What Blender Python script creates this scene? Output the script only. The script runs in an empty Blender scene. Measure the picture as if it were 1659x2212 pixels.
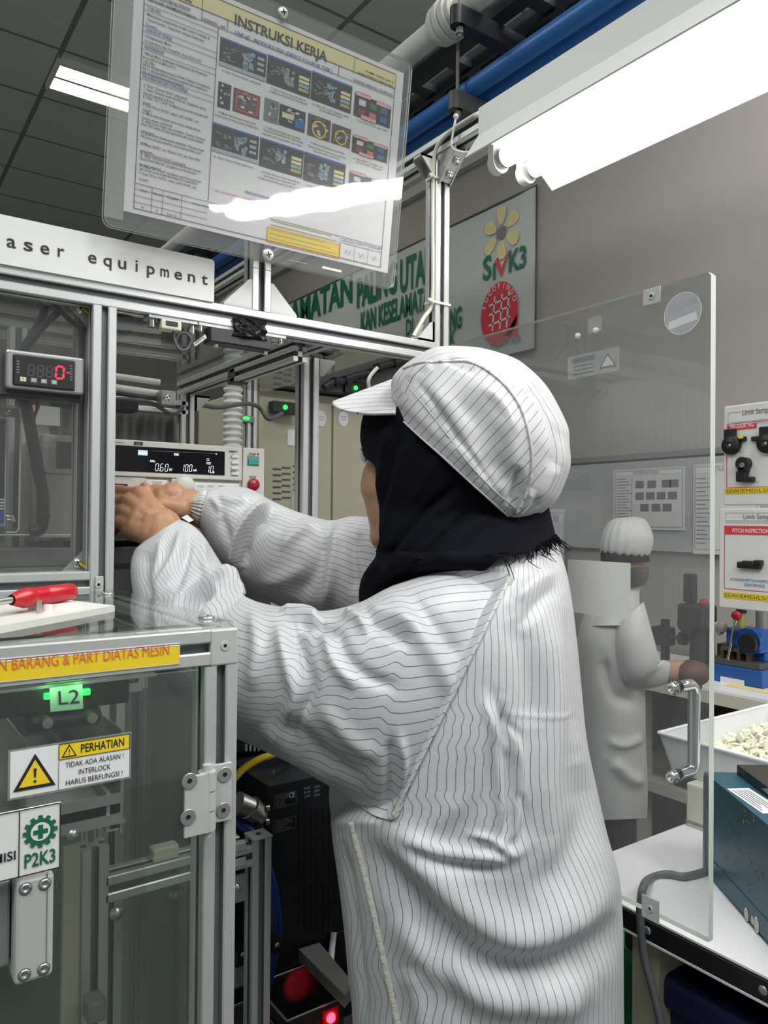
import bpy, bmesh, math, random
import numpy as np
from mathutils import Vector, Matrix
from mathutils.bvhtree import BVHTree

random.seed(7)
rng = np.random.default_rng(7)
SC = bpy.context.scene
COL = SC.collection

# ------------------------------------------------------------------ camera
CX, CY, FPX = 829.5, 1106.0, 1645.9
YAW, PIT, ROL = math.radians(35.208), math.radians(0.5554), math.radians(0.4842)
CAM = Vector((0.0, 0.0, 1.35))
FW = Vector((math.sin(YAW) * math.cos(PIT), math.cos(YAW) * math.cos(PIT), math.sin(PIT)))
_r = Vector((math.cos(YAW), -math.sin(YAW), 0.0))
_u = _r.cross(FW)
RT = math.cos(ROL) * _r + math.sin(ROL) * _u
UP = -math.sin(ROL) * _r + math.cos(ROL) * _u
cam_data = bpy.data.cameras.new('camera')
cam_data.sensor_fit = 'VERTICAL'
cam_data.sensor_height = 36.0
cam_data.lens = 36.0 * FPX / 2212.0
cam_data.clip_start = 0.05
cam = bpy.data.objects.new('camera', cam_data)
COL.objects.link(cam)
M3 = Matrix((RT, UP, -FW)).transposed()
cam.matrix_world = Matrix.Translation(CAM) @ M3.to_4x4()
SC.camera = cam

# ------------------------------------------------------------------ world, lights, exposure
W = bpy.data.worlds.new('room_air')
SC.world = W
W.use_nodes = True
W.node_tree.nodes['Background'].inputs[0].default_value = (0.84, 0.86, 0.87, 1)
W.node_tree.nodes['Background'].inputs[1].default_value = 0.24
SC.view_settings.view_transform = 'Standard'
SC.view_settings.look = 'None'
SC.view_settings.gamma = 1.0
SC.view_settings.use_curve_mapping = False
SC.view_settings.exposure = 0.22
SC.cycles.use_denoising = True
SC.cycles.max_bounces = 10
SC.cycles.transparent_max_bounces = 24
SC.cycles.diffuse_bounces = 4
SC.cycles.caustics_reflective = False
SC.cycles.caustics_refractive = False
SC.cycles.sample_clamp_indirect = 4.0
TUBE_STRENGTH = 22.0
CEIL_STRENGTH = 9.0


def area(name, loc, size, power, color=(1, 1, 1), rot=(0, 0, 0), sy=None):
    d = bpy.data.lights.new(name, 'AREA')
    d.energy = power
    d.color = color
    d.size = size
    if sy:
        d.shape = 'RECTANGLE'
        d.size_y = sy
    o = bpy.data.objects.new(name, d)
    COL.objects.link(o)
    o.location = loc
    o.rotation_euler = rot
    return o


# ceiling troffers of the room, outside the frame
area('ceiling_lamp', (-1.0, -0.6, 3.9), 1.2, 62, (0.97, 1.0, 0.98), sy=1.2)
area('ceiling_lamp', (0.9, -1.8, 3.9), 1.2, 62, (0.97, 1.0, 0.98), sy=1.2)
area('ceiling_lamp', (1.9, 1.0, 3.9), 1.2, 28, (1.0, 0.97, 0.93), sy=0.5)
area('ceiling_lamp', (-0.4, 3.0, 3.9), 1.2, 30, (0.97, 1.0, 0.98), sy=0.6)

# lamp over the wall bench, right of the frame
area('bench_lamp', (2.62, 0.35, 1.98), 0.12, 11, (1.0, 0.97, 0.92), sy=1.2)

# ------------------------------------------------------------------ picture geometry helpers


def ray(u, v):
    return FW + ((u - CX) / FPX) * RT - ((v - CY) / FPX) * UP


def at(u, v, d):
    return CAM + ray(u, v) * d


def onX(u, v, x):
    d = ray(u, v)
    return CAM + d * (x / d.x)


def onY(u, v, y):
    d = ray(u, v)
    return CAM + d * (y / d.y)


def onZ(u, v, z):
    d = ray(u, v)
    return CAM + d * ((z - CAM.z) / d.z)


FWn, RTn, UPn, CAMn = (np.array(x) for x in (FW, RT, UP, CAM))


def proj_np(P):
    q = P - CAMn
    D = q @ FWn
    return CX + FPX * (q @ RTn) / D, CY - FPX * (q @ UPn) / D, D


# ------------------------------------------------------------------ materials
MATS = {}


def pm(name, col, rough=0.5, metal=0.0, spec=0.5, emit=None, es=0.0, bump=None, noise=None, trans=0.0, sheen=0.0, sss=0.0):
    m = bpy.data.materials.new(name)
    m.use_nodes = True
    nt = m.node_tree
    b = nt.nodes['Principled BSDF']
    b.inputs['Base Color'].default_value = (*col, 1)
    b.inputs['Roughness'].default_value = rough
    b.inputs['Metallic'].default_value = metal
    b.inputs['Specular IOR Level'].default_value = spec
    if emit:
        b.inputs['Emission Color'].default_value = (*emit, 1)
        b.inputs['Emission Strength'].default_value = es
    if trans:
        b.inputs['Transmission Weight'].default_value = trans
    if sheen:
        b.inputs['Sheen Weight'].default_value = sheen
    if sss:
        b.inputs['Subsurface Weight'].default_value = sss
        b.inputs['Subsurface Radius'].default_value = (0.012, 0.005, 0.003)
        b.inputs['Subsurface Scale'].default_value = 0.6
    if noise:  # (scale, amount): mottles the base colour
        tc = nt.nodes.new('ShaderNodeTexCoord')
        n = nt.nodes.new('ShaderNodeTexNoise')
        n.inputs['Scale'].default_value = noise[0]
        n.inputs['Detail'].default_value = 4
        nt.links.new(tc.outputs['Object'], n.inputs['Vector'])
        mx = nt.nodes.new('ShaderNodeMix')
        mx.data_type = 'RGBA'
        mx.inputs[6].default_value = (*[c * (1 - noise[1]) for c in col], 1)
        mx.inputs[7].default_value = (*[min(1, c * (1 + noise[1])) for c in col], 1)
        nt.links.new(n.outputs['Fac'], mx.inputs[0])
        nt.links.new(mx.outputs[2], b.inputs['Base Color'])
    if bump:  # (scale, strength)
        tc = nt.nodes.new('ShaderNodeTexCoord')
        n = nt.nodes.new('ShaderNodeTexNoise')
        n.inputs['Scale'].default_value = bump[0]
        n.inputs['Detail'].default_value = 5
        nt.links.new(tc.outputs['Object'], n.inputs['Vector'])
        bp_ = nt.nodes.new('ShaderNodeBump')
        bp_.inputs['Strength'].default_value = bump[1]
        bp_.inputs['Distance'].default_value = 0.01
        nt.links.new(n.outputs['Fac'], bp_.inputs['Height'])
        nt.links.new(bp_.outputs['Normal'], b.inputs['Normal'])
    MATS[name] = m
    return m


def acrylic(name, tint=(0.95, 0.97, 0.95), haze=0.04, rough=0.02, hazecol=(0.8, 0.82, 0.8), bump=0.0, refl=1.0):
    m = bpy.data.materials.new(name)
    m.use_nodes = True
    nt = m.node_tree
    nt.nodes.clear()
    out = nt.nodes.new('ShaderNodeOutputMaterial')
    tr = nt.nodes.new('ShaderNodeBsdfTransparent')
    tr.inputs[0].default_value = (*tint, 1)
    gl = nt.nodes.new('ShaderNodeBsdfGlossy')
    gl.inputs['Roughness'].default_value = rough
    df = nt.nodes.new('ShaderNodeBsdfDiffuse')
    df.inputs[0].default_value = (*hazecol, 1)
    fr = nt.nodes.new('ShaderNodeFresnel')
    ge = nt.nodes.new('ShaderNodeNewGeometry')
    io = nt.nodes.new('ShaderNodeMapRange')   # same reflectance on entering and on leaving the sheet
    io.inputs['To Min'].default_value = 1.49
    io.inputs['To Max'].default_value = 1 / 1.49
    nt.links.new(ge.outputs['Backfacing'], io.inputs['Value'])
    nt.links.new(io.outputs['Result'], fr.inputs['IOR'])
    if bump:
        tc = nt.nodes.new('ShaderNodeTexCoord')
        n = nt.nodes.new('ShaderNodeTexNoise')
        n.inputs['Scale'].default_value = 9
        nt.links.new(tc.outputs['Object'], n.inputs['Vector'])
        bp_ = nt.nodes.new('ShaderNodeBump')
        bp_.inputs['Strength'].default_value = bump
        bp_.inputs['Distance'].default_value = 0.01
        nt.links.new(n.outputs['Fac'], bp_.inputs['Height'])
        nt.links.new(bp_.outputs['Normal'], gl.inputs['Normal'])
    mul = nt.nodes.new('ShaderNodeMath')
    mul.operation = 'MULTIPLY'
    mul.inputs[1].default_value = refl
    nt.links.new(fr.outputs[0], mul.inputs[0])
    m1 = nt.nodes.new('ShaderNodeMixShader')
    m1.inputs[0].default_value = haze
    nt.links.new(tr.outputs[0], m1.inputs[1])
    nt.links.new(df.outputs[0], m1.inputs[2])
    m2 = nt.nodes.new('ShaderNodeMixShader')
    nt.links.new(mul.outputs[0], m2.inputs[0])
    nt.links.new(m1.outputs[0], m2.inputs[1])
    nt.links.new(gl.outputs[0], m2.inputs[2])
    nt.links.new(m2.outputs[0], out.inputs[0])
    MATS[name] = m
    return m


def striped(name, base, line, width, rough=0.5, bump=0.05):
    """woven cloth with conductive pin stripes along the UV v direction"""
    m = pm(name, base, rough, sheen=0.15, bump=(220, bump))
    nt = m.node_tree
    b = nt.nodes['Principled BSDF']
    uv = nt.nodes.new('ShaderNodeUVMap')
    sp = nt.nodes.new('ShaderNodeSeparateXYZ')
    nt.links.new(uv.outputs[0], sp.inputs[0])
    fr = nt.nodes.new('ShaderNodeMath')
    fr.operation = 'FRACT'
    nt.links.new(sp.outputs[0], fr.inputs[0])
    lt = nt.nodes.new('ShaderNodeMath')
    lt.operation = 'LESS_THAN'
    lt.inputs[1].default_value = width
    nt.links.new(fr.outputs[0], lt.inputs[0])
    mx = nt.nodes.new('ShaderNodeMix')
    mx.data_type = 'RGBA'
    mx.inputs[6].default_value = (*base, 1)
    mx.inputs[7].default_value = (*line, 1)
    nt.links.new(lt.outputs[0], mx.inputs[0])
    nt.links.new(mx.outputs[2], b.inputs['Base Color'])
    return m


pm('alu', (0.66, 0.67, 0.66), 0.38, 0.55, bump=(300, 0.02))
pm('alu_cast', (0.56, 0.57, 0.55), 0.5, 0.3)
pm('alu_slot', (0.22, 0.23, 0.23), 0.5, 0.4)
pm('steel', (0.60, 0.60, 0.58), 0.28, 0.9)
pm('chrome', (0.82, 0.82, 0.82), 0.08, 1.0)
pm('sheet_steel', (0.42, 0.42, 0.41), 0.38, 0.7, bump=(60, 0.03))
pm('black', (0.012, 0.012, 0.014), 0.45)
pm('black_gloss', (0.010, 0.010, 0.012), 0.12)
pm('black_text', (0.015, 0.015, 0.02), 0.6)
pm('navy_black', (0.010, 0.014, 0.022), 0.5, bump=(150, 0.05))
pm('navy_deep', (0.004, 0.006, 0.010), 0.6)
pm('tape', (0.006, 0.006, 0.007), 0.25, spec=0.08)
pm('white_paint', (0.76, 0.76, 0.74), 0.45)
pm('white_sign', (0.78, 0.78, 0.76), 0.4)
pm('white_plastic', (0.78, 0.77, 0.72), 0.35)
pm('cream', (0.70, 0.68, 0.56), 0.5)
pm('work_red', (0.11, 0.042, 0.036), 0.6)
pm('beige', (0.44, 0.42, 0.31), 0.55, noise=(3, 0.06))
pm('ivory_panel', (0.64, 0.63, 0.58), 0.45)
pm('paper', (0.80, 0.80, 0.80), 0.6)
pm('paper_dim', (0.72, 0.72, 0.72), 0.6)
pm('yellow', (0.86, 0.62, 0.02), 0.5)
pm('yellow_pale', (0.80, 0.72, 0.36), 0.6)
pm('orange_text', (0.72, 0.16, 0.06), 0.6)
pm('red', (0.46, 0.008, 0.018), 0.3)
pm('red_print', (0.72, 0.05, 0.08), 0.5)
pm('red_dark', (0.35, 0.01, 0.02), 0.35)
pm('green_print', (0.01, 0.17, 0.11), 0.5)
pm('green_logo', (0.012, 0.13, 0.07), 0.5)
pm('teal', (0.03, 0.32, 0.26), 0.4)
pm('blue_print', (0.05, 0.10, 0.38), 0.6)
pm('blue_pipe', (0.02, 0.13, 0.40), 0.4)
pm('blue_paint', (0.012, 0.09, 0.36), 0.35)
pm('blue_cable', (0.01, 0.05, 0.30), 0.4)
pm('blue_bin', (0.006, 0.008, 0.06), 0.5)
pm('teal_paint', (0.018, 0.085, 0.125), 0.42, noise=(14, 0.10), bump=(500, 0.03))
pm('grey_mid', (0.20, 0.20, 0.20), 0.5)
pm('grey_dark', (0.07, 0.075, 0.075), 0.5)
pm('grey_line', (0.25, 0.25, 0.26), 0.6)
pm('grey_key', (0.32, 0.33, 0.34), 0.4)
pm('grey_print', (0.45, 0.46, 0.48), 0.6)
pm('tray_grey', (0.035, 0.037, 0.036), 0.6)
pm('insulation', (0.62, 0.63, 0.58), 0.8, bump=(40, 0.3))
pm('skin', (0.44, 0.235, 0.135), 0.42, sss=0.15, bump=(260, 0.10), noise=(30, 0.06))
pm('skin_face', (0.46, 0.25, 0.155), 0.5, sss=0.12)
pm('hair', (0.01, 0.009, 0.009), 0.5)
pm('scarf', (0.0045, 0.005, 0.009), 0.95, spec=0.15, bump=(900, 0.15))
pm('table_white', (0.88, 0.87, 0.89), 0.3)
pm('wall_paint', (0.42, 0.395, 0.37), 0.75, noise=(1.2, 0.04))
pm('floor_vinyl', (0.045, 0.072, 0.058), 0.35, noise=(5, 0.06))
pm('dusty_bin', (0.03, 0.03, 0.032), 0.6)
pm('tube_light', (1, 1, 1), 0.3, emit=(1.0, 0.985, 0.97), es=TUBE_STRENGTH)
pm('ceiling_light_glow', (1, 1, 1), 0.3, emit=(1.0, 0.97, 0.72), es=CEIL_STRENGTH)
pm('green_led', (0.1, 0.9, 0.2), 0.3, emit=(0.005, 1.0, 0.055), es=2.6)
pm('red_led', (0.9, 0.1, 0.1), 0.3, emit=(1.0, 0.02, 0.04), es=9)
pm('red_digit', (0.5, 0.02, 0.03), 0.3, emit=(1.0, 0.03, 0.07), es=1.3)
pm('lcd_digit', (0.6, 0.65, 0.8), 0.3, emit=(0.80, 0.88, 1.0), es=0.9)
pm('lcd_tag', (0.3, 0.4, 0.8), 0.3, emit=(0.35, 0.48, 0.95), es=0.8)
pm('flap_steel', (0.30, 0.30, 0.29), 0.42, 0.5)
pm('banner_cloth', (0.60, 0.64, 0.64), 0.6, bump=(2.2, 0.6))
pm('brown', (0.10, 0.07, 0.055), 0.6)
pm('green_bag', (0.01, 0.22, 0.07), 0.5)
pm('natural_parts', (0.82, 0.80, 0.66), 0.4)
pm('tray_milk', (0.80, 0.82, 0.83), 0.35)
pm('door_edge', (0.66, 0.72, 0.63), 0.3, emit=(0.62, 0.68, 0.58), es=0.0)
pm('rubber_grey', (0.09, 0.095, 0.105), 0.45)
pm('cream_cable', (0.72, 0.68, 0.60), 0.5)
pm('label_gold', (0.50, 0.42, 0.10), 0.5)
acrylic('acrylic', haze=0.02)
acrylic('acrylic_door', tint=(0.86, 0.87, 0.87), haze=0.05, hazecol=(0.75, 0.74, 0.73))
acrylic('acrylic_smoke', tint=(0.84, 0.85, 0.84), haze=0.055, hazecol=(0.6, 0.6, 0.58))
acrylic('acrylic_holder', tint=(0.95, 0.95, 0.95), haze=0.05, rough=0.035, bump=0.12, refl=1.1)
acrylic('acrylic_film', tint=(0.9, 0.9, 0.88), haze=0.25, rough=0.08)
acrylic('frost', tint=(0.7, 0.72, 0.75), haze=0.5, hazecol=(0.72, 0.74, 0.82))
striped('coat', (0.60, 0.60, 0.62), (0.155, 0.155, 0.18), 0.085, 0.42)
striped('cap_cloth', (0.575, 0.57, 0.58), (0.155, 0.15, 0.17), 0.085, 0.42)
pm('coat_plain', (0.60, 0.595, 0.585), 0.5, sheen=0.1, bump=(90, 0.12))
pm('piping', (0.58, 0.56, 0.50), 0.5, bump=(200, 0.3))
pm('cap_plain', (0.60, 0.59, 0.57), 0.6, bump=(60, 0.15))

# ceiling tiles: dark joints every 0.6 m
_ct = pm('ceiling_tile', (0.62, 0.66, 0.61), 0.8)
_nt = _ct.node_tree
_tc = _nt.nodes.new('ShaderNodeTexCoord')
_sp = _nt.nodes.new('ShaderNodeSeparateXYZ')
_nt.links.new(_tc.outputs['Object'], _sp.inputs[0])
_prev = None
for k, (ax, off, wd) in enumerate(((0, 0.985, 0.030), (1, 4.668, 0.022))):
    a_ = _nt.nodes.new('ShaderNodeMath'); a_.operation = 'SUBTRACT'; a_.inputs[1].default_value = off - 12 * 0.6 - wd / 2
    _nt.links.new(_sp.outputs[ax], a_.inputs[0])
    d_ = _nt.nodes.new('ShaderNodeMath'); d_.operation = 'DIVIDE'; d_.inputs[1].default_value = 0.6 if ax else 1.2
    _nt.links.new(a_.outputs[0], d_.inputs[0])
    f_ = _nt.nodes.new('ShaderNodeMath'); f_.operation = 'FRACT'
    _nt.links.new(d_.outputs[0], f_.inputs[0])
    l_ = _nt.nodes.new('ShaderNodeMath'); l_.operation = 'LESS_THAN'; l_.inputs[1].default_value = wd / (0.6 if ax else 1.2)
    _nt.links.new(f_.outputs[0], l_.inputs[0])
    if _prev:
        x_ = _nt.nodes.new('ShaderNodeMath'); x_.operation = 'MAXIMUM'
        _nt.links.new(_prev.outputs[0], x_.inputs[0]); _nt.links.new(l_.outputs[0], x_.inputs[1])
        _prev = x_
    else:
        _prev = l_
_mx = _nt.nodes.new('ShaderNodeMix'); _mx.data_type = 'RGBA'
_mx.inputs[6].default_value = (0.62, 0.66, 0.61, 1); _mx.inputs[7].default_value = (0.22, 0.235, 0.22, 1)
_nt.links.new(_prev.outputs[0], _mx.inputs[0])
_nt.links.new(_mx.outputs[2], _nt.nodes['Principled BSDF'].inputs['Base Color'])

# ------------------------------------------------------------------ mesh builder
OFF = {}


class MB:
    def __init__(self):
        self.v, self.f, self.m, self.s = [], [], [], []
        self.mi = 0
        self.sm = False

    def use(self, i, smooth=None):
        self.mi = i
        if smooth is not None:
            self.sm = smooth
        return self

    def add(self, vs, fs, smooth=None):
        o = len(self.v)
        self.v += [Vector(p) for p in vs]
        for f in fs:
            self.f.append([i + o for i in f])
            self.m.append(self.mi)
            self.s.append(self.sm if smooth is None else smooth)
        return self

    def obox(self, c, ax, h):
        c = Vector(c)
        a = [Vector(x) * k for x, k in zip(ax, h)]
        vs = [c + sx * a[0] + sy * a[1] + sz * a[2] for sz in (-1, 1) for sy in (-1, 1) for sx in (-1, 1)]
        return self.add(vs, [(0, 2, 3, 1), (4, 5, 7, 6), (0, 1, 5, 4), (2, 6, 7, 3), (0, 4, 6, 2), (1, 3, 7, 5)], False)

    def box(self, lo, hi):
        lo, hi = Vector(lo), Vector(hi)
        return self.obox((lo + hi) / 2, ((1, 0, 0), (0, 1, 0), (0, 0, 1)), (hi - lo) / 2)

    def bbox(self, lo, hi, r=0.002):
        """box with chamfered edges"""
        bm = bmesh.new()
        bmesh.ops.create_cube(bm, size=1)
        lo, hi = Vector(lo), Vector(hi)
        for v in bm.verts:
            v.co = Vector([lo[i] if v.co[i] < 0 else hi[i] for i in range(3)])
        bmesh.ops.bevel(bm, geom=bm.edges[:], offset=r, segments=2, affect='EDGES', profile=0.5)
        bm.verts.index_update()
        self.add([v.co.copy() for v in bm.verts], [[v.index for v in f.verts] for f in bm.faces], False)
        bm.free()
        return self

    def cyl(self, p0, p1, r0, r1=None, n=20, caps=True, smooth=True):
        p0, p1 = Vector(p0), Vector(p1)
        r1 = r0 if r1 is None else r1
        d = (p1 - p0).normalized()
        a = d.orthogonal().normalized()
        b = d.cross(a)
        vs, fs = [], []
        for p, r in ((p0, r0), (p1, r1)):
            for k in range(n):
                t = 2 * math.pi * k / n
                vs.append(p + a * (r * math.cos(t)) + b * (r * math.sin(t)))
        for k in range(n):
            fs.append((k, (k + 1) % n, n + (k + 1) % n, n + k))
        self.add(vs, fs, smooth)
        if caps:
            self.add(vs[:n], [list(range(n))[::-1]], False)
            self.add(vs[n:], [list(range(n))], False)
        return self

    def tube(self, pts, r, n=10, smooth=True, caps=True, sub=0):
        pts = [Vector(p) for p in pts]
        if sub:
            pts = crv(pts, sub)
        m = len(pts)
        rs = r if isinstance(r, (list, tuple)) else [r] * m
        if len(rs) != m:
            rs = [np.interp(i / (m - 1), np.linspace(0, 1, len(rs)), rs) for i in range(m)]
        vs, fs = [], []
        prev = None
        for i, p in enumerate(pts):
            d = (pts[min(i + 1, m - 1)] - pts[max(i - 1, 0)]).normalized()
            if prev is None:
                a = d.orthogonal().normalized()
            else:
                a = (prev - d * prev.dot(d)).normalized()
            prev = a
            b = d.cross(a)
            for k in range(n):
                t = 2 * math.pi * k / n
                vs.append(p + a * (rs[i] * math.cos(t)) + b * (rs[i] * math.sin(t)))
        for i in range(m - 1):
            for k in range(n):
                fs.append((i * n + k, i * n + (k + 1) % n, (i + 1) * n + (k + 1) % n, (i + 1) * n + k))
        self.add(vs, fs, smooth)
        if caps:
            self.add(vs[:n], [list(range(n))[::-1]], False)
            self.add(vs[-n:], [list(range(n))], False)
        return self

    def ball(self, c, r, n=12, sc=(1, 1, 1)):
        c = Vector(c)
        vs, fs = [], []
        for i in range(n + 1):
            ph = math.pi * i / n
            for k in range(2 * n):
                t = math.pi * k / n
                vs.append(c + Vector((r * sc[0] * math.sin(ph) * math.cos(t), r * sc[1] * math.sin(ph) * math.sin(t), r * sc[2] * math.cos(ph))))
        for i in range(n):
            for k in range(2 * n):
                fs.append((i * 2 * n + k, (i + 1) * 2 * n + k, (i + 1) * 2 * n + (k + 1) % (2 * n), i * 2 * n + (k + 1) % (2 * n)))
        return self.add(vs, fs, True)

    def prism(self, poly, o, ax, ay, az, h):
        """2-D polygon in the frame (o, ax, ay), extruded by h along az"""
        o, ax, ay, az = Vector(o), Vector(ax), Vector(ay), Vector(az)
        n = len(poly)
        vs = [o + ax * p[0] + ay * p[1] for p in poly] + [o + ax * p[0] + ay * p[1] + az * h for p in poly]
        fs = [list(range(n))[::-1], list(range(n, 2 * n))]
        fs += [(k, (k + 1) % n, n + (k + 1) % n, n + k) for k in range(n)]
        return self.add(vs, fs, False)

    def lathe(self, c, ax, prof, n=24, smooth=True):
        """prof: (radius, height along ax) pairs"""
        c, ax = Vector(c), Vector(ax).normalized()
        a = ax.orthogonal().normalized()
        b = ax.cross(a)
        vs, fs = [], []
        for r, h in prof:
            for k in range(n):
                t = 2 * math.pi * k / n
                vs.append(c + ax * h + a * (r * math.cos(t)) + b * (r * math.sin(t)))
        for i in range(len(prof) - 1):
            for k in range(n):
                fs.append((i * n + k, i * n + (k + 1) % n, (i + 1) * n + (k + 1) % n, (i + 1) * n + k))
        return self.add(vs, fs, smooth)

    def quad(self, a, b, c, d):
        return self.add([a, b, c, d], [(0, 1, 2, 3)], False)

    def build(self, name, mats, parent=None, kind=None):
        off = Vector(OFF.get(parent.name, (0, 0, 0))) if parent else Vector((0, 0, 0))
        me = bpy.data.meshes.new(name)
        base = off
        if parent is None:   # a thing of its own: origin at its base
            xs = [p.x for p in self.v]; ys = [p.y for p in self.v]; zs = [p.z for p in self.v]
            base = Vector(((min(xs) + max(xs)) / 2, (min(ys) + max(ys)) / 2, min(zs)))
        me.from_pydata([p - base for p in self.v], [], self.f)
        mats = mats if isinstance(mats, (list, tuple)) else [mats]
        for k in mats:
            me.materials.append(MATS[k])
        me.polygons.foreach_set('material_index', self.m)
        me.polygons.foreach_set('use_smooth', self.s)
        me.update()
        o = bpy.data.objects.new(name, me)
        COL.objects.link(o)
        if parent:
            o.parent = parent
        else:
            o.location = base
        OFF[o.name] = base
        if kind:
            o['kind'] = kind
        return o


def crv(pts, sub=8):
    """Catmull-Rom through the points"""
    pts = [Vector(p) for p in pts]
    out = []
    for i in range(len(pts) - 1):
        p0, p1, p2, p3 = pts[max(i - 1, 0)], pts[i], pts[i + 1], pts[min(i + 2, len(pts) - 1)]
        for k in range(sub):
            t = k / sub
            out.append(0.5 * ((2 * p1) + (p2 - p0) * t + (2 * p0 - 5 * p1 + 4 * p2 - p3) * t * t + (3 * p1 - p0 - 3 * p2 + p3) * t ** 3))
    out.append(pts[-1])
    return out


def tag(o, label, cat, group=None, kind=None):
    o['label'] = label
    o['category'] = cat
    if group:
        o['group'] = group
    if kind:
        o['kind'] = kind
    return o


def thing(name, loc, label, cat, group=None):
    o = bpy.data.objects.new(name, None)
    o.empty_display_size = 0.05
    COL.objects.link(o)
    o.location = loc
    OFF[o.name] = Vector(loc)
    return tag(o, label, cat, group)


X3, Y3, Z3 = Vector((1, 0, 0)), Vector((0, 1, 0)), Vector((0, 0, 1))

# ------------------------------------------------------------------ lettering
_TX = {}


def text_polys(s, bold=0.0, mono=False):
    key = (s, bold)
    if key in _TX:
        return _TX[key]
    cu = bpy.data.curves.new('t', 'FONT')
    cu.body = s
    cu.size = 1.0
    cu.offset = bold
    cu.resolution_u = 3
    o = bpy.data.objects.new('t', cu)
    COL.objects.link(o)
    dg = bpy.context.evaluated_depsgraph_get()
    me = o.evaluated_get(dg).to_mesh()
    vs = [(v.co.x, v.co.y) for v in me.vertices]
    fs = [list(p.vertices) for p in me.polygons]
    o.evaluated_get(dg).to_mesh_clear()
    bpy.data.objects.remove(o)
    bpy.data.curves.remove(cu)
    _TX[key] = (vs, fs)
    return vs, fs


def put_text(mb, s, o, ax, ay, size, width=None, align='L', bold=0.0, mirror=False):
    """letters of cap height ~0.7*size standing at o along ax; width stretches the line to that length"""
    vs, fs = text_polys(s, bold)
    if not vs:
        return mb
    o, ax, ay = Vector(o), Vector(ax).normalized(), Vector(ay).normalized()
    x0 = min(p[0] for p in vs)
    x1 = max(p[0] for p in vs)
    sx = size
    if width:
        sx = width / (x1 - x0)
    dx = -x0 * sx
    if align == 'C':
        dx = -(x0 + x1) / 2 * sx
    elif align == 'R':
        dx = -x1 * sx
    mb.add([o + ax * (p[0] * sx + dx) + ay * (p[1] * size) for p in vs], fs, False)
    return mb


class Print:
    """flat printing on a plane: frame (o, ax, ay) with normal n towards the reader"""

    def __init__(self, o, ax, ay, n=None, lift=0.0004):
        self.o, self.ax, self.ay = Vector(o), Vector(ax).normalized(), Vector(ay).normalized()
        self.n = Vector(n).normalized() if n else self.ax.cross(self.ay).normalized()
        self.mb = MB()
        self.mats = []
        self.lift = lift

    def mat(self, m):
        if m not in self.mats:
            self.mats.append(m)
        self.mb.mi = self.mats.index(m)

    def p(self, x, y, l=1):
        return self.o + self.ax * x + self.ay * y + self.n * (self.lift * l)

    def rect(self, x0, y0, x1, y1, m, l=1):
        self.mat(m)
        self.mb.quad(self.p(x0, y0, l), self.p(x1, y0, l), self.p(x1, y1, l), self.p(x0, y1, l))

    def poly(self, pts, m, l=1):
        self.mat(m)
        self.mb.add([self.p(x, y, l) for x, y in pts], [list(range(len(pts)))], False)

    def line(self, x0, y0, x1, y1, w, m, l=2):
        d = Vector((x1 - x0, y1 - y0, 0)).normalized() * (w / 2)
        self.poly([(x0 - d.y, y0 + d.x), (x0 + d.y, y0 - d.x), (x1 + d.y, y1 - d.x), (x1 - d.y, y1 + d.x)], m, l)

    def frame(self, x0, y0, x1, y1, w, m, l=2):
        for a in ((x0, y0, x1, y0), (x1, y0, x1, y1), (x1, y1, x0, y1), (x0, y1, x0, y0)):
            self.line(*a, w, m, l)

    def disc(self, x, y, r, m, l=1, n=32, r2=None, a0=0.0, a1=2 * math.pi, ey=1.0):
        self.mat(m)
        if r2 is None:
            self.poly([(x + r * math.cos(2 * math.pi * k / n), y + ey * r * math.sin(2 * math.pi * k / n)) for k in range(n)], m, l)
        else:
            vs, fs = [], []
            for k in range(n + 1):
                t = a0 + (a1 - a0) * k / n
                vs += [self.p(x + r * math.cos(t), y + ey * r * math.sin(t), l), self.p(x + r2 * math.cos(t), y + ey * r2 * math.sin(t), l)]
            for k in range(n):
                fs.append((2 * k, 2 * k + 2, 2 * k + 3, 2 * k + 1))
            self.mb.add(vs, fs, False)

    def text(self, s, x, y, size, m, width=None, align='L', bold=0.0, l=2, ax=None, ay=None):
        self.mat(m)
        put_text(self.mb, s, self.p(x, y, l), ax or self.ax, ay or self.ay, size, width, align, bold)

    def build(self, name, parent):
        return self.mb.build(name, self.mats, parent)


def screw(mb, c, n, r=0.005, h=0.003, hexr=0.45, mi_head=0, mi_hole=1):
    """button-head socket screw"""
    c, n = Vector(c), Vector(n).normalized()
    mb.use(mi_head)
    mb.lathe(c, n, [(r, 0), (r, h * 0.7), (r * 0.94, h), (r * hexr, h), (r * hexr, h * 0.3)], 22, smooth=False)
    mb.use(mi_hole)
    mb.cyl(c + n * (h * 0.25), c + n * (h * 0.3), r * hexr, n=6, smooth=False)
    mb.use(mi_head)


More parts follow.
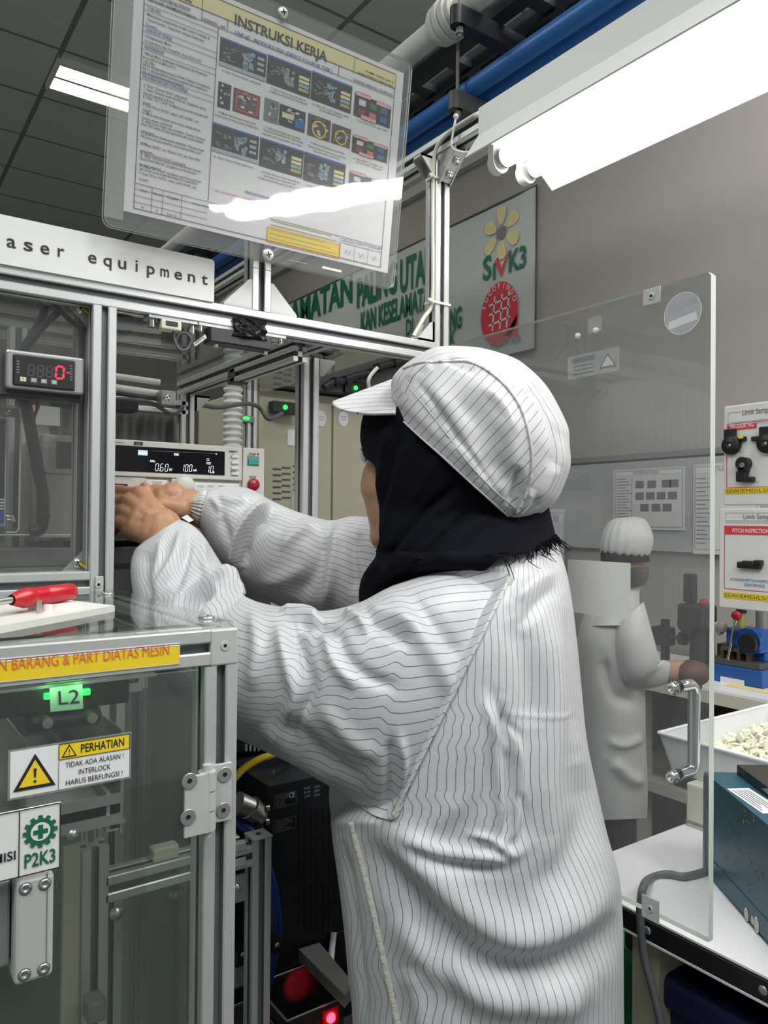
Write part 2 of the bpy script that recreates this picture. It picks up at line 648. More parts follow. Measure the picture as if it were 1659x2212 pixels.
# ------------------------------------------------------------------ aluminium T-slot profile
def profile(mb, p0, p1, w=0.03, up=None, slot=0.008, dep=0.008):
    """T-slotted square section from p0 to p1 (material slots: 0 face, 1 slot)"""
    p0, p1 = Vector(p0), Vector(p1)
    d = (p1 - p0).normalized()
    a = Vector(up) if up else (Z3 if abs(d.z) < 0.9 else X3)
    a = (a - d * a.dot(d)).normalized()
    b = d.cross(a)
    h, s, c = w / 2, slot / 2, 0.0012
    poly, matseg = [], []
    for q in range(4):
        side = [(-h + c, -h, 0), (-s - .0015, -h, 0), (-s, -h + .0012, 1), (-s, -h + dep, 1), (s, -h + dep, 1), (s, -h + .0012, 0), (s + .0015, -h, 0), (h - c, -h, 0)]
        cs, sn = [(1, 0), (0, 1), (-1, 0), (0, -1)][q]
        for x, y, m in side:
            poly.append((x * cs - y * sn, x * sn + y * cs))
            matseg.append(m)
    n = len(poly)
    vs = [p0 + a * x + b * y for x, y in poly] + [p1 + a * x + b * y for x, y in poly]
    for k in range(n):
        mb.mi = matseg[k]
        mb.add([vs[k], vs[(k + 1) % n], vs[n + (k + 1) % n], vs[n + k]], [(0, 1, 2, 3)], False)
    mb.mi = 0
    mb.add(vs[:n], [list(range(n))[::-1]], False)
    mb.add(vs[n:], [list(range(n))], False)
    return mb


def prof(name, p0, p1, parent, w=0.03, up=None):
    return profile(MB(), p0, p1, w, up).build(name, ['alu', 'alu_slot'], parent)

# ================================================================== SETTING
XW = 3.1          # plane of the right wall
ZC = 4.05         # ceiling height


def struct(mb, name, m):
    return mb.build(name, m, None, 'structure')


struct(MB().box((-2.6, -2.6, -0.05), (XW + 0.1, 8.2, 0.0)), 'floor', 'floor_vinyl')
ceil_ = MB().box((-2.6, -2.6, ZC), (XW + 0.1, 8.2, ZC + 0.05))
me_ = struct(ceil_, 'ceiling', 'ceiling_tile')
me_.data.transform(Matrix.Translation(me_.location)); me_.location = (0, 0, 0)
struct(MB().box((XW, -2.6, 0), (XW + 0.1, 8.2, ZC)), 'wall_right', 'wall_paint')
struct(MB().box((-2.6, 8.1, 0), (XW, 8.2, ZC)), 'wall_back', 'wall_paint')
# conduit and cable duct along the right wall
mb = MB()
zc_ = onX(1050, 335, XW).z
mb.box((XW - 0.05, 1.6, zc_ - 0.035), (XW - 0.001, 8.0, zc_ + 0.03))
struct(mb, 'trim_1', 'insulation')
mb = MB().box((XW - 0.02, 0.2, 1.648), (XW - 0.001, 4.2, 1.675))
struct(mb, 'trim_2', 'grey_line')
struct(MB().box((XW - 0.012, 0.2, 0.0), (XW - 0.001, 4.2, 0.1)), 'baseboard_right', 'grey_mid')

# ceiling light seen between the sign holder and the tiles
p0, p1 = onZ(130, 140, ZC - 0.03), onZ(109, 189, ZC - 0.03)
t = thing('ceiling_light', ((p0.x + 0.6), (p0.y + p1.y) / 2, ZC - 0.1), 'long recessed warm white ceiling light in the dark tiled ceiling', 'light')
ya, yb = p0.y, p1.y
mb = MB()
mb.box((p0.x - 0.02, ya - 0.02, ZC - 0.035), (p0.x + 1.22, ya, ZC - 0.002)).box((p0.x - 0.02, yb, ZC - 0.035), (p0.x + 1.22, yb + 0.02, ZC - 0.002))
mb.box((p0.x - 0.02, ya, ZC - 0.035), (p0.x, yb, ZC - 0.002)).box((p0.x + 1.2, ya, ZC - 0.035), (p0.x + 1.22, yb, ZC - 0.002))
mb.box((p0.x, (ya + yb) / 2 - 0.012, ZC - 0.034), (p0.x + 1.2, (ya + yb) / 2 + 0.012, ZC - 0.02))
mb.build('light_frame', 'white_paint', t)
MB().box((p0.x, ya, ZC - 0.02), (p0.x + 1.2, yb, ZC - 0.004)).build('diffuser', 'ceiling_light_glow', t)

# ------------------------------------------------------------------ services under the ceiling
ZP = 3.05
q = onZ(840, 150, ZP); q2 = onZ(985, 32, ZP)
xw_ = (q.x + q2.x) / 2
mb = MB().cyl((xw_, -0.5, ZP), (xw_, 6.5, ZP), 0.041, n=24)
t = thing('insulated_pipe', (xw_, 3, ZP - 0.05), 'thick white insulated pipe under the ceiling above the sign holder', 'pipe')
mb.build('pipe_body', 'insulation', t)
fl = onZ(960, 40, ZP)
mb = MB()
for dy, r in ((-0.05, 0.060), (-0.03, 0.070), (0.0, 0.073), (0.03, 0.068), (0.05, 0.056)):
    mb.cyl((xw_, fl.y + dy - 0.012, ZP), (xw_, fl.y + dy + 0.012, ZP), r, r * 0.97, n=22)
mb.build('flange_wrap', 'insulation', t)

t = thing('cable_tray', (1.84, 3, ZP - 0.03), 'dark ladder cable tray hung under the ceiling beside blue pipes', 'cable tray')
MB().box((1.734, -0.5, ZP - 0.03), (1.79, 6.5, ZP + 0.06)).build('side_rail', 'navy_black', t)
MB().box((1.885, -0.5, ZP - 0.02), (1.90, 6.5, ZP + 0.05)).build('side_rail', 'navy_black', t)
MB().box((1.91, -0.5, ZP + 0.0), (1.92, 6.5, ZP + 0.02)).build('edge_strip', 'grey_mid', t)
y0_ = (2.129 + 2.188) / 2
for k in range(-8, 16):
    MB().box((1.78, y0_ + 0.207 * k - 0.027, ZP - 0.01), (1.93, y0_ + 0.207 * k + 0.027, ZP + 0.02)).build('rung', 'navy_black', t)
MB().box((1.93, -0.5, ZP - 0.005), (2.0, 6.5, ZP + 0.04)).build('cable_bed', 'navy_deep', t)

ZB = 2.85
b1a, b1b = onZ(870, 285, ZB), onZ(1140, 118, ZB)
xb1 = (b1a.x + b1b.x) / 2
tag(MB().cyl((xb1, -0.5, ZB), (xb1, 6.5, ZB), 0.031, n=20).build('blue_pipe', 'blue_pipe'),
    'thicker bright blue pipe below the cable tray', 'pipe')
b2a = onZ(1200, 112, ZB - 0.02)
tag(MB().cyl((b2a.x + 0.02, -0.5, ZB - 0.005), (b2a.x + 0.02, 6.5, ZB - 0.005), 0.024, n=20).build('blue_pipe', 'blue_pipe'),
    'thinner blue pipe just above the long fluorescent lamp', 'pipe')


def bracket(u, v, z, length, lab, uv2=None):
    o = onZ(u, v, z)
    t = thing('pipe_hanger', (o.x, o.y, z - 0.03), lab, 'hanger')
    mb = MB().box((o.x - 0.01, o.y - 0.024, z - 0.03), (o.x + length, o.y + 0.024, z + 0.03))
    mb.cyl((o.x - 0.01, o.y, z - 0.03), (o.x - 0.01, o.y, z + 0.03), 0.024, n=20)
    mb.build('channel', 'navy_black' if v < 100 else 'grey_dark', t)
    MB().cyl((o.x, o.y, z - 0.06), (o.x, o.y, ZC), 0.006, n=10).build('threaded_rod', 'grey_mid', t)
    MB().cyl((o.x, o.y, z - 0.05), (o.x, o.y, z - 0.03), 0.013, n=6, smooth=False).build('nut', 'grey_mid', t)


bracket(993, 40, ZP - 0.082, 0.75, 'upper dark channel bracket on a rod carrying the cable tray')
bracket(988, 222, ZB - 0.064, 0.5, 'lower channel bracket with rounded end carrying the blue pipes')

# ------------------------------------------------------------------ safety banner on the right wall
BX = XW - 0.012
pTR = onX(1160, 402, BX); pBR = onX(1155, 755, BX)
zt, zb = pTR.z, pBR.z
y0b, y1b = pTR.y, 6.4
t = thing('banner', (BX, (y0b + y1b) / 2, zb), 'long white safety banner with green lettering on the wall behind the machine', 'banner')
mb = MB()
ny, nz = 90, 24
vs, fs = [], []
for i in range(ny + 1):
    for j in range(nz + 1):
        a, b = i / ny, j / nz
        y = y0b + (y1b - y0b) * a
        d = 0.004 * math.sin(7 * a * 3.1 + 5 * b) + 0.005 * math.sin((a * 6 + b) * 9) * b * (1 - b)
        d += 0.010 * math.exp(-a * 14) * math.sin(30 * (a * 2.2 + b * 0.55))
        vs.append((BX - 0.006 + d * 0.5, y, zb + (zt - zb) * b))
for i in range(ny):
    for j in range(nz):
        k = i * (nz + 1) + j
        fs.append((k, k + 1, k + nz + 2, k + nz + 1))
mb.add(vs, fs, True)
mb.add([(x + 0.003, y, z) for x, y, z in vs], [f[::-1] for f in fs], True)
mb.build('banner_sheet', 'banner_cloth', t)
mb = MB().tube([(BX - 0.008, y1b, zt), (BX - 0.008, y0b - 0.004, zt), (BX - 0.008, y0b - 0.004, zb), (BX - 0.008, y1b, zb)], 0.006, 8)
mb.build('banner_rope', 'grey_dark', t)
P = Print((BX - 0.014, 0, 0), (0, -1, 0), Z3, (-1, 0, 0), 0.0006)


def byz(u, v):
    p = onX(u, v, BX - 0.014)
    return -p.y, p.z


def btext(s, u0, v0, u1, v1, h, m='green_print', bold=0.012):
    a, b = byz(u0, v0), byz(u1, v1)
    P.text(s, a[0], a[1], h, m, width=b[0] - a[0], bold=bold)


btext('KESELAMATAN', 560, 735, 760, 668, 0.30, bold=0.03)
btext('PALING', 771, 664, 856, 638, 0.30, bold=0.03)
btext('UTAMA', 864, 632, 960, 596, 0.315, bold=0.03)
btext('KAN KESELAMATAN', 779, 718, 942, 664, 0.21, bold=0.03)
btext('NG', 972, 714, 997, 706, 0.185, bold=0.03)
btext('DI', 877, 726, 892, 721, 0.16, bold=0.02)
btext('K', 972, 752, 985, 748, 0.16, bold=0.02)
# yellow flower of hands with a grey hub
fx, fz = byz(1083, 503)
for k in range(6):
    a = math.radians(30 + 60 * k)
    c, s_ = math.cos(a), math.sin(a)
    pts = []
    for r, w_ in ((0.05, 0.012), (0.09, 0.035), (0.135, 0.04), (0.155, 0.02)):
        pts.append((r, w_))
    poly = [(fx + r * c - w_ * s_, fz + r * s_ + w_ * c) for r, w_ in pts] + [(fx + r * c + w_ * s_, fz + r * s_ - w_ * c) for r, w_ in pts[::-1]]
    P.poly(poly, 'yellow_pale', 1)
P.disc(fx, fz, 0.04, 'grey_mid', 2)
a = byz(1043, 606); b = byz(1075, 597)
P.text('S', a[0], a[1], 0.19, 'green_print', width=0.075, bold=0.03)
P.text('I', byz(1065, 604)[0], byz(1065, 604)[1], 0.13, 'green_print', width=0.02, bold=0.03)
k0, k1, k2 = byz(1068, 566), byz(1082, 592), byz(1104, 530)
P.poly([(k0[0], k0[1]), (k0[0] + 0.03, k0[1] + 0.02), (k1[0], k1[1] + 0.03), (k2[0], k2[1]), (k1[0] + 0.005, k1[1] - 0.02)], 'red_print', 1)
a = byz(1099, 588); b = byz(1137, 573)
P.text('K3', a[0], a[1], 0.17, 'green_print', width=b[0] - a[0], bold=0.03)
# round red certificate mark with a white globe grid
cx_, cz_ = byz(1078, 678)
rr = (byz(1117, 678)[0] - byz(1038, 678)[0]) / 2
P.disc(cx_, cz_, rr, 'red_print', 1, 40, ey=1.22)
a = byz(1100, 700); b = byz(1117, 716)
P.poly([(cx_ + rr * 0.3, cz_ - rr * 0.9), (cx_ + rr, cz_ - rr * 0.2), (cx_ + rr, cz_ - rr * 1.1), (cx_ + rr * 0.75, cz_ - rr * 0.95)], 'red_print', 1)
for k in (-0.35, 0.05, 0.42):
    P.line(cx_ - rr * 0.55, cz_ + k * rr, cx_ + rr * 0.6, cz_ + (k + 0.12) * rr, 0.012, 'paper', 3)
    P.line(cx_ + (k) * rr, cz_ - rr * 0.6, cx_ + (k + 0.12) * rr, cz_ + rr * 0.72, 0.012, 'paper', 3)
for k, ch in enumerate('SUCOFINDO'):
    a = math.radians(158 - 136 * k / 8)
    dx = Vector((0, -math.sin(a), -math.cos(a)))
    ax_ = P.ax * math.sin(a) + P.ay * (-math.cos(a))
    ay_ = P.ax * math.cos(a) + P.ay * math.sin(a)
    P.text(ch, cx_ + rr * 0.80 * math.cos(a), cz_ + rr * 0.98 * math.sin(a), 0.042, 'paper', align='C', bold=0.02, l=3, ax=ax_, ay=ay_)
a, b = byz(1062, 753), byz(1125, 741)
P.text('No : 0394 36508', a[0], a[1], 0.045, 'grey_mid', width=b[0] - a[0], bold=0.01)
P.build('lettering', t)

# ================================================================== INSPECTION MACHINE
YF = 1.0
XL = onY(197, 1000, YF).x             # left edge of the slim front post
XRc = onY(955, 740, YF).x             # centre of the right post
BZ0 = onY(0, 624, YF).z
BZ1 = BZ0 + 0.030
machine = thing('inspection_machine', (0.4, YF + 0.4, 0.0), 'open aluminium framed laser inspection machine the woman reaches into', 'machine')
hb = 0.015
prof('beam', (-0.45, YF + hb, BZ0 + hb), (XRc - hb, YF + hb, BZ0 + hb), machine)
prof('post', (XL + hb, YF + hb, 0.02), (XL + hb, YF + hb, BZ0), machine)
lz = onX(1052, 262, XRc).z
prof('post', (XRc, YF + hb, 0.02), (XRc, YF + hb, lz - 0.02), machine)
prof('lamp_arm', (XRc, -0.32, lz), (XRc, YF + 1.0, lz), machine)
rz = onY(0, 1241, YF).z
prof('rail', (-0.45, YF + hb, rz - hb), (XL, YF + hb, rz - hb), machine)
prof('rail', (-0.45, YF + hb, rz - 3 * hb - 0.001), (XL, YF + hb, rz - 3 * hb - 0.001), machine)
# joining block near the post foot with two socket screws
a = onY(205, 1245, YF); b = onY(222, 1305, YF)
mb = MB().use(0).bbox((a.x, YF - 0.003, b.z), (b.x, YF - 0.0005, a.z), 0.0008)
for vv in (1263, 1290):
    p = onY(213, vv, YF - 0.003)
    screw(mb, p, (0, -1, 0), 0.0045, 0.001)
mb.build('joint_plate', ['alu_cast', 'black'], machine)
# gusset brackets
def gusset(px, pz, sx, sz, name='gusset', m='alu_cast', L=0.035, y0=None, y1=None, screws=False):
    y0 = YF + 0.002 if y0 is None else y0
    y1 = YF + 0.028 if y1 is None else y1
    mb = MB()
    poly = [(0, 0), (L, 0), (L, 0.004), (0.008, L - 0.002), (0.004, L), (0, L)]
    for ya, yb in ((y0, y0 + 0.003), (y1 - 0.003, y1)):
        mb.prism([(x * sx, z * sz) for x, z in poly], (px, ya, pz), X3, Z3, Y3, yb - ya)
    mb.box((min(px, px + sx * L), y0, min(pz, pz + sz * 0.004)), (max(px, px + sx * L), y1, max(pz, pz + sz * 0.004)))
    mb.box((min(px, px + sx * 0.004), y0, min(pz, pz + sz * L)), (max(px, px + sx * 0.004), y1, max(pz, pz + sz * L)))
    if screws:
        mb.use(1)
        mb.lathe((px + sx * 0.022, (y0 + y1) / 2, pz + sz * 0.004), (0, 0, sz), [(0.007, 0), (0.006, 0.005), (0.0, 0.006)], 14)
        mb.lathe((px + sx * 0.004, (y0 + y1) / 2, pz + sz * 0.022), (sx, 0, 0), [(0.007, 0), (0.006, 0.005), (0.0, 0.006)], 14)
    return mb.build(name, [m, 'chrome'], machine)


gusset(XRc - hb, BZ1, -1, 1)
gusset(XRc - hb, lz - 0.02, -1, -1, L=0.03)
# bracket under the lamp arm, facing the camera side
mb = MB()
mb.prism([(0, 0), (-0.045, 0), (-0.045, -0.005), (-0.005, -0.048), (0, -0.048)], (XRc - 0.013, YF, lz - 0.016), Y3, Z3, X3, 0.003)
mb.prism([(0, 0), (-0.045, 0), (-0.045, -0.005), (-0.005, -0.048), (0, -0.048)], (XRc + 0.010, YF, lz - 0.016), Y3, Z3, X3, 0.003)
mb.obox((XRc, YF - 0.024, lz - 0.040), (X3, (0, 0.73, -0.69), (0, 0.69, 0.73)), (0.012, 0.028, 0.002))
mb.use(1)
for k in (-0.012, 0.012):
    mb.lathe((XRc, YF - 0.025 + k * 0.75, lz - 0.042 - k * 0.7), (0, -0.69, -0.73), [(0.007, 0), (0.007, 0.004), (0.004, 0.006), (0, 0.006)], 14)
mb.build('arm_bracket', ['sheet_steel', 'chrome'], machine)
# cable up the right post with ties
xk = XRc - hb - 0.006
mb = MB().tube([(onY(893, 724, YF + .012).x, YF + 0.012, onY(893, 726, YF + .012).z), (xk - 0.012, YF + .01, BZ1 + 0.04), (xk + 0.004, YF + 0.006, BZ1 + 0.075), (xk + 0.003, YF + 0.006, 1.85), (xk + 0.002, YF + 0.004, lz - 0.05), (xk, YF - 0.006, lz - 0.01), (xk + 0.002, YF - 0.04, lz + 0.006), (xk + 0.003, YF - 0.10, lz + 0.008)], 0.0035, 10, sub=6)
mb.build('lamp_cable', 'cream_cable', machine)
for z in (BZ1 + 0.068, lz - 0.055):
    mb = MB()
    mb.box((XRc - 0.0235, YF - 0.0025, z - 0.002), (XRc + 0.017, YF - 0.0005, z + 0.002))
    mb.box((XRc - 0.0235, YF - 0.002, z - 0.002), (XRc - 0.0215, YF + 0.02, z + 0.002))
    mb.ball((XRc - 0.027, YF, z + 0.001), 0.0042, 8)
    mb.build('cable_tie', 'white_plastic', machine)
mb = MB().tube([(XRc - 0.02, YF - 0.055, lz + 0.022), (XRc - 0.021, YF - 0.05, lz), (XRc - 0.02, YF - 0.045, lz - 0.022), (XRc - 0.005, YF - 0.055, lz - 0.03), (XRc + 0.012, YF - 0.075, lz - 0.03)], 0.002, 8, sub=5)
mb.ball((XRc - 0.02, YF - 0.055, lz + 0.024), 0.0045, 8)
mb.build('cable_tie', 'white_plastic', machine)

# left window of the machine: clear pane with corner plates
MB().box((-0.45, YF + 0.029, rz), (XL - 0.001, YF + 0.033, BZ0)).build('window_pane', 'acrylic_smoke', machine)
for (tri, sc, nm) in (([(188, 1237), (128, 1238), (182, 1186)], (168, 1216), 'corner_plate'), ([(189, 652), (138, 652), (189, 706)], (175, 668), 'corner_plate')):
    mb = MB()
    pts = [onY(u, v, YF + 0.026) for u, v in tri]
    mb.prism([(p.x, p.z) for p in pts], (0, YF + 0.026, 0), X3, Z3, Y3, 0.0025)
    mb.use(1)
    c = onY(*sc, YF + 0.026)
    mb.lathe(c, (0, -1, 0), [(0.0068, 0), (0.0060, 0.002), (0.003, 0.0035), (0, 0.0038)], 18)
    mb.use(2)
    for a in (0.5, 2.07):
        mb.obox(c + Vector((0, -0.0042, 0)), ((math.cos(a), 0, math.sin(a)), Y3, (-math.sin(a), 0, math.cos(a))), (0.0034, 0.0004, 0.0008))
    mb.use(3)
    mb.obox(c + Vector((0.006, -0.0044, -0.004)), ((0.77, 0, -0.64), Y3, (0.64, 0, 0.77)), (0.007, 0.0005, 0.0013))
    mb.build(nm, ['sheet_steel', 'steel', 'black', 'yellow'], machine)

# inner frame
pa, pb = onZ(650, 764, BZ0 + 0.002), onZ(369, 851, BZ0 + 0.002)
xi = (pa.x + pb.x) / 2 + 0.014
prof('beam', (xi, YF + 0.03, BZ0 + 0.015), (xi, pb.y, BZ0 + 0.015), machine)
yi = pa.y
prof('post', (xi + 0.024, yi + 0.02, 0.02), (xi + 0.024, yi + 0.02, BZ0), machine)
prof('post', (xi, pb.y - 0.015, 0.02), (xi, pb.y - 0.015, BZ0), machine)
mb = MB()
c = onZ(510, 815, BZ0 - 0.015)
mb.bbox((c.x - 0.012, c.y - 0.02, BZ0 - 0.028), (c.x + 0.016, c.y + 0.012, BZ0 + 0.0), 0.002)
mb.build('end_cap', 'grey_dark', machine)
prof('beam', (c.x, c.y, BZ0 - 0.014), (c.x, YF + 0.04, BZ0 - 0.014), machine, 0.024)
prof('beam', (-0.4, pb.y - 0.015, BZ0 - 0.03), (xi, pb.y - 0.015, BZ0 - 0.03), machine)
gusset(xi + 0.040, BZ0, 1, -1, m='sheet_steel', L=0.03, y0=yi + 0.006, y1=yi + 0.034, screws=True)
gusset(xi + 0.016, BZ0, 1, -1, m='sheet_steel', L=0.035, y0=pb.y - 0.03, y1=pb.y, screws=True)
# back curtain with vertical pleats and side panel
mb = MB()
n = 160
yb_ = pb.y + 0.03
vs = []
for k in range(n + 1):
    x = -0.45 + (xi + 0.45) * k / n
    vs += [(x, yb_ + 0.004 * math.sin(k * 1.9) + 0.002 * math.sin(k * 0.7), 0.95), (x, yb_ + 0.004 * math.sin(k * 1.9) + 0.002 * math.sin(k * 0.7), BZ0 - 0.04)]
mb.add(vs, [(2 * k, 2 * k + 2, 2 * k + 3, 2 * k + 1) for k in range(n)], True)
mb.add([(x, y + 0.003, z) for x, y, z in vs], [(2 * k, 2 * k + 1, 2 * k + 3, 2 * k + 2) for k in range(n)], True)
mb.build('back_curtain', 'grey_mid', machine)
# roof pane of the machine
MB().box((-0.45, YF + 0.03, BZ1), (XRc - hb, pb.y, BZ1 + 0.003)).build('roof_pane', 'acrylic_smoke', machine)
# tubes and wiring along the back left
for k, (v0, r) in enumerate(((812, .006), (838, .008), (848, .005))):
    a = onY(246, v0, 1.45); 
    MB().tube([(a.x - 0.3, 1.45, a.z), a, (onY(345, v0 + 14, 1.45))], r, 10).build('conduit', 'white_plastic' if k != 2 else 'rubber_grey', machine)
a, b = onY(246, 872, 1.4), onY(300, 890, 1.4)
MB().bbox((a.x - 0.1, 1.4, b.z), (b.x, 1.44, a.z + .01), 0.003).build('sensor_block', 'black', machine)
MB().tube([onY(246, 862, 1.42), onY(320, 868, 1.43), onY(372, 895, 1.46), onY(395, 880, 1.5)], 0.004, 8, sub=6).build('wire', 'rubber_grey', machine)
mb = MB()
a = onY(345, 850, 1.42); 
mb.bbox((a.x, 1.41, a.z - 0.022), (a.x + 0.028, 1.44, a.z + 0.006), 0.002)
mb.use(1); mb.lathe((a.x + 0.010, 1.41, a.z - 0.008), (0, -1, 0), [(0.007, 0), (0.006, 0.004), (0, 0.005)], 14)
mb.build('angle_bracket', ['sheet_steel', 'chrome'], machine)

# interlock switches under the front beam
zb_ = BZ0
mb = MB()
for (u0, v0, u1, v1, m_) in ((320, 682, 425, 704, 0),):
    a, b = onY(u0, v0, YF + 0.006), onY(u1, v1, YF + 0.006)
    mb.box((a.x, YF + 0.002, zb_ - 0.004), (b.x, YF + 0.028, zb_ - 0.0005))
a, b = onY(349, 692, YF), onY(393, 708, YF)
mb.use(1); mb.bbox((a.x, YF + 0.000, zb_ - 0.017), (b.x, YF + 0.02, zb_ - 0.004), 0.002)
mb.use(2); mb.box((a.x + 0.006, YF - 0.001, zb_ - 0.012), (b.x - 0.006, YF + 0.001, zb_ - 0.006))
mb.use(3)
for uu in (328, 415):
    p = onY(uu, 700, YF + 0.012)
    mb.cyl((p.x, YF + 0.012, zb_ - 0.015), (p.x, YF + 0.012, zb_ - 0.004), 0.0048, n=14)
mb.build('door_latch', ['sheet_steel', 'cream', 'navy_black', 'chrome'], machine)
mb = MB()
a, b = onY(452, 700, YF), onY(585, 735, YF)
mb.use(0); mb.bbox((a.x, YF - 0.004, zb_ - 0.026), (b.x, YF + 0.022, zb_ - 0.005), 0.002)
mb.use(1); mb.box((onY(430, 700, YF).x, YF + 0.0, zb_ - 0.0045), (onY(618, 720, YF).x, YF + 0.026, zb_ - 0.001))
mb.use(2)
for uu in (434, 468, 574, 607):
    p = onY(uu, 712, YF + 0.004)
    dz = 0.012 if uu in (434, 607) else 0.031
    mb.cyl((p.x, YF + 0.006, zb_ - dz), (p.x, YF + 0.006, zb_ - 0.004), 0.0042, n=14)
mb.build('door_switch', ['black', 'white_paint', 'chrome'], machine)
# crumpled black tape folded over the beam edge
mb = MB()
a, b = onY(503, 683, YF - 0.002), onY(573, 740, YF - 0.002)
nx_, nz_ = 30, 32
vs, fs = [], []
for i in range(nx_ + 1):
    for j in range(nz_ + 1):
        x = a.x + (b.x - a.x) * i / nx_ + 0.003 * math.sin(j * 0.45) * (i / nx_ - 0.5)
        z = a.z - 0.001 + (b.z - a.z + 0.003) * j / nz_ - 0.006 * (i / nx_)* (1 - j / nz_) + 0.008 * (i / nx_) * (1 - j / nz_)
        y = YF - 0.003 - 0.005 * (j / nz_) - 0.0022 * math.sin(i * 0.22 + j * 0.13 + 1) * (j / nz_) - 0.0006 * math.sin(i * 0.45 - j * 0.31) - 0.0012 * math.exp(-((i - 12 - 6 * math.sin(j * .3)) / 2.2) ** 2)
        vs.append((x, y, z))
for i in range(nx_):
    for j in range(nz_):
        k = i * (nz_ + 1) + j
        fs.append((k, k + nz_ + 1, k + nz_ + 2, k + 1))
mb.add(vs, fs, True)
mb.add([(x, y + 0.001, z) for x, y, z in vs], [f[::-1] for f in fs], True)
mb.build('black_tape', 'tape', machine)
# wires hanging from the switches
mb = MB().tube([onY(374, 716, YF + .01), onY(377, 735, YF + .01), onY(388, 755, YF + .01), onY(405, 754, YF + .01), onY(414, 735, YF + .01), onY(402, 720, YF + .01), onY(386, 722, YF + .01), onY(378, 738, YF + .012)], 0.0022, 8, sub=8)
mb.build('coiled_wire', 'rubber_grey', machine)
mb = MB()
tg = [onY(418, 741, YF), onY(443, 722, YF), onY(447, 730, YF), onY(422, 748, YF)]
mb.prism([(p.x, p.z) for p in tg], (0, YF, 0), X3, Z3, Y3, 0.003)
tagp = mb.build('wire_tag', 'white_plastic', machine)
P = Print((tg[3].x, YF - 0.0002, tg[3].z), tg[2] - tg[3], tg[0] - tg[3], (0, -1, 0), 0.0003)
P.text('DSW1C', 0.0015, 0.0016, 0.0055, 'black_text', width=(tg[2] - tg[3]).length * 0.8, bold=0.02)
P.build('tag_print', tagp)
MB().tube([onY(612, 715, YF + .02), onY(640, 735, YF + .05), onY(665, 760, YF + .10), onY(690, 772, YF + .13), onY(720, 768, YF + .16), onY(760, 750, YF + .2)], 0.005, 10, sub=6).build('wire', 'rubber_grey', machine)
mb = MB()
p = onY(700, 775, YF + .135)
mb.cyl(p + Vector((-0.003, 0, 0.0)), p + Vector((0.003, 0, 0.0)), 0.007, n=12)
mb.bbox((p.x - 0.012, p.y - .008, p.z + .008), (p.x + 0.014, p.y + .008, p.z + 0.014), .001)
mb.build('cable_clip', 'black', machine)
mb = MB()
for k in range(4):
    a, b = onY(246, 663, YF + .01), onY(285, 676, YF + .01)
mb.tube([onY(240, 668, YF + .035), onY(262, 680, YF + .03), onY(300, 676, YF + .03)], 0.004, 8, sub=5)
mb.build('wire', 'black', machine)

# acrylic front door, swung open towards the camera on the right post
XD = XRc + 0.004
tip = onX(1536, 586, XD); bot = onX(1534.5, 2038, XD)
y_t, z_t, z_b = tip.y, tip.z, bot.z
TH = 0.010
ch = 0.010
mb = MB()
poly = [(y_t + ch * 0.4, z_t), (y_t, z_t - ch * 0.4), (y_t, z_b), (YF - 0.012, z_b), (YF - 0.012, z_t)]
mb.use(0)
n = len(poly)
for side in (0, 1):
    x = XD + TH * side
    vs = [(x, y, z) for y, z in poly]
    mb.add(vs, [list(range(n)) if side else list(range(n))[::-1]], False)
mb.use(1)
for k in range(n):
    (ya, za), (yb, zb2) = poly[k], poly[(k + 1) % n]
    mb.add([(XD, ya, za), (XD, yb, zb2), (XD + TH, yb, zb2), (XD + TH, ya, za)], [(0, 1, 2, 3)], False)
door = mb.build('acrylic_door', ['acrylic_door', 'door_edge'], machine)
door['label'] = 'clear acrylic swing door with stickers, open at the right'
# handle (on the far side; bolt heads face the camera)
hy0, hz0 = onX(1456, 1486, XD).y, onX(1456, 1486, XD).z
hz1 = onX(1455, 1677, XD).z
mb = MB()
for z in (hz0, hz1):
    mb.lathe((XD, hy0, z), (-1, 0, 0), [(0.0085, 0), (0.0085, 0.0015), (0.0068, 0.002), (0.0068, 0.007), (0.0058, 0.008), (0.003, 0.008), (0.003, 0.004), (0, 0.004)], 18)
hx = XD + TH
mb.tube([(hx, hy0, hz0), (hx + 0.024, hy0, hz0), (hx + 0.030, hy0, hz0 - 0.004), (hx + 0.032, hy0, hz0 - 0.012), (hx + 0.032, hy0, hz1 + 0.012), (hx + 0.030, hy0, hz1 + 0.004), (hx + 0.024, hy0, hz1), (hx, hy0, hz1)], 0.0075, 16)
h = mb.build('handle', 'chrome', door)
h['label'] = 'chrome pull handle bolted through the door'
for (u, v, w_, hh) in ((1408, 640, 0.0125, 0.010), (1405, 1963, 0.0125, 0.014)):
    p = onX(u, v, XD - 0.0012)
    mb = MB().bbox((XD - 0.002, p.y - w_, p.z - hh), (XD - 0.0003, p.y + w_, p.z + hh), 0.0006)
    screw(mb, (XD - 0.002, p.y, p.z), (-1, 0, 0), 0.0045, 0.0012)
    mb.build('stop_plate', ['alu_cast', 'black'], door)


def door_print(name, cu, cv, cu2, cv2, mat, x=None):
    a, b = onX(cu, cv, XD), onX(cu2, cv2, XD)
    P = Print((XD + TH + 0.0002, 0, 0), (0, -1, 0), Z3, (-1, 0, 0), 0.0002)
    P.rect(-max(a.y, b.y), min(a.z, b.z), -min(a.y, b.y), max(a.z, b.z), mat, 0)
    return P, -max(a.y, b.y), min(a.z, b.z), -min(a.y, b.y), max(a.z, b.z)


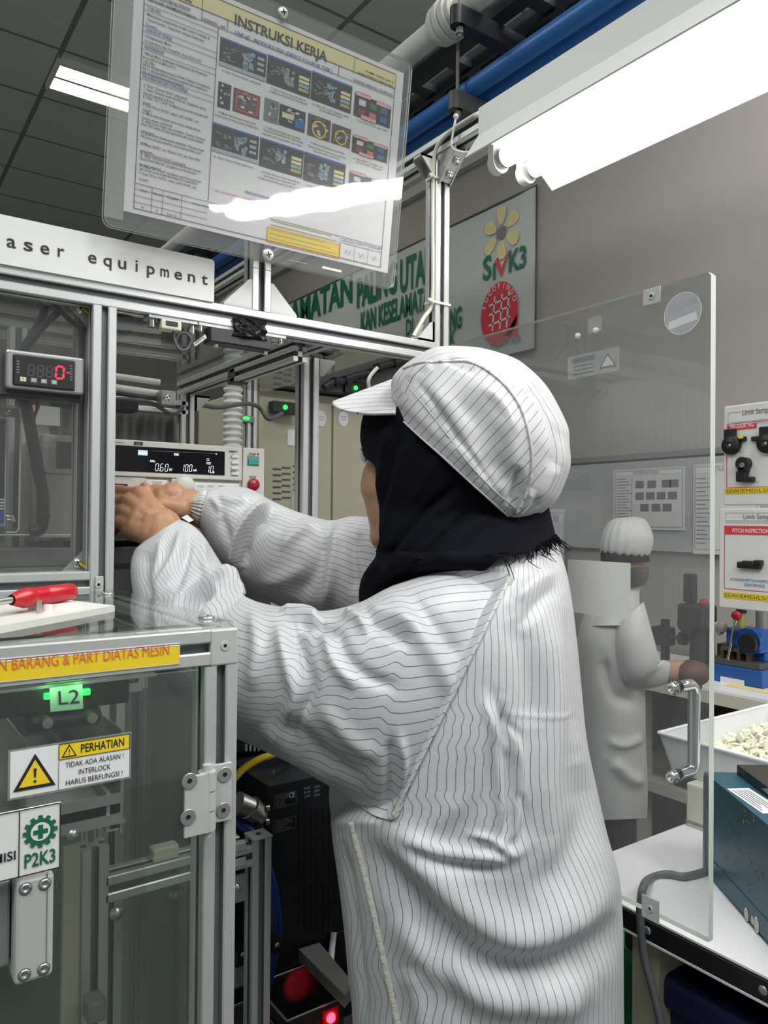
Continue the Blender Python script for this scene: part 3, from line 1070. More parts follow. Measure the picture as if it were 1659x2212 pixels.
# back of the caution sticker (seen through its paper)
P, x0, z0, x1, z1 = door_print('s', 1216, 770, 1327, 798, 'paper_dim')
w_, h_ = x1 - x0, z1 - z0
P.rect(x0 + w_ * .08, z0 + h_ * .66, x0 + w_ * .55, z0 + h_ * .9, 'paper', 1)
for k in range(3):
    P.rect(x0 + w_ * .12, z0 + h_ * (.48 - .17 * k), x0 + w_ * .52, z0 + h_ * (.56 - .17 * k), 'frost', 1)
P.poly([(x0 + w_ * .62, z0 + h_ * .2), (x0 + w_ * .96, z0 + h_ * .2), (x0 + w_ * .79, z0 + h_ * .85)], 'cream', 1)
P.poly([(x0 + w_ * .67, z0 + h_ * .28), (x0 + w_ * .91, z0 + h_ * .28), (x0 + w_ * .79, z0 + h_ * .72)], 'paper', 2)
P.build('caution_sticker_back', door)
P, x0, z0, x1, z1 = door_print('s', 1259, 685, 1289, 712, 'paper_dim')
P.build('small_label', door)
a, b = onX(1227, 1208, XD), onX(1362, 1339, XD)
P = Print((XD - 0.0004, 0, 0), (0, -1, 0), Z3, (-1, 0, 0), 0.0003)
P.rect(-max(a.y, b.y), min(a.z, b.z), -min(a.y, b.y), max(a.z, b.z), 'white_sign', 0)
P.build('blank_label', door)
p = onX(1475, 677, XD)
P = Print((XD - 0.0004, 0, 0), (0, -1, 0), Z3, (-1, 0, 0), 0.0003)
rr = 0.0255
P.disc(-p.y, p.z, rr, 'frost', 0, 40)
P.disc(-p.y, p.z, rr, 'paper', 1, 40, r2=rr * .965)
for (za, zb2, m_) in ((0.25, 0.62, 'acrylic_film'), (-.55, -.15, 'paper_dim')):
    P.poly([(-p.y - rr * .75, p.z + rr * (za - .12)), (-p.y + rr * .8, p.z + rr * (za + .1)), (-p.y + rr * .72, p.z + rr * (zb2 + .1)), (-p.y - rr * .75, p.z + rr * (zb2 - .12))], m_, 1)
P.build('round_sticker', door)
for (u, v) in ((1249, 726), (1288, 714)):
    p = onX(u, v, XD)
    MB().lathe((XD, p.y, p.z), (-1, 0, 0), [(0.0042, 0), (0.0038, 0.003), (0.002, 0.004), (0, 0.0042)], 14).build('door_rivet', 'white_plastic', door)
# hinges on the right post
for z in (z_t - 0.12, z_b + 0.12):
    mb = MB().bbox((XD - 0.004, YF - 0.03, z - 0.03), (XD - 0.0005, YF - 0.001, z + 0.03), 0.001)
    mb.cyl((XD + 0.002, YF - 0.006, z - 0.03), (XD + 0.002, YF - 0.006, z + 0.03), 0.005, n=14)
    mb.build('hinge', 'alu_cast', machine)

# ------------------------------------------------------------------ name board on the beam
p = onY(458, 560, YF - 0.004)
sz1, sz0 = onY(451, 559, YF - 0.004).z, BZ1 - 0.001
sx1 = onY(463, 600, YF - 0.004).x
t = thing('name_board', (sx1 - 0.3, YF, sz0), 'long white name board lettered in black standing on the top beam', 'sign')
mb = MB()
r = 0.004
mb.prism([(sx1 - 0.75, sz0), (sx1, sz0), (sx1, sz1 - r), (sx1 - r * .3, sz1 - r * .3), (sx1 - r, sz1), (sx1 - 0.75, sz1)], (0, YF - 0.004, 0), X3, Z3, Y3, 0.004)
mb.build('board', 'white_sign', t)
P = Print((0, YF - 0.0042, 0), X3, Z3, (0, -1, 0), 0.0003)
zl = 440
pts = [(u / 2.304, 440 + v / 2.304) for u, v in ((56, 218), (1018, 402))]
pa_, pb_ = onY(*pts[0], YF - .0042), onY(*pts[1], YF - .0042)
pitch = (pb_.x - pa_.x) / 13
for k, chx in enumerate('Laser equipment'):
    if chx == ' ':
        continue
    x = pa_.x + pitch * (k - 1)
    z = pa_.z + (pb_.z - pa_.z) * (k - 1) / 13
    wd = {'i': None, 'm': pitch * .62, 't': pitch * .48, 'r': pitch * .42, 'L': pitch * .5}.get(chx, pitch * .55)
    P.text(chx, x, z, 0.0225, 'black_text', width=wd, align='C', bold=.008)
P.build('lettering', t)

# ------------------------------------------------------------------ work instruction holder on its own short post
BT = math.radians(7.5)
bn = Vector((0, -math.cos(BT), -math.sin(BT)))
bup = Vector((0, -math.sin(BT), math.cos(BT)))
bo = Vector((0.48, YF - 0.034, onY(520, 557, YF - 0.034).z))


def bp(u, v, lift=0.0):
    d = ray(u, v)
    o = bo + bn * lift
    p = CAM + d * ((o - CAM).dot(bn) / d.dot(bn))
    return (p - bo).dot(X3), (p - bo).dot(bup)


def zb1(x, y):   # measured in an enlarged crop
    return bp(220 + x / 2.44, y / 2.44)


post_x = onY(566, 600, YF).x
sup = thing('sign_holder', (post_x, YF, BZ1), 'clear acrylic sign holder with a printed work instruction on a short post', 'sign')
prof('short_post', (post_x, YF + hb, BZ1), (post_x, YF + hb, BZ1 + 0.06), sup)
prof('short_post', (post_x, YF + hb, BZ1 + 0.0605), (post_x, YF + hb + 0.004, BZ1 + 0.36), sup)
for sx in (-1, 1):
    mb = MB()
    L = 0.043
    poly = [(0, 0), (L, 0), (L, 0.003), (0.008, L - 0.004), (0.004, L), (0, L)]
    for ya in (YF + 0.001, YF + 0.026):
        mb.prism([(x * sx, z) for x, z in poly], (post_x + sx * hb, ya, BZ1), X3, Z3, Y3, 0.003)
    mb.box((min(post_x + sx * hb, post_x + sx * (hb + L)), YF + .001, BZ1), (max(post_x + sx * hb, post_x + sx * (hb + L)), YF + .029, BZ1 + .003))
    mb.build('post_gusset', 'alu_cast', sup)
(bx0, bz0) = bp(220, 488)
(bx1, bz1) = bp(847, 627)
(tx1, tz1) = bp(888, 138)
bx1 = (bx1 + tx1) / 2
bz0 = (bz0 + bz1) / 2
bz1 = tz1


def rrect(x0, z0, x1, z1, r, n=5):
    pts = []
    for cx, cz, a0 in ((x1 - r, z0 + r, -90), (x1 - r, z1 - r, 0), (x0 + r, z1 - r, 90), (x0 + r, z0 + r, 180)):
        for k in range(n + 1):
            a = math.radians(a0 + 90 * k / n)
            pts.append((cx + r * math.cos(a), cz + r * math.sin(a)))
    return pts


def slab(mb, poly, lift0, lift1, m_face=0, m_edge=1):
    n = len(poly)
    A = [bo + X3 * x + bup * z + bn * lift0 for x, z in poly]
    B = [bo + X3 * x + bup * z + bn * lift1 for x, z in poly]
    mb.use(m_face); mb.add(A, [list(range(n))[::-1]], False); mb.add(B, [list(range(n))], False)
    mb.use(m_edge)
    mb.add(A + B, [(k, (k + 1) % n, n + (k + 1) % n, n + k) for k in range(n)], False)


mb = MB()
slab(mb, rrect(bx0, bz0, bx1, bz1, 0.012), -0.003, 0.0)
mb.build('back_plate', ['acrylic_holder', 'door_edge'], sup)
mb = MB()
slab(mb, rrect(bx0 + .001, bz0 + .001, bx1 - .001, bz1 - .001, 0.012), 0.004, 0.0065)
fp = mb.build('front_plate', ['acrylic_holder', 'door_edge'], sup)
# sheet of paper between the plates
sx0_, sz0_ = zb1(112, 1112)
sx1_, _ = zb1(1500, 1445)
sx1b, sz1_ = zb1(1590, 405)
sx1_ = (sx1_ + sx1b) / 2
sz1_ += 0.004
mb = MB()
o_ = bo + bn * 0.0012
mb.add([o_ + X3 * x + bup * z + bn * l for l in (0, 0.0006) for x, z in ((sx0_, sz0_), (sx1_, sz0_), (sx1_, sz1_), (sx0_, sz1_))],
       [(0, 3, 2, 1), (4, 5, 6, 7), (0, 1, 5, 4), (1, 2, 6, 5), (2, 3, 7, 6), (3, 0, 4, 7)], False)
sheet = mb.build('instruction_sheet', 'paper', sup)
# frosted margin strips of the holder
mb = MB()
for (x0, z0, x1, z1) in ((bx0 + .002, bz0 + .012, sx0_ - .0, bz1 - .004),):
    slab(mb, [(x0, z0), (x1, z0), (x1, z1), (x0, z1)], 0.0007, 0.0012, 0, 0)
mb.build('side_tape', 'acrylic_film', sup)
mb = MB()
for (zx, zy, zx2, zy2) in ((975, 1362, 1070, 1395), (1150, 1395, 1250, 1440)):
    a, b = zb1(zx, zy + 10), zb1(zx2, zy2)
    o2 = bo + bn * 0.0068
    vs = [o2 + X3 * x + bup * z for x, z in ((a[0], b[1]), (b[0], b[1]), (b[0], a[1]), (a[0], a[1]))]
    mb.quad(*vs)
mb.build('white_tape', 'paper_dim', fp)
for (u, v, r) in ((574, 552, 0.0085), (606, 32, 0.0075)):
    x, z = bp(u, v)
    c = bo + X3 * x + bup * z + bn * 0.0065
    mb = MB()
    mb.lathe(c, bn, [(r, 0), (r, 0.001), (r * .75, 0.0028), (r * .3, 0.0035), (0, 0.0036)], 20)
    mb.use(1)
    for a in (0.3, 1.87):
        mb.obox(c + bn * 0.0037, (X3 * math.cos(a) + bup * math.sin(a), bn, bup * math.cos(a) - X3 * math.sin(a)), (r * .5, 0.0003, r * .1))
    mb.build('mounting_screw', ['alu', 'black'], sup)
# printing
pm('lcd_pic', (0.25, 0.45, 0.55), 0.5)
P = Print(bo + bn * 0.0019, X3, bup, bn, 0.00025)
EXT = {}


def zr(x, y):
    return zb1(x, y)


# frame geometry in sheet coordinates
fx0, fz0 = zr(165, 1100)
fx1, fz1b = zr(1467, 1410)
fz0 = (fz0 + fz1b) / 2
fx1 = (fx1 + zr(1540, 430)[0]) / 2
fz1 = zr(1535, 395)[1] + 0.001
FWD, FH = fx1 - fx0, fz1 - fz0


def fr(x, y):  # crop pixels -> sheet
    return zr(x, y)


hz = zr(1540, 470)[1]             # bottom of the yellow head band
hz2 = zr(1537, 520)[1]            # bottom of the line below it
xs1 = zr(525, 60)[0]
xs3 = zr(1325, 370)[0]
P.rect(fx0, hz, fx1, fz1, 'yellow_pale', 1)
P.frame(fx0, fz0, fx1, fz1, 0.0008, 'black_text', 3)
P.line(fx0, hz, fx1, hz, 0.0007, 'black_text', 3)
P.line(fx0, hz2, fx1, hz2, 0.0007, 'black_text', 3)
P.line(xs1, fz1, xs1, hz2, 0.0007, 'black_text', 3)
P.line(xs3, fz1, xs3, hz, 0.0007, 'black_text', 3)
xs2 = zr(657, 160)[0]; xs4 = zr(1243, 390)[0]
P.line(xs2, hz, xs2, hz2, 0.0007, 'black_text', 3)
P.line(xs4, hz, xs4, hz2, 0.0007, 'black_text', 3)


def st(s, x0, y0, x1, y1, h, m='black_text', bold=0.007, l=3):
    """one line from crop pixel (x0,y0) to (x1,y1) on the baseline, h = letter height in crop pixels"""
    a, b = fr(x0, y0), fr(x1, y1)
    size = h * 0.00026 * 1.38
    P.text(s, a[0], (a[1] + b[1]) / 2, size, m, width=b[0] - a[0], bold=bold, l=l)


st('INSTRUKSI KERJA', 695, 135, 1182, 325, 50, bold=0.022)
st('LINE #2 : PRODUKSI SSW (DIRECT COUPLER TYPE )', 697, 190, 1210, 385, 20, 'blue_print', bold=0.01)
st('Panasonic', 300, -55, 470, 25, 34, bold=0.03)
st('Gobel Energy Indonesia', 300, 5, 465, 45, 11)
st('Electro-Mechanical Device', 300, 15, 460, 58, 11)
st('NO.KODE : IK/EMD/FC/G3#2/18', 240, 15, 490, 98, 15, bold=0.008)
st('EDISI/REV : 0/0', 530, 112, 645, 158, 15, bold=0.008)
st('DUMMY CHECK LEAK &', 1385, 385, 1532, 440, 11, bold=0.01)
st('CHARATERISTIC INSPECTION', 1345, 392, 1530, 462, 11, bold=0.01)
st('TANGGAL BERLAKU : 03-APR-2023', 1320, 430, 1530, 508, 12, bold=0.01)
xl1 = zr(608, 190)[0]
zlow = zr(565, 960)[1]
P.line(xl1, hz2, xl1, zr(560, 1060)[1], 0.0007, 'black_text', 3)
heads = [('TUJUAN', 235, 50, 305, 78), ('LINGKUP KERJA', 228, 170, 368, 212), ('REFERENSI', 222, 260, 322, 288), ('PROSEDUR/URUTAN KERJA', 212, 412, 450, 490)]
for s, x0, y0, x1, y1 in heads:
    st(s, x0, y0, x1, y1, 15, 'blue_print', bold=0.012)
    zz = fr((x0 + x1) / 2, (y0 + y1) / 2)[1]
    P.line(fx0, zz + 0.0052, xl1, zz + 0.0052, 0.0005, 'black_text', 3)
    P.line(fx0, zz - 0.0018, xl1, zz - 0.0018, 0.0005, 'black_text', 3)
left = [('Melakukan pengecekan fungsi mesin Leakage &', 235, 82, 565, 198), ('Characteristic  Inspection dengan beberapa', 233, 108, 535, 210), ('Dummy.', 231, 130, 290, 150),
        ('• Pengawasan Mutu', 222, 190, 362, 238), ('• Kebersihan dan Kerapihan Area Kerja (5S)', 220, 220, 520, 318),
        ('• Manual Mutu, Lingkungan, Keselamatan dan Kesehatan', 217, 285, 552, 392), ('Kerja (QEOH & SM) (Level 1)', 215, 305, 385, 355), ('• ISO 9001', 213, 322, 275, 342), ('GP-02 (Pengendalian proses), GP-04 (Tindakan Pencegahan),', 212, 342, 567, 460), ('GP-11 (Pengendalian Peralatan pengujian dan pengukuran,', 211, 362, 555, 475), ('GP-14 (Pemeriksaan dan pengujian)', 210, 382, 425, 448),
        ('6. Tekan "Dummy Check", pada panel.', 217, 450, 447, 518), ('7. Tekan "Dummy check All shift set". (Lingkaran warna', 216, 472, 545, 570), ('Abu-abu berubah jadi biru)', 214, 492, 378, 538), ('8. Tekan "All 1 Cycle". (Lingkaran warna biru berubah jadi', 213, 512, 553, 612), ('merah).', 212, 538, 258, 552),
        ('9. Putar SW ke "AUTO", tekan "LAST WORK", lalu', 212, 560, 505, 634), ('"START".', 211, 580, 262, 592), ('10. Mesin akan berputar secara Auto sampai semua', 209, 605, 516, 676), ('Dummy tereject di BOX NG.', 208, 625, 372, 662), ('11. Buka Cover Depan dan masukkan  "Dummy Terminal', 206, 650, 540, 722), ('Pitch OK" pada area jig inspection, lalu tutup kembali', 205, 668, 530, 736), ('cover mesin.', 204, 690, 275, 706), ('12. Buka Cover Belakang dan masukkan  "Dummy Angle', 203, 712, 536, 780), ('NG"pada area jig inspection, lalu tutup kembali cover', 202, 730, 520, 795), ('mesin.', 201, 750, 240, 760),
        ('13. Tekan "RESET", lalu "READY ON", lalu "ALL ORG",', 200, 772, 520, 832), ('pada panel.', 199, 792, 265, 806), ('14. Tekan "Dummy Check", pada panel.', 198, 812, 440, 860), ('15. Tekan "Dummy Check Chara Shift Set dan Dummy', 197, 830, 520, 890), ('Check Pitch Shift Set". (Lingkaran warna Abu-abu', 196, 850, 492, 898), ('berubah jadi biru)', 195, 868, 308, 888), ('16. Tekan "All 1 Cycle". (Lingkaran warna biru berubah', 194, 888, 520, 942), ('jadi merah untuk Angle dan tetap biru untuk Pitch)', 193, 905, 500, 952), ('17. Putar SW ke "AUTO", tekan "LAST WORK", lalu', 192, 925, 495, 974), ('"START".', 191, 945, 248, 955)]
for s, x0, y0, x1, y1 in left:
    st(s, x0, y0 + 8, x1, y1 + 8, 11.5)
# pictures on the sheet: dark machine screens, each with light shapes
pics = [(622, 195, 872, 390, 0), (872, 288, 1105, 490, 0), (1105, 375, 1320, 570, 0), (582, 645, 830, 835, 0), (832, 725, 1065, 910, 0), (1065, 800, 1285, 985, 0)]


def pic_rect(x0, y0, x1, y1):
    a = fr(x0, y0); b = fr(x1, y1)
    return a[0], b[1], b[0], a[1]


def picture(x0, y0, x1, y1, dark='navy_black'):
    # crop corners: left-top (x0,y0); the right-bottom corner sits lower by the slope of the sheet
    X0, Z1 = fr(x0, y0)
    X1 = fr(x1 - 12, y1)[0]
    Z0 = fr(x0, y0 + 152)[1]
    P.rect(X0, Z0, X1, Z1, dark, 2)
    return X0, Z0, X1, Z1


rr_ = random.Random(3)
for k, (x0, y0, x1, y1, _) in enumerate(pics):
    X0, Z0, X1, Z1 = picture(x0, y0, x1, y1)
    w, h = X1 - X0, Z1 - Z0
    P.rect(X0, Z1 - h * .07, X1, Z1, 'blue_print', 3)
    if k in (0, 3):
        P.rect(X0, Z0, X1, Z0 + h * .14, 'grey_print', 3)
    for j in range(18):
        cx = X0 + w * (0.62 + rr_.uniform(-.14, .12)) * (0.8 if k not in (0, 3) else 1)
        cz = Z0 + h * rr_.uniform(.22, .78)
        s = w * rr_.uniform(.02, .05)
        P.rect(cx - s, cz - s, cx + s, cz + s, rr_.choice(['lcd_pic', 'frost', 'grey_print', 'lcd_pic']), 4)
    for j in range(16):
        cx = X0 + w * rr_.uniform(.05, .35); cz = Z0 + h * rr_.uniform(.2, .7)
        P.rect(cx, cz, cx + w * .07, cz + h * .05, 'grey_mid', 4)
    if k not in (0, 3):
        for j, m_ in enumerate(('yellow_pale', 'yellow_pale', 'lcd_pic', 'label_gold')):
            P.rect(X0 + w * .72, Z0 + h * (.58 - .15 * j), X0 + w * .96, Z0 + h * (.69 - .15 * j), m_, 4)
    else:
        for j in range(3):
            P.rect(X0 + w * .8, Z0 + h * (.3 + .2 * j), X0 + w * .95, Z0 + h * (.4 + .2 * j), 'grey_print', 4)
photos = [(612, 430, 678, 570, 'navy_black'), (692, 462, 832, 610, 'brown'), (855, 515, 930, 650, 'grey_mid'), (935, 548, 1070, 690, 'navy_black'), (1085, 598, 1202, 740, 'grey_dark'), (1210, 650, 1308, 775, 'brown')]
for k, (x0, y0, x1, y1, m_) in enumerate(photos):
    X0, Z1 = fr(x0, y0); X1 = fr(x1 - 6, y1)[0]; Z0 = fr(x0, y0 + (135, 125, 122, 112, 115, 105)[k])[1]
    P.rect(X0, Z0, X1, Z1, m_, 2)
    w, h = X1 - X0, Z1 - Z0
    for j in range(14):
        cx = X0 + w * rr_.uniform(.1, .8); cz = Z0 + h * rr_.uniform(.1, .85)
        P.rect(cx, cz, cx + w * .14, cz + h * .1, rr_.choice(['grey_print', 'grey_mid', 'black_text', 'paper_dim']), 3)
    if k == 1:
        P.frame(X0 + w * .12, Z0 + h * .1, X0 + w * .9, Z0 + h * .85, 0.002, 'red_print', 4)
    if k == 3:
        P.rect(X0 + w * .1, Z0 + h * .4, X0 + w * .55, Z0 + h * .65, 'yellow_pale', 4)
        P.rect(X0 + w * .6, Z0 + h * .1, X0 + w * .95, Z0 + h * .55, 'blue_pipe', 4)
    if k in (4, 5):
        P.disc(X0 + w * .5, Z0 + h * .4, w * .32, 'yellow', 4, 20, r2=w * .26)
panels = [(1330, 490, 1515, 640, 'navy_black'), (1318, 715, 1500, 820, 'navy_black'), (1302, 905, 1490, 1005, 'grey_dark')]
for k, (x0, y0, x1, y1, m_) in enumerate(panels):
    X0, Z1 = fr(x0, y0); X1 = fr(x1, y1)[0]; Z0 = fr(x0, y0 + (122, 88, 92)[k])[1]
    P.rect(X0, Z0, X1, Z1, m_, 2)
    w, h = X1 - X0, Z1 - Z0
    for i in range(3):
        for j in range(2):
            P.rect(X0 + w * (.12 + .3 * i), Z0 + h * (.12 + .42 * j), X0 + w * (.30 + .3 * i), Z0 + h * (.38 + .42 * j), ['red_dark', 'orange_text', 'blue_pipe', 'paper_dim', 'green_bag', 'blue_pipe'][i + 3 * j], 3)
    for (ax_, az_, s) in ((.02, .92, '1) AUTO'), (.58, .84, '2) LAST WORK'), (.2, -.02, '3) START')):
        P.rect(X0 + w * ax_, Z0 + h * az_, X0 + w * (ax_ + .4), Z0 + h * (az_ + .16), 'paper', 4)
        P.frame(X0 + w * ax_, Z0 + h * az_, X0 + w * (ax_ + .4), Z0 + h * (az_ + .16), 0.0006, 'red_print', 5)
        P.text(s, X0 + w * (ax_ + .03), Z0 + h * (az_ + .04), h * .13, 'red_print', width=w * .34, l=6)
caps = [('6. Tekan "Dummy Check", pada panel.', 630, 375, 835, 445), ('7. Tekan "Dummy check All shift set".', 885, 465, 1075, 535), ('(Lingkaran warna Abu-abu berubah jadi', 880, 482, 1078, 550), ('8. Tekan "All 1 Cycle". (Lingkaran warna', 1110, 550, 1295, 620), ('biru berubah jadi merah).', 1145, 575, 1260, 625), ('9. Putar SW ke "AUTO", tekan "LAST', 1337, 636, 1498, 690),
        ('10. Mesin akan berputar secara Auto', 610, 592, 806, 655), ('sampai semua Dummy tereject di BOX NG.', 592, 605, 820, 680), ('11. Buka Cover Depan dan masukkan', 858, 670, 1042, 735), ('"Dummy Terminal Pitch OK" pada area jig', 845, 688, 1055, 750), ('inspection, lalu tutup kembali cover mesin.', 840, 702, 1052, 772), ('12. Buka Cover Belakang dan masukkan', 1096, 752, 1274, 812), ('"Dummy Angle NG" pada area jig inspection,', 1082, 770, 1282, 835), ('lalu tutup kembali cover mesin.', 1112, 795, 1250, 840), ('13. Tekan "RESET", lalu "READY ON",', 1320, 835, 1480, 885), ('lalu "ALL ORG", pada panel', 1335, 855, 1470, 895),
        ('14. Tekan "Dummy Check", pada panel.', 585, 825, 795, 885), ('15. Tekan "Dummy Check Chara Shift Set', 838, 905, 1040, 965), ('dan Dummy Check Pitch Shift Set".', 850, 925, 1020, 978), ('(Lingkaran warna Abu-abu berubah jadi biru)', 822, 938, 1045, 998), ('16. Tekan "All 1 Cycle". (Lingkaran warna biru', 1072, 975, 1270, 1035)]
for s, x0, y0, x1, y1 in caps:
    st(s, x0, y0 + 5, x1, y1 + 5, 9.5)
xlb = zr(560, 1060)[0]
zt_ = zr(168, 965)[1]
P.line(fx0, zt_, fx1, zt_, 0.0006, 'black_text', 3)
zz3 = fz0 + (zt_ - fz0) * 0.78
P.line(fx0, zz3, xl1, zz3, 0.0005, 'black_text', 3)
for k in (0.26, 0.52):
    P.line(fx0, fz0 + (zt_ - fz0) * k, xl1, fz0 + (zt_ - fz0) * k, 0.0005, 'black_text', 3)
for x, y in ((263, 990), (320, 1005), (418, 1030)):
    xx = zr(x, y)[0]
    P.line(xx, zt_, xx, fz0, 0.0005, 'black_text', 3)
for s, x0, y0, x1, y1 in (('Edisi', 198, 1008, 235, 1016), ('Revisi', 270, 1026, 312, 1034), ('Tanggal', 340, 1042, 398, 1056), ('Uraian Perubahan', 476, 1078, 600, 1106), ('0', 206, 1100, 216, 1102), ('0', 282, 1118, 292, 1120), ('3-Apr-23', 338, 1132, 390, 1146)):
    st(s, x0, y0, x1, y1, 10)
st('PENGAWASAN MUTU', 752, 1022, 905, 1058, 13, 'blue_print', bold=0.015)
st('1. Jika hasil pengecekan "DUMMY" tidak sesuai', 577, 1005, 885, 1085, 10, 'red_print')
a = fr(870, 1195); b = (fr(1248, 1355)[0], fr(870, 1275)[1])
P.rect(a[0], b[1], b[0], a[1], 'yellow', 2)
P.frame(a[0], b[1], b[0], a[1], 0.0006, 'orange_text', 4)
for k in range(5):
    P.line(a[0] + .004, b[1] + .006 + .006 * k, b[0] - .006 - .01 * (k % 3), b[1] + .006 + .006 * k, 0.0012, 'label_gold', 3)
for x, y in ((1252, 1258), (1330, 1278), (1400, 1298)):
    xx = zr(x, y)[0]
    P.line(xx, fz0, xx, fz0 + 0.028, 0.0005, 'black_text', 3)
P.line(zr(1252, 1300)[0], fz0 + .028, fx1, fz0 + .028, 0.0005, 'black_text', 3)
P.line(zr(1252, 1300)[0], fz0 + .022, fx1, fz0 + .022, 0.0005, 'black_text', 3)
for s, x0, y0, x1, y1 in (('APPROVED', 1260, 1272, 1322, 1288), ('QUALITY', 1340, 1290, 1390, 1302), ('PRODUKSI', 1408, 1308, 1460, 1320)):
    st(s, x0, y0, x1, y1, 8)
for (x, y) in ((1275, 1330), (1345, 1345), (1415, 1362)):
    c = zr(x, y)
    pts = [(c[0] + 0.0022 * k, c[1] + 0.004 * math.sin(k * 2.1 + x)) for k in range(6)]
    for k in range(5):
        P.line(*pts[k], *pts[k + 1], 0.0005, 'grey_dark', 3)
P.build('printing', sheet)

# ------------------------------------------------------------------ fluorescent work lamp hung on the arm
ya_ = onX(1052, 250, XRc + 0.0).y
lamp_y1 = -0.31
fz = onX(1052, 305, XRc).z          # lower edge of the housing side
hx0 = XRc - 0.016
ry = ya_
pl = onY(1005, 343, ry); pr = onY(1193, 410, ry)
lx0, lx1 = pl.x, pr.x
lzb = (pl.z + pr.z) / 2
htop = onX(1052, 242, XRc).z
hx1 = hx0 + 0.11
lamp = thing('work_lamp', ((hx0 + hx1) / 2, 0.3, lzb), 'long bright twin tube fluorescent work lamp with white reflector', 'lamp')
mb = MB()
mb.box((hx0 - 0.002, lamp_y1, fz), (hx0, ry, htop)).box((hx1, lamp_y1, fz), (hx1 + 0.002, ry, htop)).box((hx0, lamp_y1, htop), (hx1, ry, htop + 0.002))
mb.build('housing', 'white_paint', lamp)
mb = MB()
for (xa, za, xb, zb2) in ((hx0 - 0.002, fz + 0.002, lx0, lzb), (hx1 + 0.002, fz + 0.002, lx1, lzb)):
    n_ = Vector((zb2 - za, 0, -(xb - xa))).normalized() * 0.0012
    vs = [Vector((xa, lamp_y1, za)), Vector((xb, lamp_y1, zb2)), Vector((xb, ry, zb2)), Vector((xa, ry, za))]
    mb.add([p + n_ for p in vs] + [p - n_ for p in vs], [(0, 1, 2, 3), (7, 6, 5, 4), (0, 4, 5, 1), (1, 5, 6, 2), (2, 6, 7, 3), (3, 7, 4, 0)], False)
mb.box((hx0, lamp_y1, fz - 0.002), (hx1, ry, fz + 0.001))
mb.build('reflector', 'white_paint', lamp)
cxs = [onY(1086, 345, ry + 0.01).x, onY(1146, 365, ry + 0.01).x]
tz = (onY(1086, 345, ry + .01).z + onY(1146, 365, ry + .01).z) / 2
for k, xt in enumerate(cxs):
    MB().cyl((xt, lamp_y1 + 0.02, tz), (xt, ry + 0.004, tz), 0.0155, n=24).build('fluorescent_tube', 'tube_light', lamp)
    mb = MB()
    mb.cyl((xt, ry + 0.002, tz), (xt, ry + 0.016, tz), 0.0158, n=24)
    mb.build('tube_cap', 'sheet_steel', lamp)
    mb = MB()
    mb.bbox((xt - 0.017, ry + 0.014, tz - 0.004), (xt + 0.017, ry + 0.028, fz + 0.012), 0.002)
    mb.cyl((xt, ry + 0.0135, tz - 0.004), (xt, ry + 0.0285, tz - 0.004), 0.0172, n=24)
    mb.build('lamp_holder', 'white_plastic', lamp)

# a second lamp of the same kind at the work place behind the camera
# ------------------------------------------------------------------ withstand voltage tester
YT = YF + 0.135
tx1 = onY(570, 1000, YT).x
tz1, tz0 = onY(245, 948, YT).z, onY(245, 1163, YT).z
tx0 = tx1 - 0.34
tester = thing('voltage_tester', ((tx0 + tx1) / 2, YT + 0.15, tz0 - 0.012), 'off white bench voltage tester with dark display and red stop button', 'test instrument')
tf = tz0 + 0.0
MB().bbox((tx0, YT + 0.004, tf), (tx1, YT + 0.33, tz1), 0.003).build('case', 'ivory_panel', tester)
xs_ = onY(523, 1000, YT).x
mb = MB().bbox((tx0 + .001, YT - 0.002, onY(350, 1032, YT).z), (xs_ - 0.0006, YT + 0.006, tz1 - 0.0), 0.0015)
mb.bbox((xs_ + 0.0006, YT - 0.002, tf), (tx1, YT + 0.006, tz1), 0.0015)
mb.build('front_panel', 'ivory_panel', tester)
mb = MB().box((tx0 + .002, YT - 0.0012, tf + 0.002), (onY(315, 1090, YT).x, YT + .005, onY(350, 1034, YT).z))
mb.bbox((onY(370, 1050, YT).x, YT - .0015, tf + .004), (onY(418, 1050, YT).x, YT + .005, onY(350, 1033, YT).z), .001)
mb.build('terminal_panel', 'ivory_panel', tester)
dx1 = onY(484, 1000, YT).x
dz1, dz0 = onY(250, 961, YT - .0025).z, onY(484, 1027, YT - .0025).z
MB().bbox((tx0 + 0.02, YT - 0.0032, dz0), (dx1, YT + 0.001, dz1), 0.0006).build('display_window', 'black_gloss', tester)
P = Print((0, YT - 0.0034, 0), X3, Z3, (0, -1, 0), 0.0002)


def ty(u, v):
    p = onY(u, v, YT - 0.0034)
    return p.x, p.z


SEG = {'0': 'abcdef', '1': 'bc', '6': 'acdefg', '8': 'abcdefg', '-': 'g'}


def seg(P, ch, x, z, w, h, t, m, l=2, slant=0.12):
    def L(x0, z0, x1, z1):
        P.line(x + x0 * w + slant * z0 * h, z + z0 * h, x + x1 * w + slant * z1 * h, z + z1 * h, t, m, l)
    g = {'a': (.12, 1, .88, 1), 'b': (1, .55, 1, .95), 'c': (1, .05, 1, .45), 'd': (.12, 0, .88, 0), 'e': (0, .05, 0, .45), 'f': (0, .55, 0, .95), 'g': (.12, .5, .88, .5)}
    for s in SEG[ch]:
        L(*g[s])


def digits(s, u0, v0, u1, hpx, m='lcd_digit'):
    a, b = ty(u0, v0), ty(u1, v0)
    h = hpx * 0.00072
    n = sum(c != '.' for c in s)
    pw = (b[0] - a[0]) / n
    k = 0
    for c in s:
        if c == '.':
            P.rect(a[0] + pw * k - pw * .12, a[1] - .0002, a[0] + pw * k - pw * .02, a[1] + .0006, m, 2)
            continue
        seg(P, c, a[0] + pw * k, a[1], pw * .58, h, 0.00075, m)
        k += 1


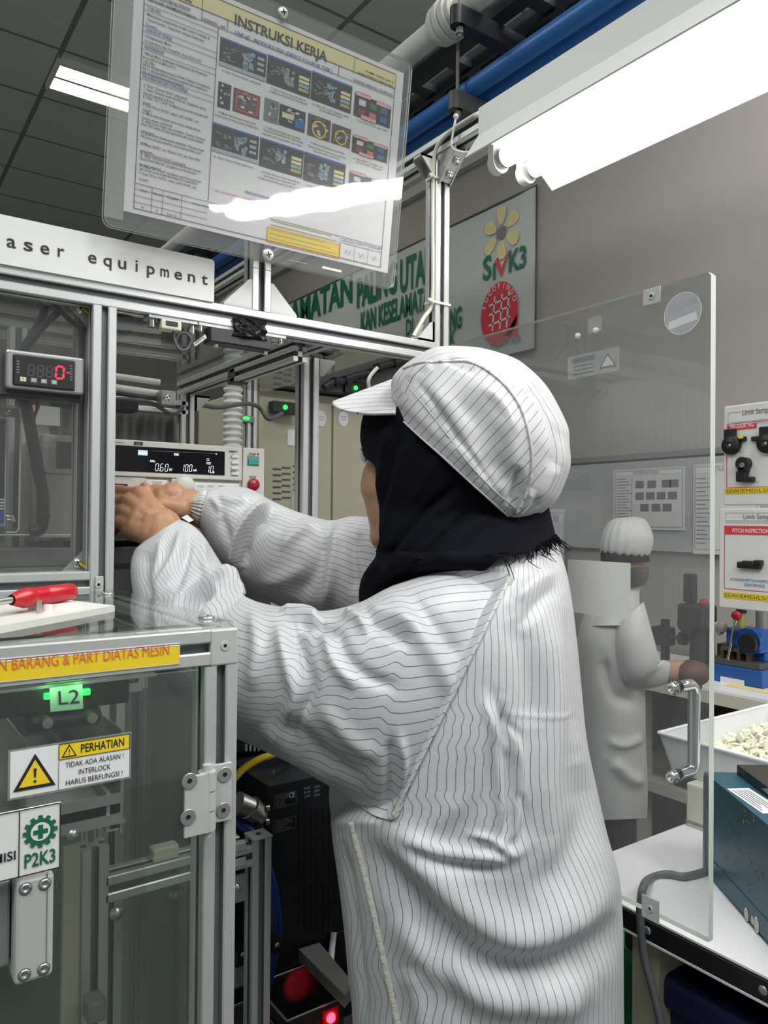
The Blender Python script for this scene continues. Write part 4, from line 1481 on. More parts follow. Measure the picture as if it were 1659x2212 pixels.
digits('0.60', 335, 1017, 366, 15)
digits('1.00', 391, 1018, 417, 15)
digits('1.0', 445, 1021, 463, 15)
for s, u, v, u1, h in (('kV', 366, 1017, 372, 6), ('mA', 417, 1018, 425, 6), ('s', 460, 1022, 463, 6), ('TEST', 445, 1003, 456, 5), ('RMS', 376, 984, 386, 5.5), ('50Hz', 324, 998, 335, 5)):
    a, b = ty(u, v), ty(u1, v)
    P.text(s, a[0], a[1], h * .00095, 'lcd_digit', width=b[0] - a[0], bold=0.01)
a, b = ty(298, 983), ty(319, 973)
P.rect(a[0], a[1], b[0], b[1], 'lcd_tag', 1)
P.text('READY', a[0] + .001, a[1] + .0012, .0055, 'lcd_digit', width=(b[0] - a[0]) * .85)
a = ty(449, 993)
P.disc(a[0], a[1], 0.0022, 'lcd_digit', 2, 12, r2=.0016)
P.line(ty(330, 974)[0], ty(330, 974)[1], ty(470, 980)[0], ty(470, 980)[1], 0.0005, 'grey_mid', 1)
a = ty(467, 981)
P.disc(a[0], a[1], 0.001, 'lcd_digit', 2, 10)
P.build('display_readout', tester)
P = Print((0, YT - 0.0022, 0), X3, Z3, (0, -1, 0), 0.0003)


def ttx(s, u0, v0, u1, h, m='black_text', bold=.01):
    a, b = ty(u0, v0), ty(u1, v0)
    P.text(s, a[0], a[1], h * .0009, m, width=b[0] - a[0], bold=bold)


ttx('MEMORY', 496, 977, 514, 5)
ttx('START', 538, 983, 554, 6)
a = ty(558, 983); P.poly([(a[0] - .0022, a[1]), (a[0] + .0022, a[1]), (a[0], a[1] + .004)], 'black_text', 1)
ttx('STOP', 539, 1033, 554, 6)
ttx('RECALL', 498, 1020, 511, 4)
for k, v in enumerate((984, 997, 1009)):
    ttx(str(k + 1), 503, v, 505, 4)
a, b = ty(290, 961), ty(309, 955)
P.rect(a[0], a[1], b[0], b[1], 'black_text', 1); P.text('ACW', a[0] + .003, a[1] + .001, .0035, 'paper_dim', width=.006, l=2)
ttx('Withstanding Tester', 250, 957, 268, 4, 'grey_line')
ttx('OUTPUT', 228, 1034, 247, 5); ttx('LOWER', 232, 1044, 250, 6)
P.line(ty(249, 1031)[0], ty(249, 1031)[1], ty(288, 1034)[0], ty(288, 1034)[1], .0004, 'grey_line', 1)
P.rect(ty(240, 1049)[0], ty(240, 1049)[1], ty(276, 1046)[0], ty(276, 1045.5)[1], 'black_text', 1)
P.rect(ty(255, 1065)[0], ty(255, 1065)[1], ty(272, 1055)[0], ty(272, 1055)[1], 'black_text', 1)
P.rect(ty(316, 1072)[0], ty(316, 1072)[1], ty(362, 1036)[0], ty(362, 1037)[1], 'paper', 1)
P.rect(ty(420, 1085)[0], ty(420, 1085)[1], ty(516, 1045)[0], ty(516, 1045)[1], 'paper', 1)
for u0, u1, s in ((424, 442, 'VOLTAGE'), (447, 464, 'CURRENT'), (470, 486, 'TIMER')):
    P.rect(ty(u0, 1053)[0], ty(u0, 1053)[1], ty(u1, 1048)[0], ty(u1, 1048)[1], 'paper_dim', 2)
    ttx(s, u0 + 2, 1052, u1 - 2, 4, 'grey_mid')
    P.frame(ty(u0, 1066)[0], ty(u0, 1066)[1], ty(u1 - 2, 1058)[0], ty(u1 - 2, 1058)[1], .0003, 'grey_line', 2)
P.rect(ty(329, 1045)[0], ty(329, 1045)[1], ty(351, 1040)[0], ty(351, 1040)[1], 'paper_dim', 2)
ttx('FUNCTION', 330, 1044, 350, 4, 'grey_mid'); ttx('ACW', 336, 1051, 345, 4, 'grey_mid')
P.build('panel_print', tester)
for v in (986, 999, 1011, 1023):
    a, b = onY(498, v + 3, YT), onY(513, v - 2, YT)
    MB().bbox((a.x, YT - .005, a.z), (b.x, YT - .001, b.z), .0006).build('memory_key', 'white_paint', tester)
a, b = onY(534, 1004, YT), onY(557, 987, YT)
mb = MB().use(0).box((a.x - .001, YT - .0028, a.z - .0012), (b.x + .001, YT, b.z + .001)).use(1).bbox((a.x, YT - .005, a.z), (b.x, YT - .001, b.z - .004), .001)
mb.build('start_button', ['grey_line', 'teal'], tester)
c = onY(545, 1047, YT)
mb = MB().use(0).lathe((c.x, YT - .002, c.z), (0, -1, 0), [(.0098, 0), (.0098, .004), (.0092, .006), (0, .0065)], 28)
mb.build('stop_button', ['red_dark'], tester)
c = onY(397, 1049, YT)
mb = MB().lathe((c.x, YT - .001, c.z), (0, -1, 0), [(.0165, 0), (.0165, .002), (.0140, .003), (.0135, .006), (.012, .007), (0, .007)], 32)
mb.build('rotary_knob', 'ivory_panel', tester)
for x in (tx0 + .03, tx1 - .03):
    MB().cyl((x, YT + .03, tf - .012), (x, YT + .03, tf + .001), .009, n=16).build('foot', 'grey_mid', tester)
# grey cabinet the tester stands on
mb = MB().use(0).bbox((tx0 - .12, YT - 0.012, 1.18), (tx1 + .01, YT + .34, tf - .0122), 0.002)
mb.bbox((onY(300, 1600, YT).x, YT + .0, .56), (onY(300, 1600, YT).x + .12, YT + .30, 1.181), 0.002)
bench_g = mb.build('instrument_shelf', ['grey_mid'])
tag(bench_g, 'plain grey metal stand under the voltage tester', 'stand')
mb = MB().box((tx0 - .12, YT - .014, tf - .042), (tx1 + .01, YT - .0121, tf - .036))
mb.build('shelf_seam', 'grey_dark', bench_g)
# red test lead beside the hand
mb = MB().tube([onY(300, 1130, YT - .004), onY(262, 1140, YT - .02), onY(243, 1158, YT - .03), onY(225, 1190, YT - .03)], 0.0035, 10, sub=6)
tag(mb.build('test_lead', 'red'), 'red test lead under the woman\'s left hand', 'cable')

# ------------------------------------------------------------------ behind the left window
YI = YF + 0.012
a, b = onY(12, 765, YI), onY(181, 846, YI)
ind = thing('panel_meter', ((a.x + b.x) / 2, YI, b.z), 'panel meter with red digital reading in the machine\'s left window', 'meter')
mb = MB()
r = .004
z0i, z1i = onY(90, 845, YI).z, onY(90, 763, YI).z
mb.bbox((a.x, YI - .002, z0i), (b.x, YI + .012, z1i), .003)
mb.build('bezel', 'sheet_steel', ind)
MB().box((a.x - .02, YI + .012, z0i - .006), (b.x + .002, YI + .05, z1i - .002)).build('housing', 'grey_dark', ind)
fx0i, fx1i = onY(28, 800, YI - .004).x, onY(163, 800, YI - .004).x
fz0i, fz1i = onY(95, 838, YI - .004).z, onY(95, 771, YI - .004).z
MB().bbox((fx0i, YI - .0045, fz0i), (fx1i, YI, fz1i), .002).build('meter_face', 'black', ind)
P = Print((0, YI - .0046, 0), X3, Z3, (0, -1, 0), .0002)


def iy(u, v):
    p = onY(u, v, YI - .0046)
    return p.x, p.z


for k in range(3):
    a_ = iy(60 + 20 * k, 811 + 1.5 * k)
    seg(P, '8', a_[0], a_[1], .0065, .0135, .0016, 'grey_dark', 1, .08)
a_ = iy(120, 817)
seg(P, '0', a_[0], a_[1], .0088, .0150, .0026, 'red_digit', 2, .06)
a_ = iy(143, 805); P.line(a_[0], a_[1], a_[0] + .0045, a_[1], .0014, 'red_digit', 2)
for k in range(5):
    a_ = iy(36, 780 + 6 * k); P.rect(a_[0], a_[1] - .0008, a_[0] + .003, a_[1] + .0008, 'grey_mid', 1)
for k in range(6):
    a_ = iy(151, 790 + 6 * k); P.rect(a_[0], a_[1] - .0006, a_[0] + .003, a_[1] + .0006, 'grey_mid', 1)
for u, ch in ((50, 'E'), (73, 'M'), (95, '>'), (117, '^')):
    a_ = iy(u, 819 + (u - 50) * .1)
    P.rect(a_[0] - .0035, a_[1] - .0028, a_[0] + .0035, a_[1] + .0028, 'label_gold' if ch == 'E' else 'grey_mid', 1)
    P.rect(a_[0] - .003, a_[1] - .0023, a_[0] + .003, a_[1] + .0023, 'cream' if ch == 'E' else 'grey_key', 2)
    if ch in 'EM':
        P.text(ch, a_[0], a_[1] - .0013, .0038, 'grey_dark' if ch == 'E' else 'paper', align='C', l=3)
    elif ch == '>':
        P.poly([(a_[0] - .0014, a_[1] - .0012), (a_[0] + .0016, a_[1]), (a_[0] - .0014, a_[1] + .0012)], 'paper', 3)
    else:
        P.poly([(a_[0] - .0014, a_[1] - .0012), (a_[0] + .0014, a_[1] - .0012), (a_[0], a_[1] + .0014)], 'paper', 3)
P.build('meter_readout', ind)

YB2 = YF + 0.10
def zq(x, y, yy=YB2):
    return onY(x / 4.608, 820 + y / 4.608, yy)


mb = MB().tube([zq(200, 130), zq(250, 230), zq(290, 420), zq(335, 650), zq(380, 900), zq(425, 1120), zq(428, 1330), zq(405, 1480), zq(300, 1510)], 0.0078, 14, sub=8)
loom = mb.build('cable_loom', 'black')
tag(loom, 'thick black sleeved cable loom hanging below the panel meter', 'cable')
for (x, y) in ((395, 930), (425, 1360), (260, 230)):
    p = zq(x, y)
    MB().cyl(p + Vector((0, 0, -.002)), p + Vector((0, 0, .002)), .0095, n=14).build('zip_tie', 'black_gloss', loom)
mb = MB().tube([zq(300, 560), zq(312, 620), zq(325, 670)], .0022, 8, sub=4).tube([zq(372, 290), zq(350, 350), zq(330, 420)], .0022, 8, sub=4)
mb.tube([zq(372, 200), zq(374, 260), zq(372, 290)], .003, 8)
tag(mb.build('red_wire', 'red'), 'thin red wire beside the black cable loom', 'wire')
# dark controller with white frame at the very left
a, b = onY(-90, 893, YB2), onY(13, 1137, YB2)
ctl = thing('touch_panel', ((a.x + b.x) / 2, YB2, b.z), 'black and blue control unit in a white frame at the left edge', 'control unit')
mb = MB().bbox((a.x, YB2, b.z), (b.x, YB2 + .03, a.z), .003)
mb.build('frame', 'white_plastic', ctl)
MB().box((a.x, YB2 - .001, b.z + .004), (b.x - .0025, YB2 + .002, a.z - .004)).build('screen', 'navy_black', ctl)
MB().box((a.x, YB2 - .0015, b.z + .004), (b.x - .0025, YB2 + .001, b.z + .02)).build('blue_band', 'blue_paint', ctl)
mb = MB()
for k in range(4):
    z = b.z + .022 + .004 * k
    mb.box((a.x, YB2 - .0015, z), (b.x - .0025, YB2 + .001, z + .002))
mb.build('white_stripes', 'paper', ctl)
mb = MB().use(0).box((onY(0, 880, YB2).x - .03, YB2 - .008, zq(0, 370).z), (zq(150, 300).x, YB2 - .003, zq(0, 280).z))
mb.use(1).lathe(zq(78, 330, YB2 - .008), (0, -1, 0), [(.004, 0), (.003, .002), (0, .0025)], 12)
mb.build('clamp', ['flap_steel', 'steel'], ctl)
mb = MB().tube([zq(60, 1358), zq(130, 1358), zq(150, 1415), zq(125, 1400), zq(85, 1390), zq(70, 1410)], .0016, 8)
mb.build('hook', 'chrome', ctl)
# clear inner guards
mb = MB()
pg = [zq(-400, 1545), zq(790, 1545), zq(815, 1520), zq(815, 430), zq(740, 445), zq(520, 620), zq(470, 900), zq(430, 1480), zq(-400, 1480)]
pts = [(p.x, p.z) for p in pg]
mb.use(0).prism(pts, (0, YB2 + .012, 0), X3, Z3, Y3, .003)
mb.use(1).tube([zq(-400, 1547, YB2 + .011), zq(780, 1547, YB2 + .011), zq(812, 1520, YB2 + .011), zq(812, 430, YB2 + .011), zq(795, 420, YB2 + .011)], .0012, 8)
tag(mb.build('inner_guard', ['acrylic_smoke', 'white_paint']), 'smoked clear guard with pale edge behind the left window', 'guard')
mb = MB().tube([zq(60, 1520, YB2 - .012), zq(165, 1520, YB2 - .012), zq(188, 1490, YB2 - .012), zq(205, 310, YB2 - .012), zq(180, 280, YB2 - .012), zq(60, 255, YB2 - .012)], .0011, 8)
mb.build('guard_edge', 'white_paint', ctl)
prof('post', (zq(155, 900, YF + .2).x, YF + .2, 1.1), (zq(155, 900, YF + .2).x, YF + .2, BZ0), machine, .024)
prof('post', (zq(785, 900, YF + .06).x, YF + .06, rz), (zq(785, 900, YF + .06).x, YF + .06, BZ0), machine, .016)
# laser head and its motor behind the guard
mb = MB()
q0, q1 = zq(200, 1540, YF + .3), zq(830, 980, YF + .3)
mb.bbox((q0.x + .06, YF + .3, q0.z), (q1.x - .02, YF + .45, q1.z + .03), .004)
head = mb.build('laser_marker', ['ivory_panel'])
tag(head, 'pale grey laser head block behind the smoked guard', 'machine head')
mb = MB().cyl(zq(610, 1280, YF + .27), zq(740, 1285, YF + .27), .0085, n=18)
mb.build('connector', 'steel', head)
mb = MB().tube([zq(640, 1470, YF + .26), zq(720, 1300, YF + .26), zq(790, 1120, YF + .26)], .006, 10, sub=5)
mb.build('hose', 'black', head)
MB().box((-0.45, YF + .034, rz - .004), (XL, YF + .5, rz)).build('deck_plate', 'flap_steel', machine)
p = onY(78, 935, YF + .35)
P = Print((p.x, YF + .35, p.z), X3, Z3, (0, -1, 0), .0003)
P.disc(0, 0, .021, 'frost', 0, 30)
P.build('round_sticker', machine)
p0_, p1_ = onY(66, 916, YF + .34), onY(130, 880, YF + .34)
P = Print((0, YF + .34, 0), X3, Z3, (0, -1, 0), .0003)
P.rect(p0_.x, p0_.z, p1_.x, p1_.z, 'paper_dim', 0)
P.build('caution_sticker_back', machine)
MB().box((-0.45, YF + .3505, 1.2), (XL + .0, YF + .354, BZ0)).build('inner_pane', 'acrylic_smoke', machine)
mb = MB().tube([onY(100, 655, YF + .08), onY(85, 700, YF + .1), onY(40, 770, YF + .12)], .006, 10, sub=6).tube([onY(135, 665, YF + .07), onY(85, 715, YF + .09), onY(55, 760, YF + .12)], .005, 10, sub=6)
mb.tube([onY(112, 645, YF + .06), onY(150, 690, YF + .05), onY(188, 715, YF + .045)], .004, 10, sub=4)
mb.build('wire_bundle', 'rubber_grey', machine)

# ================================================================== front cover box with hinged door
YC = 0.636
cc = onY(515, 1356, YC)
XB, ZT = cc.x, cc.z
w = 0.031
zr0 = onY(485, 1437, YC).z
cover = thing('cover_box', (XB - .2, .8, 0.02), 'clear acrylic cover box in aluminium profiles at lower left', 'machine cover')
xcap = onY(455, 1400, YC).x
mb = MB().use(0).bbox((xcap, YC, zr0), (XB, YC + w, ZT), .0018)
p = onY(486, 1395, YC)
screw(mb, p, (0, -1, 0), .0043, .0008, .4)
mb.build('corner_cap', ['alu_cast', 'black'], cover)
prof('top_rail', (-0.4, YC + w / 2, (ZT + zr0) / 2 + .0005), (xcap, YC + w / 2, (ZT + zr0) / 2 + .0005), cover, ZT - zr0 - .001)
prof('corner_post', (XB - w / 2, YC + w / 2, 0.05), (XB - w / 2, YC + w / 2, zr0), cover, w)
prof('side_rail', (XB - w / 2, YC + w, (ZT + zr0) / 2), (XB - w / 2, YF - 0.002, (ZT + zr0) / 2), cover, w * .96)
prof('rear_post', (XB - w / 2, YF - w / 2 - .002, 0.05), (XB - w / 2, YF - w / 2 - .002, zr0), cover, w * .96)
mb = MB().use(0).box((-0.4, YC + .004, ZT + .001), (XB - .003, YF - .004, ZT + .006))
mb.build('top_pane', ['acrylic'], cover)
for (u, v) in ((446, 1337), (232, 1284)):
    p = onZ(u, v, ZT + .006)
    mb = MB().lathe((min(p.x, XB - .012), p.y, ZT + .006), (0, 0, 1), [(.0075, 0), (.0075, .0015), (.006, .0028), (.003, .0032), (.0025, .0015), (0, .0015)], 20)
    mb.build('pane_screw', 'steel', cover)
MB().box((XB - .002, YC + w, 0.55), (XB + .001, YF - w - .002, zr0)).build('side_pane', 'acrylic', cover)
# door pane of the cover
YD = YC - 0.016
dxr = onY(428, 1600, YD).x
dzt = onY(300, 1462, YD).z
mb = MB().use(0)
mb.box((-0.4, YD, 0.5), (dxr, YD + .005, dzt))
mb.build('door_pane', ['acrylic'], cover)
# hinge
HY = YC - .004
mb = MB().use(0)
pl_ = [onY(u, v, HY) for u, v in ((387, 1665), (434, 1660), (434, 1785), (385, 1790))]
pr_ = [onY(u, v, HY) for u, v in ((460, 1652), (503, 1648), (499, 1768), (460, 1776))]
za_, zb_h = onY(440, 1660, HY).z, onY(440, 1787, HY).z
mb.bbox((pl_[0].x, HY - .014, zb_h), (onY(433, 1700, HY).x, HY - .0105, za_), .0007)
mb.bbox((onY(458, 1700, HY).x, HY, zb_h + .001), (onY(501, 1700, HY).x, HY + .0035, za_ + .001), .0007)
hxk = onY(447, 1700, HY - .006).x
for k in range(3):
    L = (za_ - zb_h) / 3
    mb.cyl((hxk, HY - .006, zb_h + L * k + .0006), (hxk, HY - .006, zb_h + L * (k + 1) - .0006), .0078, n=22)
mb.cyl((hxk, HY - .006, zb_h - .006), (hxk, HY - .006, za_ + .005), .0042, n=14)
mb.box((onY(430, 1700, HY).x, HY - .0135, zb_h), (hxk, HY - .011, za_)).box((hxk, HY - .002, zb_h), (onY(460, 1700, HY).x, HY + .002, za_))
for u, v in ((409, 1687), (406, 1765)):
    p = onY(u, v, HY - .014); screw(mb, (p.x, HY - .0142, p.z), (0, -1, 0), .0068, .0009, .32, 2, 1)
for u, v in ((485, 1673), (482, 1750)):
    p = onY(u, v, HY); screw(mb, (p.x, HY - .0002, p.z), (0, -1, 0), .0068, .0009, .32, 2, 1)
mb.build('hinge', ['alu_cast', 'black', 'sheet_steel'], cover)
# warning strip on the top rail
a, b = onY(388, 1391, YC - .001), onY(388, 1433, YC - .001)
P = Print((0, YC - .0008, 0), X3, Z3, (0, -1, 0), .0003)
gx0 = -0.12
gz1, gz0 = a.z, b.z
P.rect(gx0, gz0, a.x, gz1, 'yellow', 1)
P.rect(gx0, gz1 - .0015, a.x + .0, gz1 + .0015, 'paper', 2)
P.frame(gx0, gz0, a.x, gz1, .0006, 'cream', 2)
ta, tb = onY(0, 1446, YC - .001), onY(367, 1416, YC - .001)
P.text('N BARANG & PART DIATAS MESIN', ta.x - .001, (ta.z + tb.z) / 2, .0128, 'orange_text', width=tb.x - ta.x, l=3)
P.text('DILARANG MENYIMPA', ta.x - .090, (ta.z + tb.z) / 2, .0128, 'orange_text', width=.087, l=3)
P.build('warning_strip', cover)
# caution sticker on the door pane
a, b = onY(22, 1622, YD), onY(278, 1677, YD)
b1_ = onY(278, 1586, YD)
P = Print((0, YD - .0006, 0), X3, Z3, (0, -1, 0), .0003)
x0, x1, z1, z0 = a.x, b.x, (a.z + b1_.z) / 2, b.z
P.rect(x0 - .0015, z0 - .0015, x1 + .0015, z1 + .0015, 'acrylic_film', 0)
P.rect(x0, z0, x1, z1, 'paper', 1)
xm = onY(126, 1650, YD).x
zm = z0 + (z1 - z0) * .66
P.rect(xm, zm, x1, z1, 'yellow', 2)
P.frame(xm, zm, x1, z1, .0005, 'black_text', 3)
P.line(xm, z0, xm, z1, .0004, 'blue_print', 3)


def warn(cx, zb2, wd, m0='black_text'):
    h = wd * .88
    P.poly([(cx - wd / 2, zb2), (cx + wd / 2, zb2), (cx, zb2 + h)], m0, 3)
    s = .74
    P.poly([(cx - wd / 2 * s, zb2 + h * .09), (cx + wd / 2 * s, zb2 + h * .09), (cx, zb2 + h * (.09 + s))], 'yellow', 4)
    P.poly([(cx - wd * .035, zb2 + h * .58), (cx + wd * .035, zb2 + h * .58), (cx + wd * .02, zb2 + h * .32), (cx - wd * .02, zb2 + h * .32)], m0, 5)
    P.disc(cx, zb2 + h * .21, wd * .036, m0, 5, 16)


warn((x0 + xm) / 2, z0 + .0045, (xm - x0) * .88)
warn(xm + (x1 - xm) * .14, zm + .0012, (x1 - xm) * .21)
P.text('PERHATIAN', xm + (x1 - xm) * .30, zm + .0030, .0092, 'black_text', width=(x1 - xm) * .62, bold=.012, l=3)
for k, (s, wd) in enumerate((('TIDAK ADA ALASAN !', .82), ('INTERLOCK', .45), ('HARUS BERFUNGSI !', .80))):
    P.text(s, (xm + x1) / 2, z0 + (zm - z0) * (.70 - .30 * k), .0058, 'black_text', width=(x1 - xm) * wd, align='C', l=3)
P.build('caution_sticker', cover)
# handle block with the safety plate above it
YH = YD - .035
a, b = onY(22, 1905, YH), onY(116, 2125, YH)
gx0h, gx1h = onY(33, 1950, YH).x, onY(117, 1950, YH).x
gz1h, gz0h = onY(80, 1892, YH).z, onY(80, 2118, YH).z
mb = MB().use(0).bbox((gx0h, YH, gz0h), (gx1h, YH + .035, gz1h), .003)
for u, v in ((48, 1908), (104, 1897), (105, 2112), (50, 2162 - 12)):
    px_ = gx0h + (.0065 if u < 80 else (gx1h - gx0h) - .0065)
    pz_ = gz1h - .007 if v < 2000 else gz0h + .007
    mb.use(1).cyl((px_, YH - .0004, pz_), (px_, YH + .001, pz_), .0045, n=16)
    mb.use(2).lathe((px_, YH - .0005, pz_), (0, -1, 0), [(.0038, 0), (.0036, .0008), (.0018, .0008), (.0016, .0002), (0, .0002)], 16)
mb.use(1).box((gx0h + (gx1h - gx0h) * .80, YH - .0005, gz0h), (gx0h + (gx1h - gx0h) * .82, YH + .001, gz1h))
mb.build('handle_block', ['alu_cast', 'alu_slot', 'steel'], cover)
MB().bbox((gx0h - .02, YH + .012, gz0h + .01), (gx0h - .001, YH + .035, gz1h - .004), .002).build('lock_case', 'sheet_steel', cover)
a, b = onY(132, 1733, YH - .002), onY(130, 1872, YH - .002)
zt2, zb2_ = a.z, b.z
xr2 = a.x
mb = MB().box((xr2 - .17, YH - .002, zb2_), (xr2, YH + .0, zt2))
sp_ = mb.build('safety_plate', 'white_sign', cover)
P = Print((0, YH - .0022, 0), X3, Z3, (0, -1, 0), .0003)
xm2 = onY(40, 1800, YH).x
P.frame(xr2 - .17, zb2_, xr2 - .0006, zt2, .0008, 'black_text', 2)
P.line(xm2, zb2_, xm2, zt2, .0007, 'black_text', 2)
P.text('KOMISI', onY(32, 1855, YH).x, onY(15, 1857, YH).z, .0088, 'black_text', align='R', bold=.012)
cxp = (xm2 + xr2) / 2
czp = zb2_ + (zt2 - zb2_) * .62
R_ = (xr2 - xm2) * .42
pts = []
for k in range(12):
    for da, rr2 in ((-.17, .8), (-.12, 1.0), (.12, 1.0), (.17, .8)):
        a_ = 2 * math.pi * k / 12 + da
        pts.append((cxp + R_ * rr2 * math.cos(a_), czp + R_ * rr2 * math.sin(a_)))
P.poly(pts, 'green_logo', 2)
P.disc(cxp, czp, R_ * .56, 'white_sign', 3, 40)
q_, w4 = R_ * .42, R_ * .14
P.poly([(cxp + a, czp + b) for a, b in ((-q_, -w4), (-w4, -w4), (-w4, -q_), (w4, -q_), (w4, -w4), (q_, -w4), (q_, w4), (w4, w4), (w4, q_), (-w4, q_), (-w4, w4), (-q_, w4))], 'green_logo', 4)
P.text('P2K3', cxp, zb2_ + .005, .0135, 'green_logo', width=(xr2 - xm2) * .74, align='C', bold=.02)
P.build('plate_print', sp_)

# interlock switch with green lamps under the top rail
YS = YC + w + .012
a, b = onY(10, 1490, YS), onY(282, 1500, YS)
sw = thing('interlock_switch', (a.x, YS, a.z - .03), 'black interlock switch with green lamps and white tag inside the cover box', 'switch')
zt_s = onY(140, 1482, YS).z
xs0, xs1 = onY(0, 1500, YS).x, onY(280, 1500, YS).x
MB().bbox((xs0 - .03, YS, zt_s - .021), (xs1, YS + .03, zt_s), .002).build('switch_body', 'black', sw)
a, b = onY(55, 1530, YS - .002), onY(222, 1560, YS - .002)
MB().bbox((a.x, YS - .004, b.z - .002), (b.x, YS + .02, zt_s - .021), .006).build('actuator', 'navy_black', sw)
mb = MB()
for u, v in ((97, 1556), (192, 1545)):
    p = onY(u, v, YS - .004)
    mb.cyl((p.x, YS - .016, p.z), (p.x, YS, p.z), .0042, n=14)
mb.build('bolt', 'steel', sw)
for u0, u1, v in ((94, 112, 1503), (177, 194, 1494)):
    a, b = onY(u0, v + 8, YS - .002), onY(u1, v - 8, YS - .002)
    MB().bbox((a.x, YS - .005, a.z), (b.x, YS - .001, b.z), .001).build('status_lamp', 'green_led', sw)
a, b = onY(100, 1466, YS), onY(176, 1461, YS)
MB().box((a.x, YS - .003, b.z - .0022), (b.x, YS, b.z)).build('status_lamp', 'green_led', sw)
p = [onY(u, v, YS - .007) for u, v in ((109, 1538), (180, 1531), (178, 1478), (107, 1486))]
mb = MB().add([q + Vector((0, d, 0)) for d in (0, .001) for q in p], [(0, 1, 2, 3), (7, 6, 5, 4), (0, 4, 5, 1), (1, 5, 6, 2), (2, 6, 7, 3), (3, 7, 4, 0)], False)
tg2 = mb.build('white_tag', 'paper', sw)
for q in (p[3], p[2]):  # added green point lights before the tag, standing in for the lamps' glow
    d = bpy.data.lights.new('tag_fill_light', 'POINT'); d.energy = .012; d.color = (.25, 1, .35); d.shadow_soft_size = .004
    o = bpy.data.objects.new('tag_fill_light', d); COL.objects.link(o); o.parent = sw
    o.location = q + Vector((0, -.012, .004)) - Vector(OFF[sw.name])
P = Print(p[0] + Vector((0, -.0003, 0)), p[1] - p[0], p[3] - p[0], (0, -1, 0), .0002)
P.text('L2', .0065, .0055, .0165, 'black_text', width=.0165)
P.build('tag_print', tg2)
mb = MB().bbox((onY(280, 1480, YS).x, YS + .004, zt_s - .014), (onY(312, 1480, YS).x, YS + .02, zt_s - .004), .001)
c = onY(312, 1474, YS)
mb.cyl((c.x, YS + .008, c.z - .006), (c.x, YS + .008, c.z + .006), .0055, n=14)
mb.box((-0.2, YS - .004, zt_s + .0005), (onY(335, 1460, YS).x, YS + .03, zt_s + .003))
mb.build('mounting_bracket', 'steel', sw)

# sheet metal chute inside the cover
chute = thing('parts_chute', (.14, .8, 1.08), 'grey sheet metal parts chute inside the cover box', 'chute')
CY0, CY1 = YC + .05, YF - .06
xa, xb = onY(62, 1600, CY0).x, onY(262, 1575, CY0).x
za1 = onY(262, 1577, CY0).z
za0 = onY(262, 1800, CY0).z
MB().box((xa - .0015, CY0, za0), (xa, CY1, za1)).build('side_plate', 'sheet_steel', chute)
MB().box((xb, CY0, za0), (xb + .0015, CY1, za1)).build('side_plate', 'sheet_steel', chute)
MB().box((xa, CY1, za0), (xb, CY1 + .002, za1)).build('rear_plate', 'grey_dark', chute)
for k, (vz, nm) in enumerate(((1745, 'slide_plate'), (1790, 'base_plate'))):
    z = onY(200, vz, CY0).z
    mb = MB().box((xa - .02, CY0 - .002, z), (xb + (.004 if k else 0), CY1, z + .0025))
    mb.box((xa - .02, CY0 - .002, z + .0025), (xb, CY0, z + .009))
    mb.build(nm, 'sheet_steel', chute)
mb = MB()
p = onY(157, 1804, CY0 - .002)
mb.lathe((p.x, CY0 - .002, p.z), (0, -1, 0), [(.005, 0), (.004, .002), (0, .003)], 14)
mb.build('bolt', 'steel', chute)
mb = MB()
c0, c1 = onY(218, 1690, CY0 + .03), onY(255, 1760, CY0 + .03)
mb.box((xb - .012, CY0, c1.z), (xb - .009, CY1, c0.z)).box((xb - .012, CY0, c1.z - .002), (xb - .001, CY1, c1.z))
mb.build('guide_angle', 'sheet_steel', chute)

# lower inner frame seen through the door pane
YL = YC + .26
inner = cover
zl = onY(330, 1885, YL).z
prof('cross_beam', (onY(222, 1890, YL).x, YL, zl), (onY(520, 1870, YL).x, YL, zl), inner, .03)
pxl = onY(198, 1950, YL).x
prof('post', (pxl, YL, 0.0), (pxl, YL, zl + .05), inner, .03)
pxr = onY(557, 1900, YL - .0).x
prof('post', (pxr, YL, 0.0), (pxr, YL, onY(557, 1806, YL).z), inner, .026)
zc_t = onY(557, 1806, YL).z
MB().use(0).bbox((pxr - .014, YL - .014, zc_t), (pxr + .014, YL + .014, zc_t + .003), .001).use(1).cyl((pxr, YL, zc_t + .003), (pxr, YL, zc_t + .0035), .0035, n=14).build('post_cap', ['alu_cast', 'black'], inner)
prof('short_beam', (pxr - .08, YL, zc_t - .018), (pxr - .013, YL, zc_t - .018), inner, .026)
mb = MB().use(0).bbox((pxr - .045, YL - .006, zc_t - .075), (pxr - .018, YL - .002, zc_t - .04), .001)
mb.use(1).lathe((pxr - .03, YL - .006, zc_t - .055), (0, -1, 0), [(.005, 0), (.004, .002), (0, .003)], 14)
mb.build('corner_bracket', ['sheet_steel', 'chrome'], inner)
p = onY(355, 1838, YL)
MB().bbox((p.x - .017, YL - .012, zl + .0155), (p.x + .014, YL + .006, zl + .031), .002).build('connector', 'cream', inner)
MB().box((pxl - .035, YL - .02, 0.4), (pxl - .018, YL - .012, zl + .06)).build('cable_duct', 'beige', inner)
p = onY(243, 1960, YL)
MB().lathe((p.x, YL - .016, p.z), (0, -1, 0), [(.008, 0), (.007, .003), (0, .005)], 16).build('bolt', 'steel', inner)
MB().bbox((onY(190, 2130, YL - .06).x, YL - .06, onY(210, 2212, YL - .06).z), (onY(232, 2130, YL - .06).x, YL - .035, onY(210, 2165, YL - .06).z), .003).build('clamp', 'grey_mid', inner)

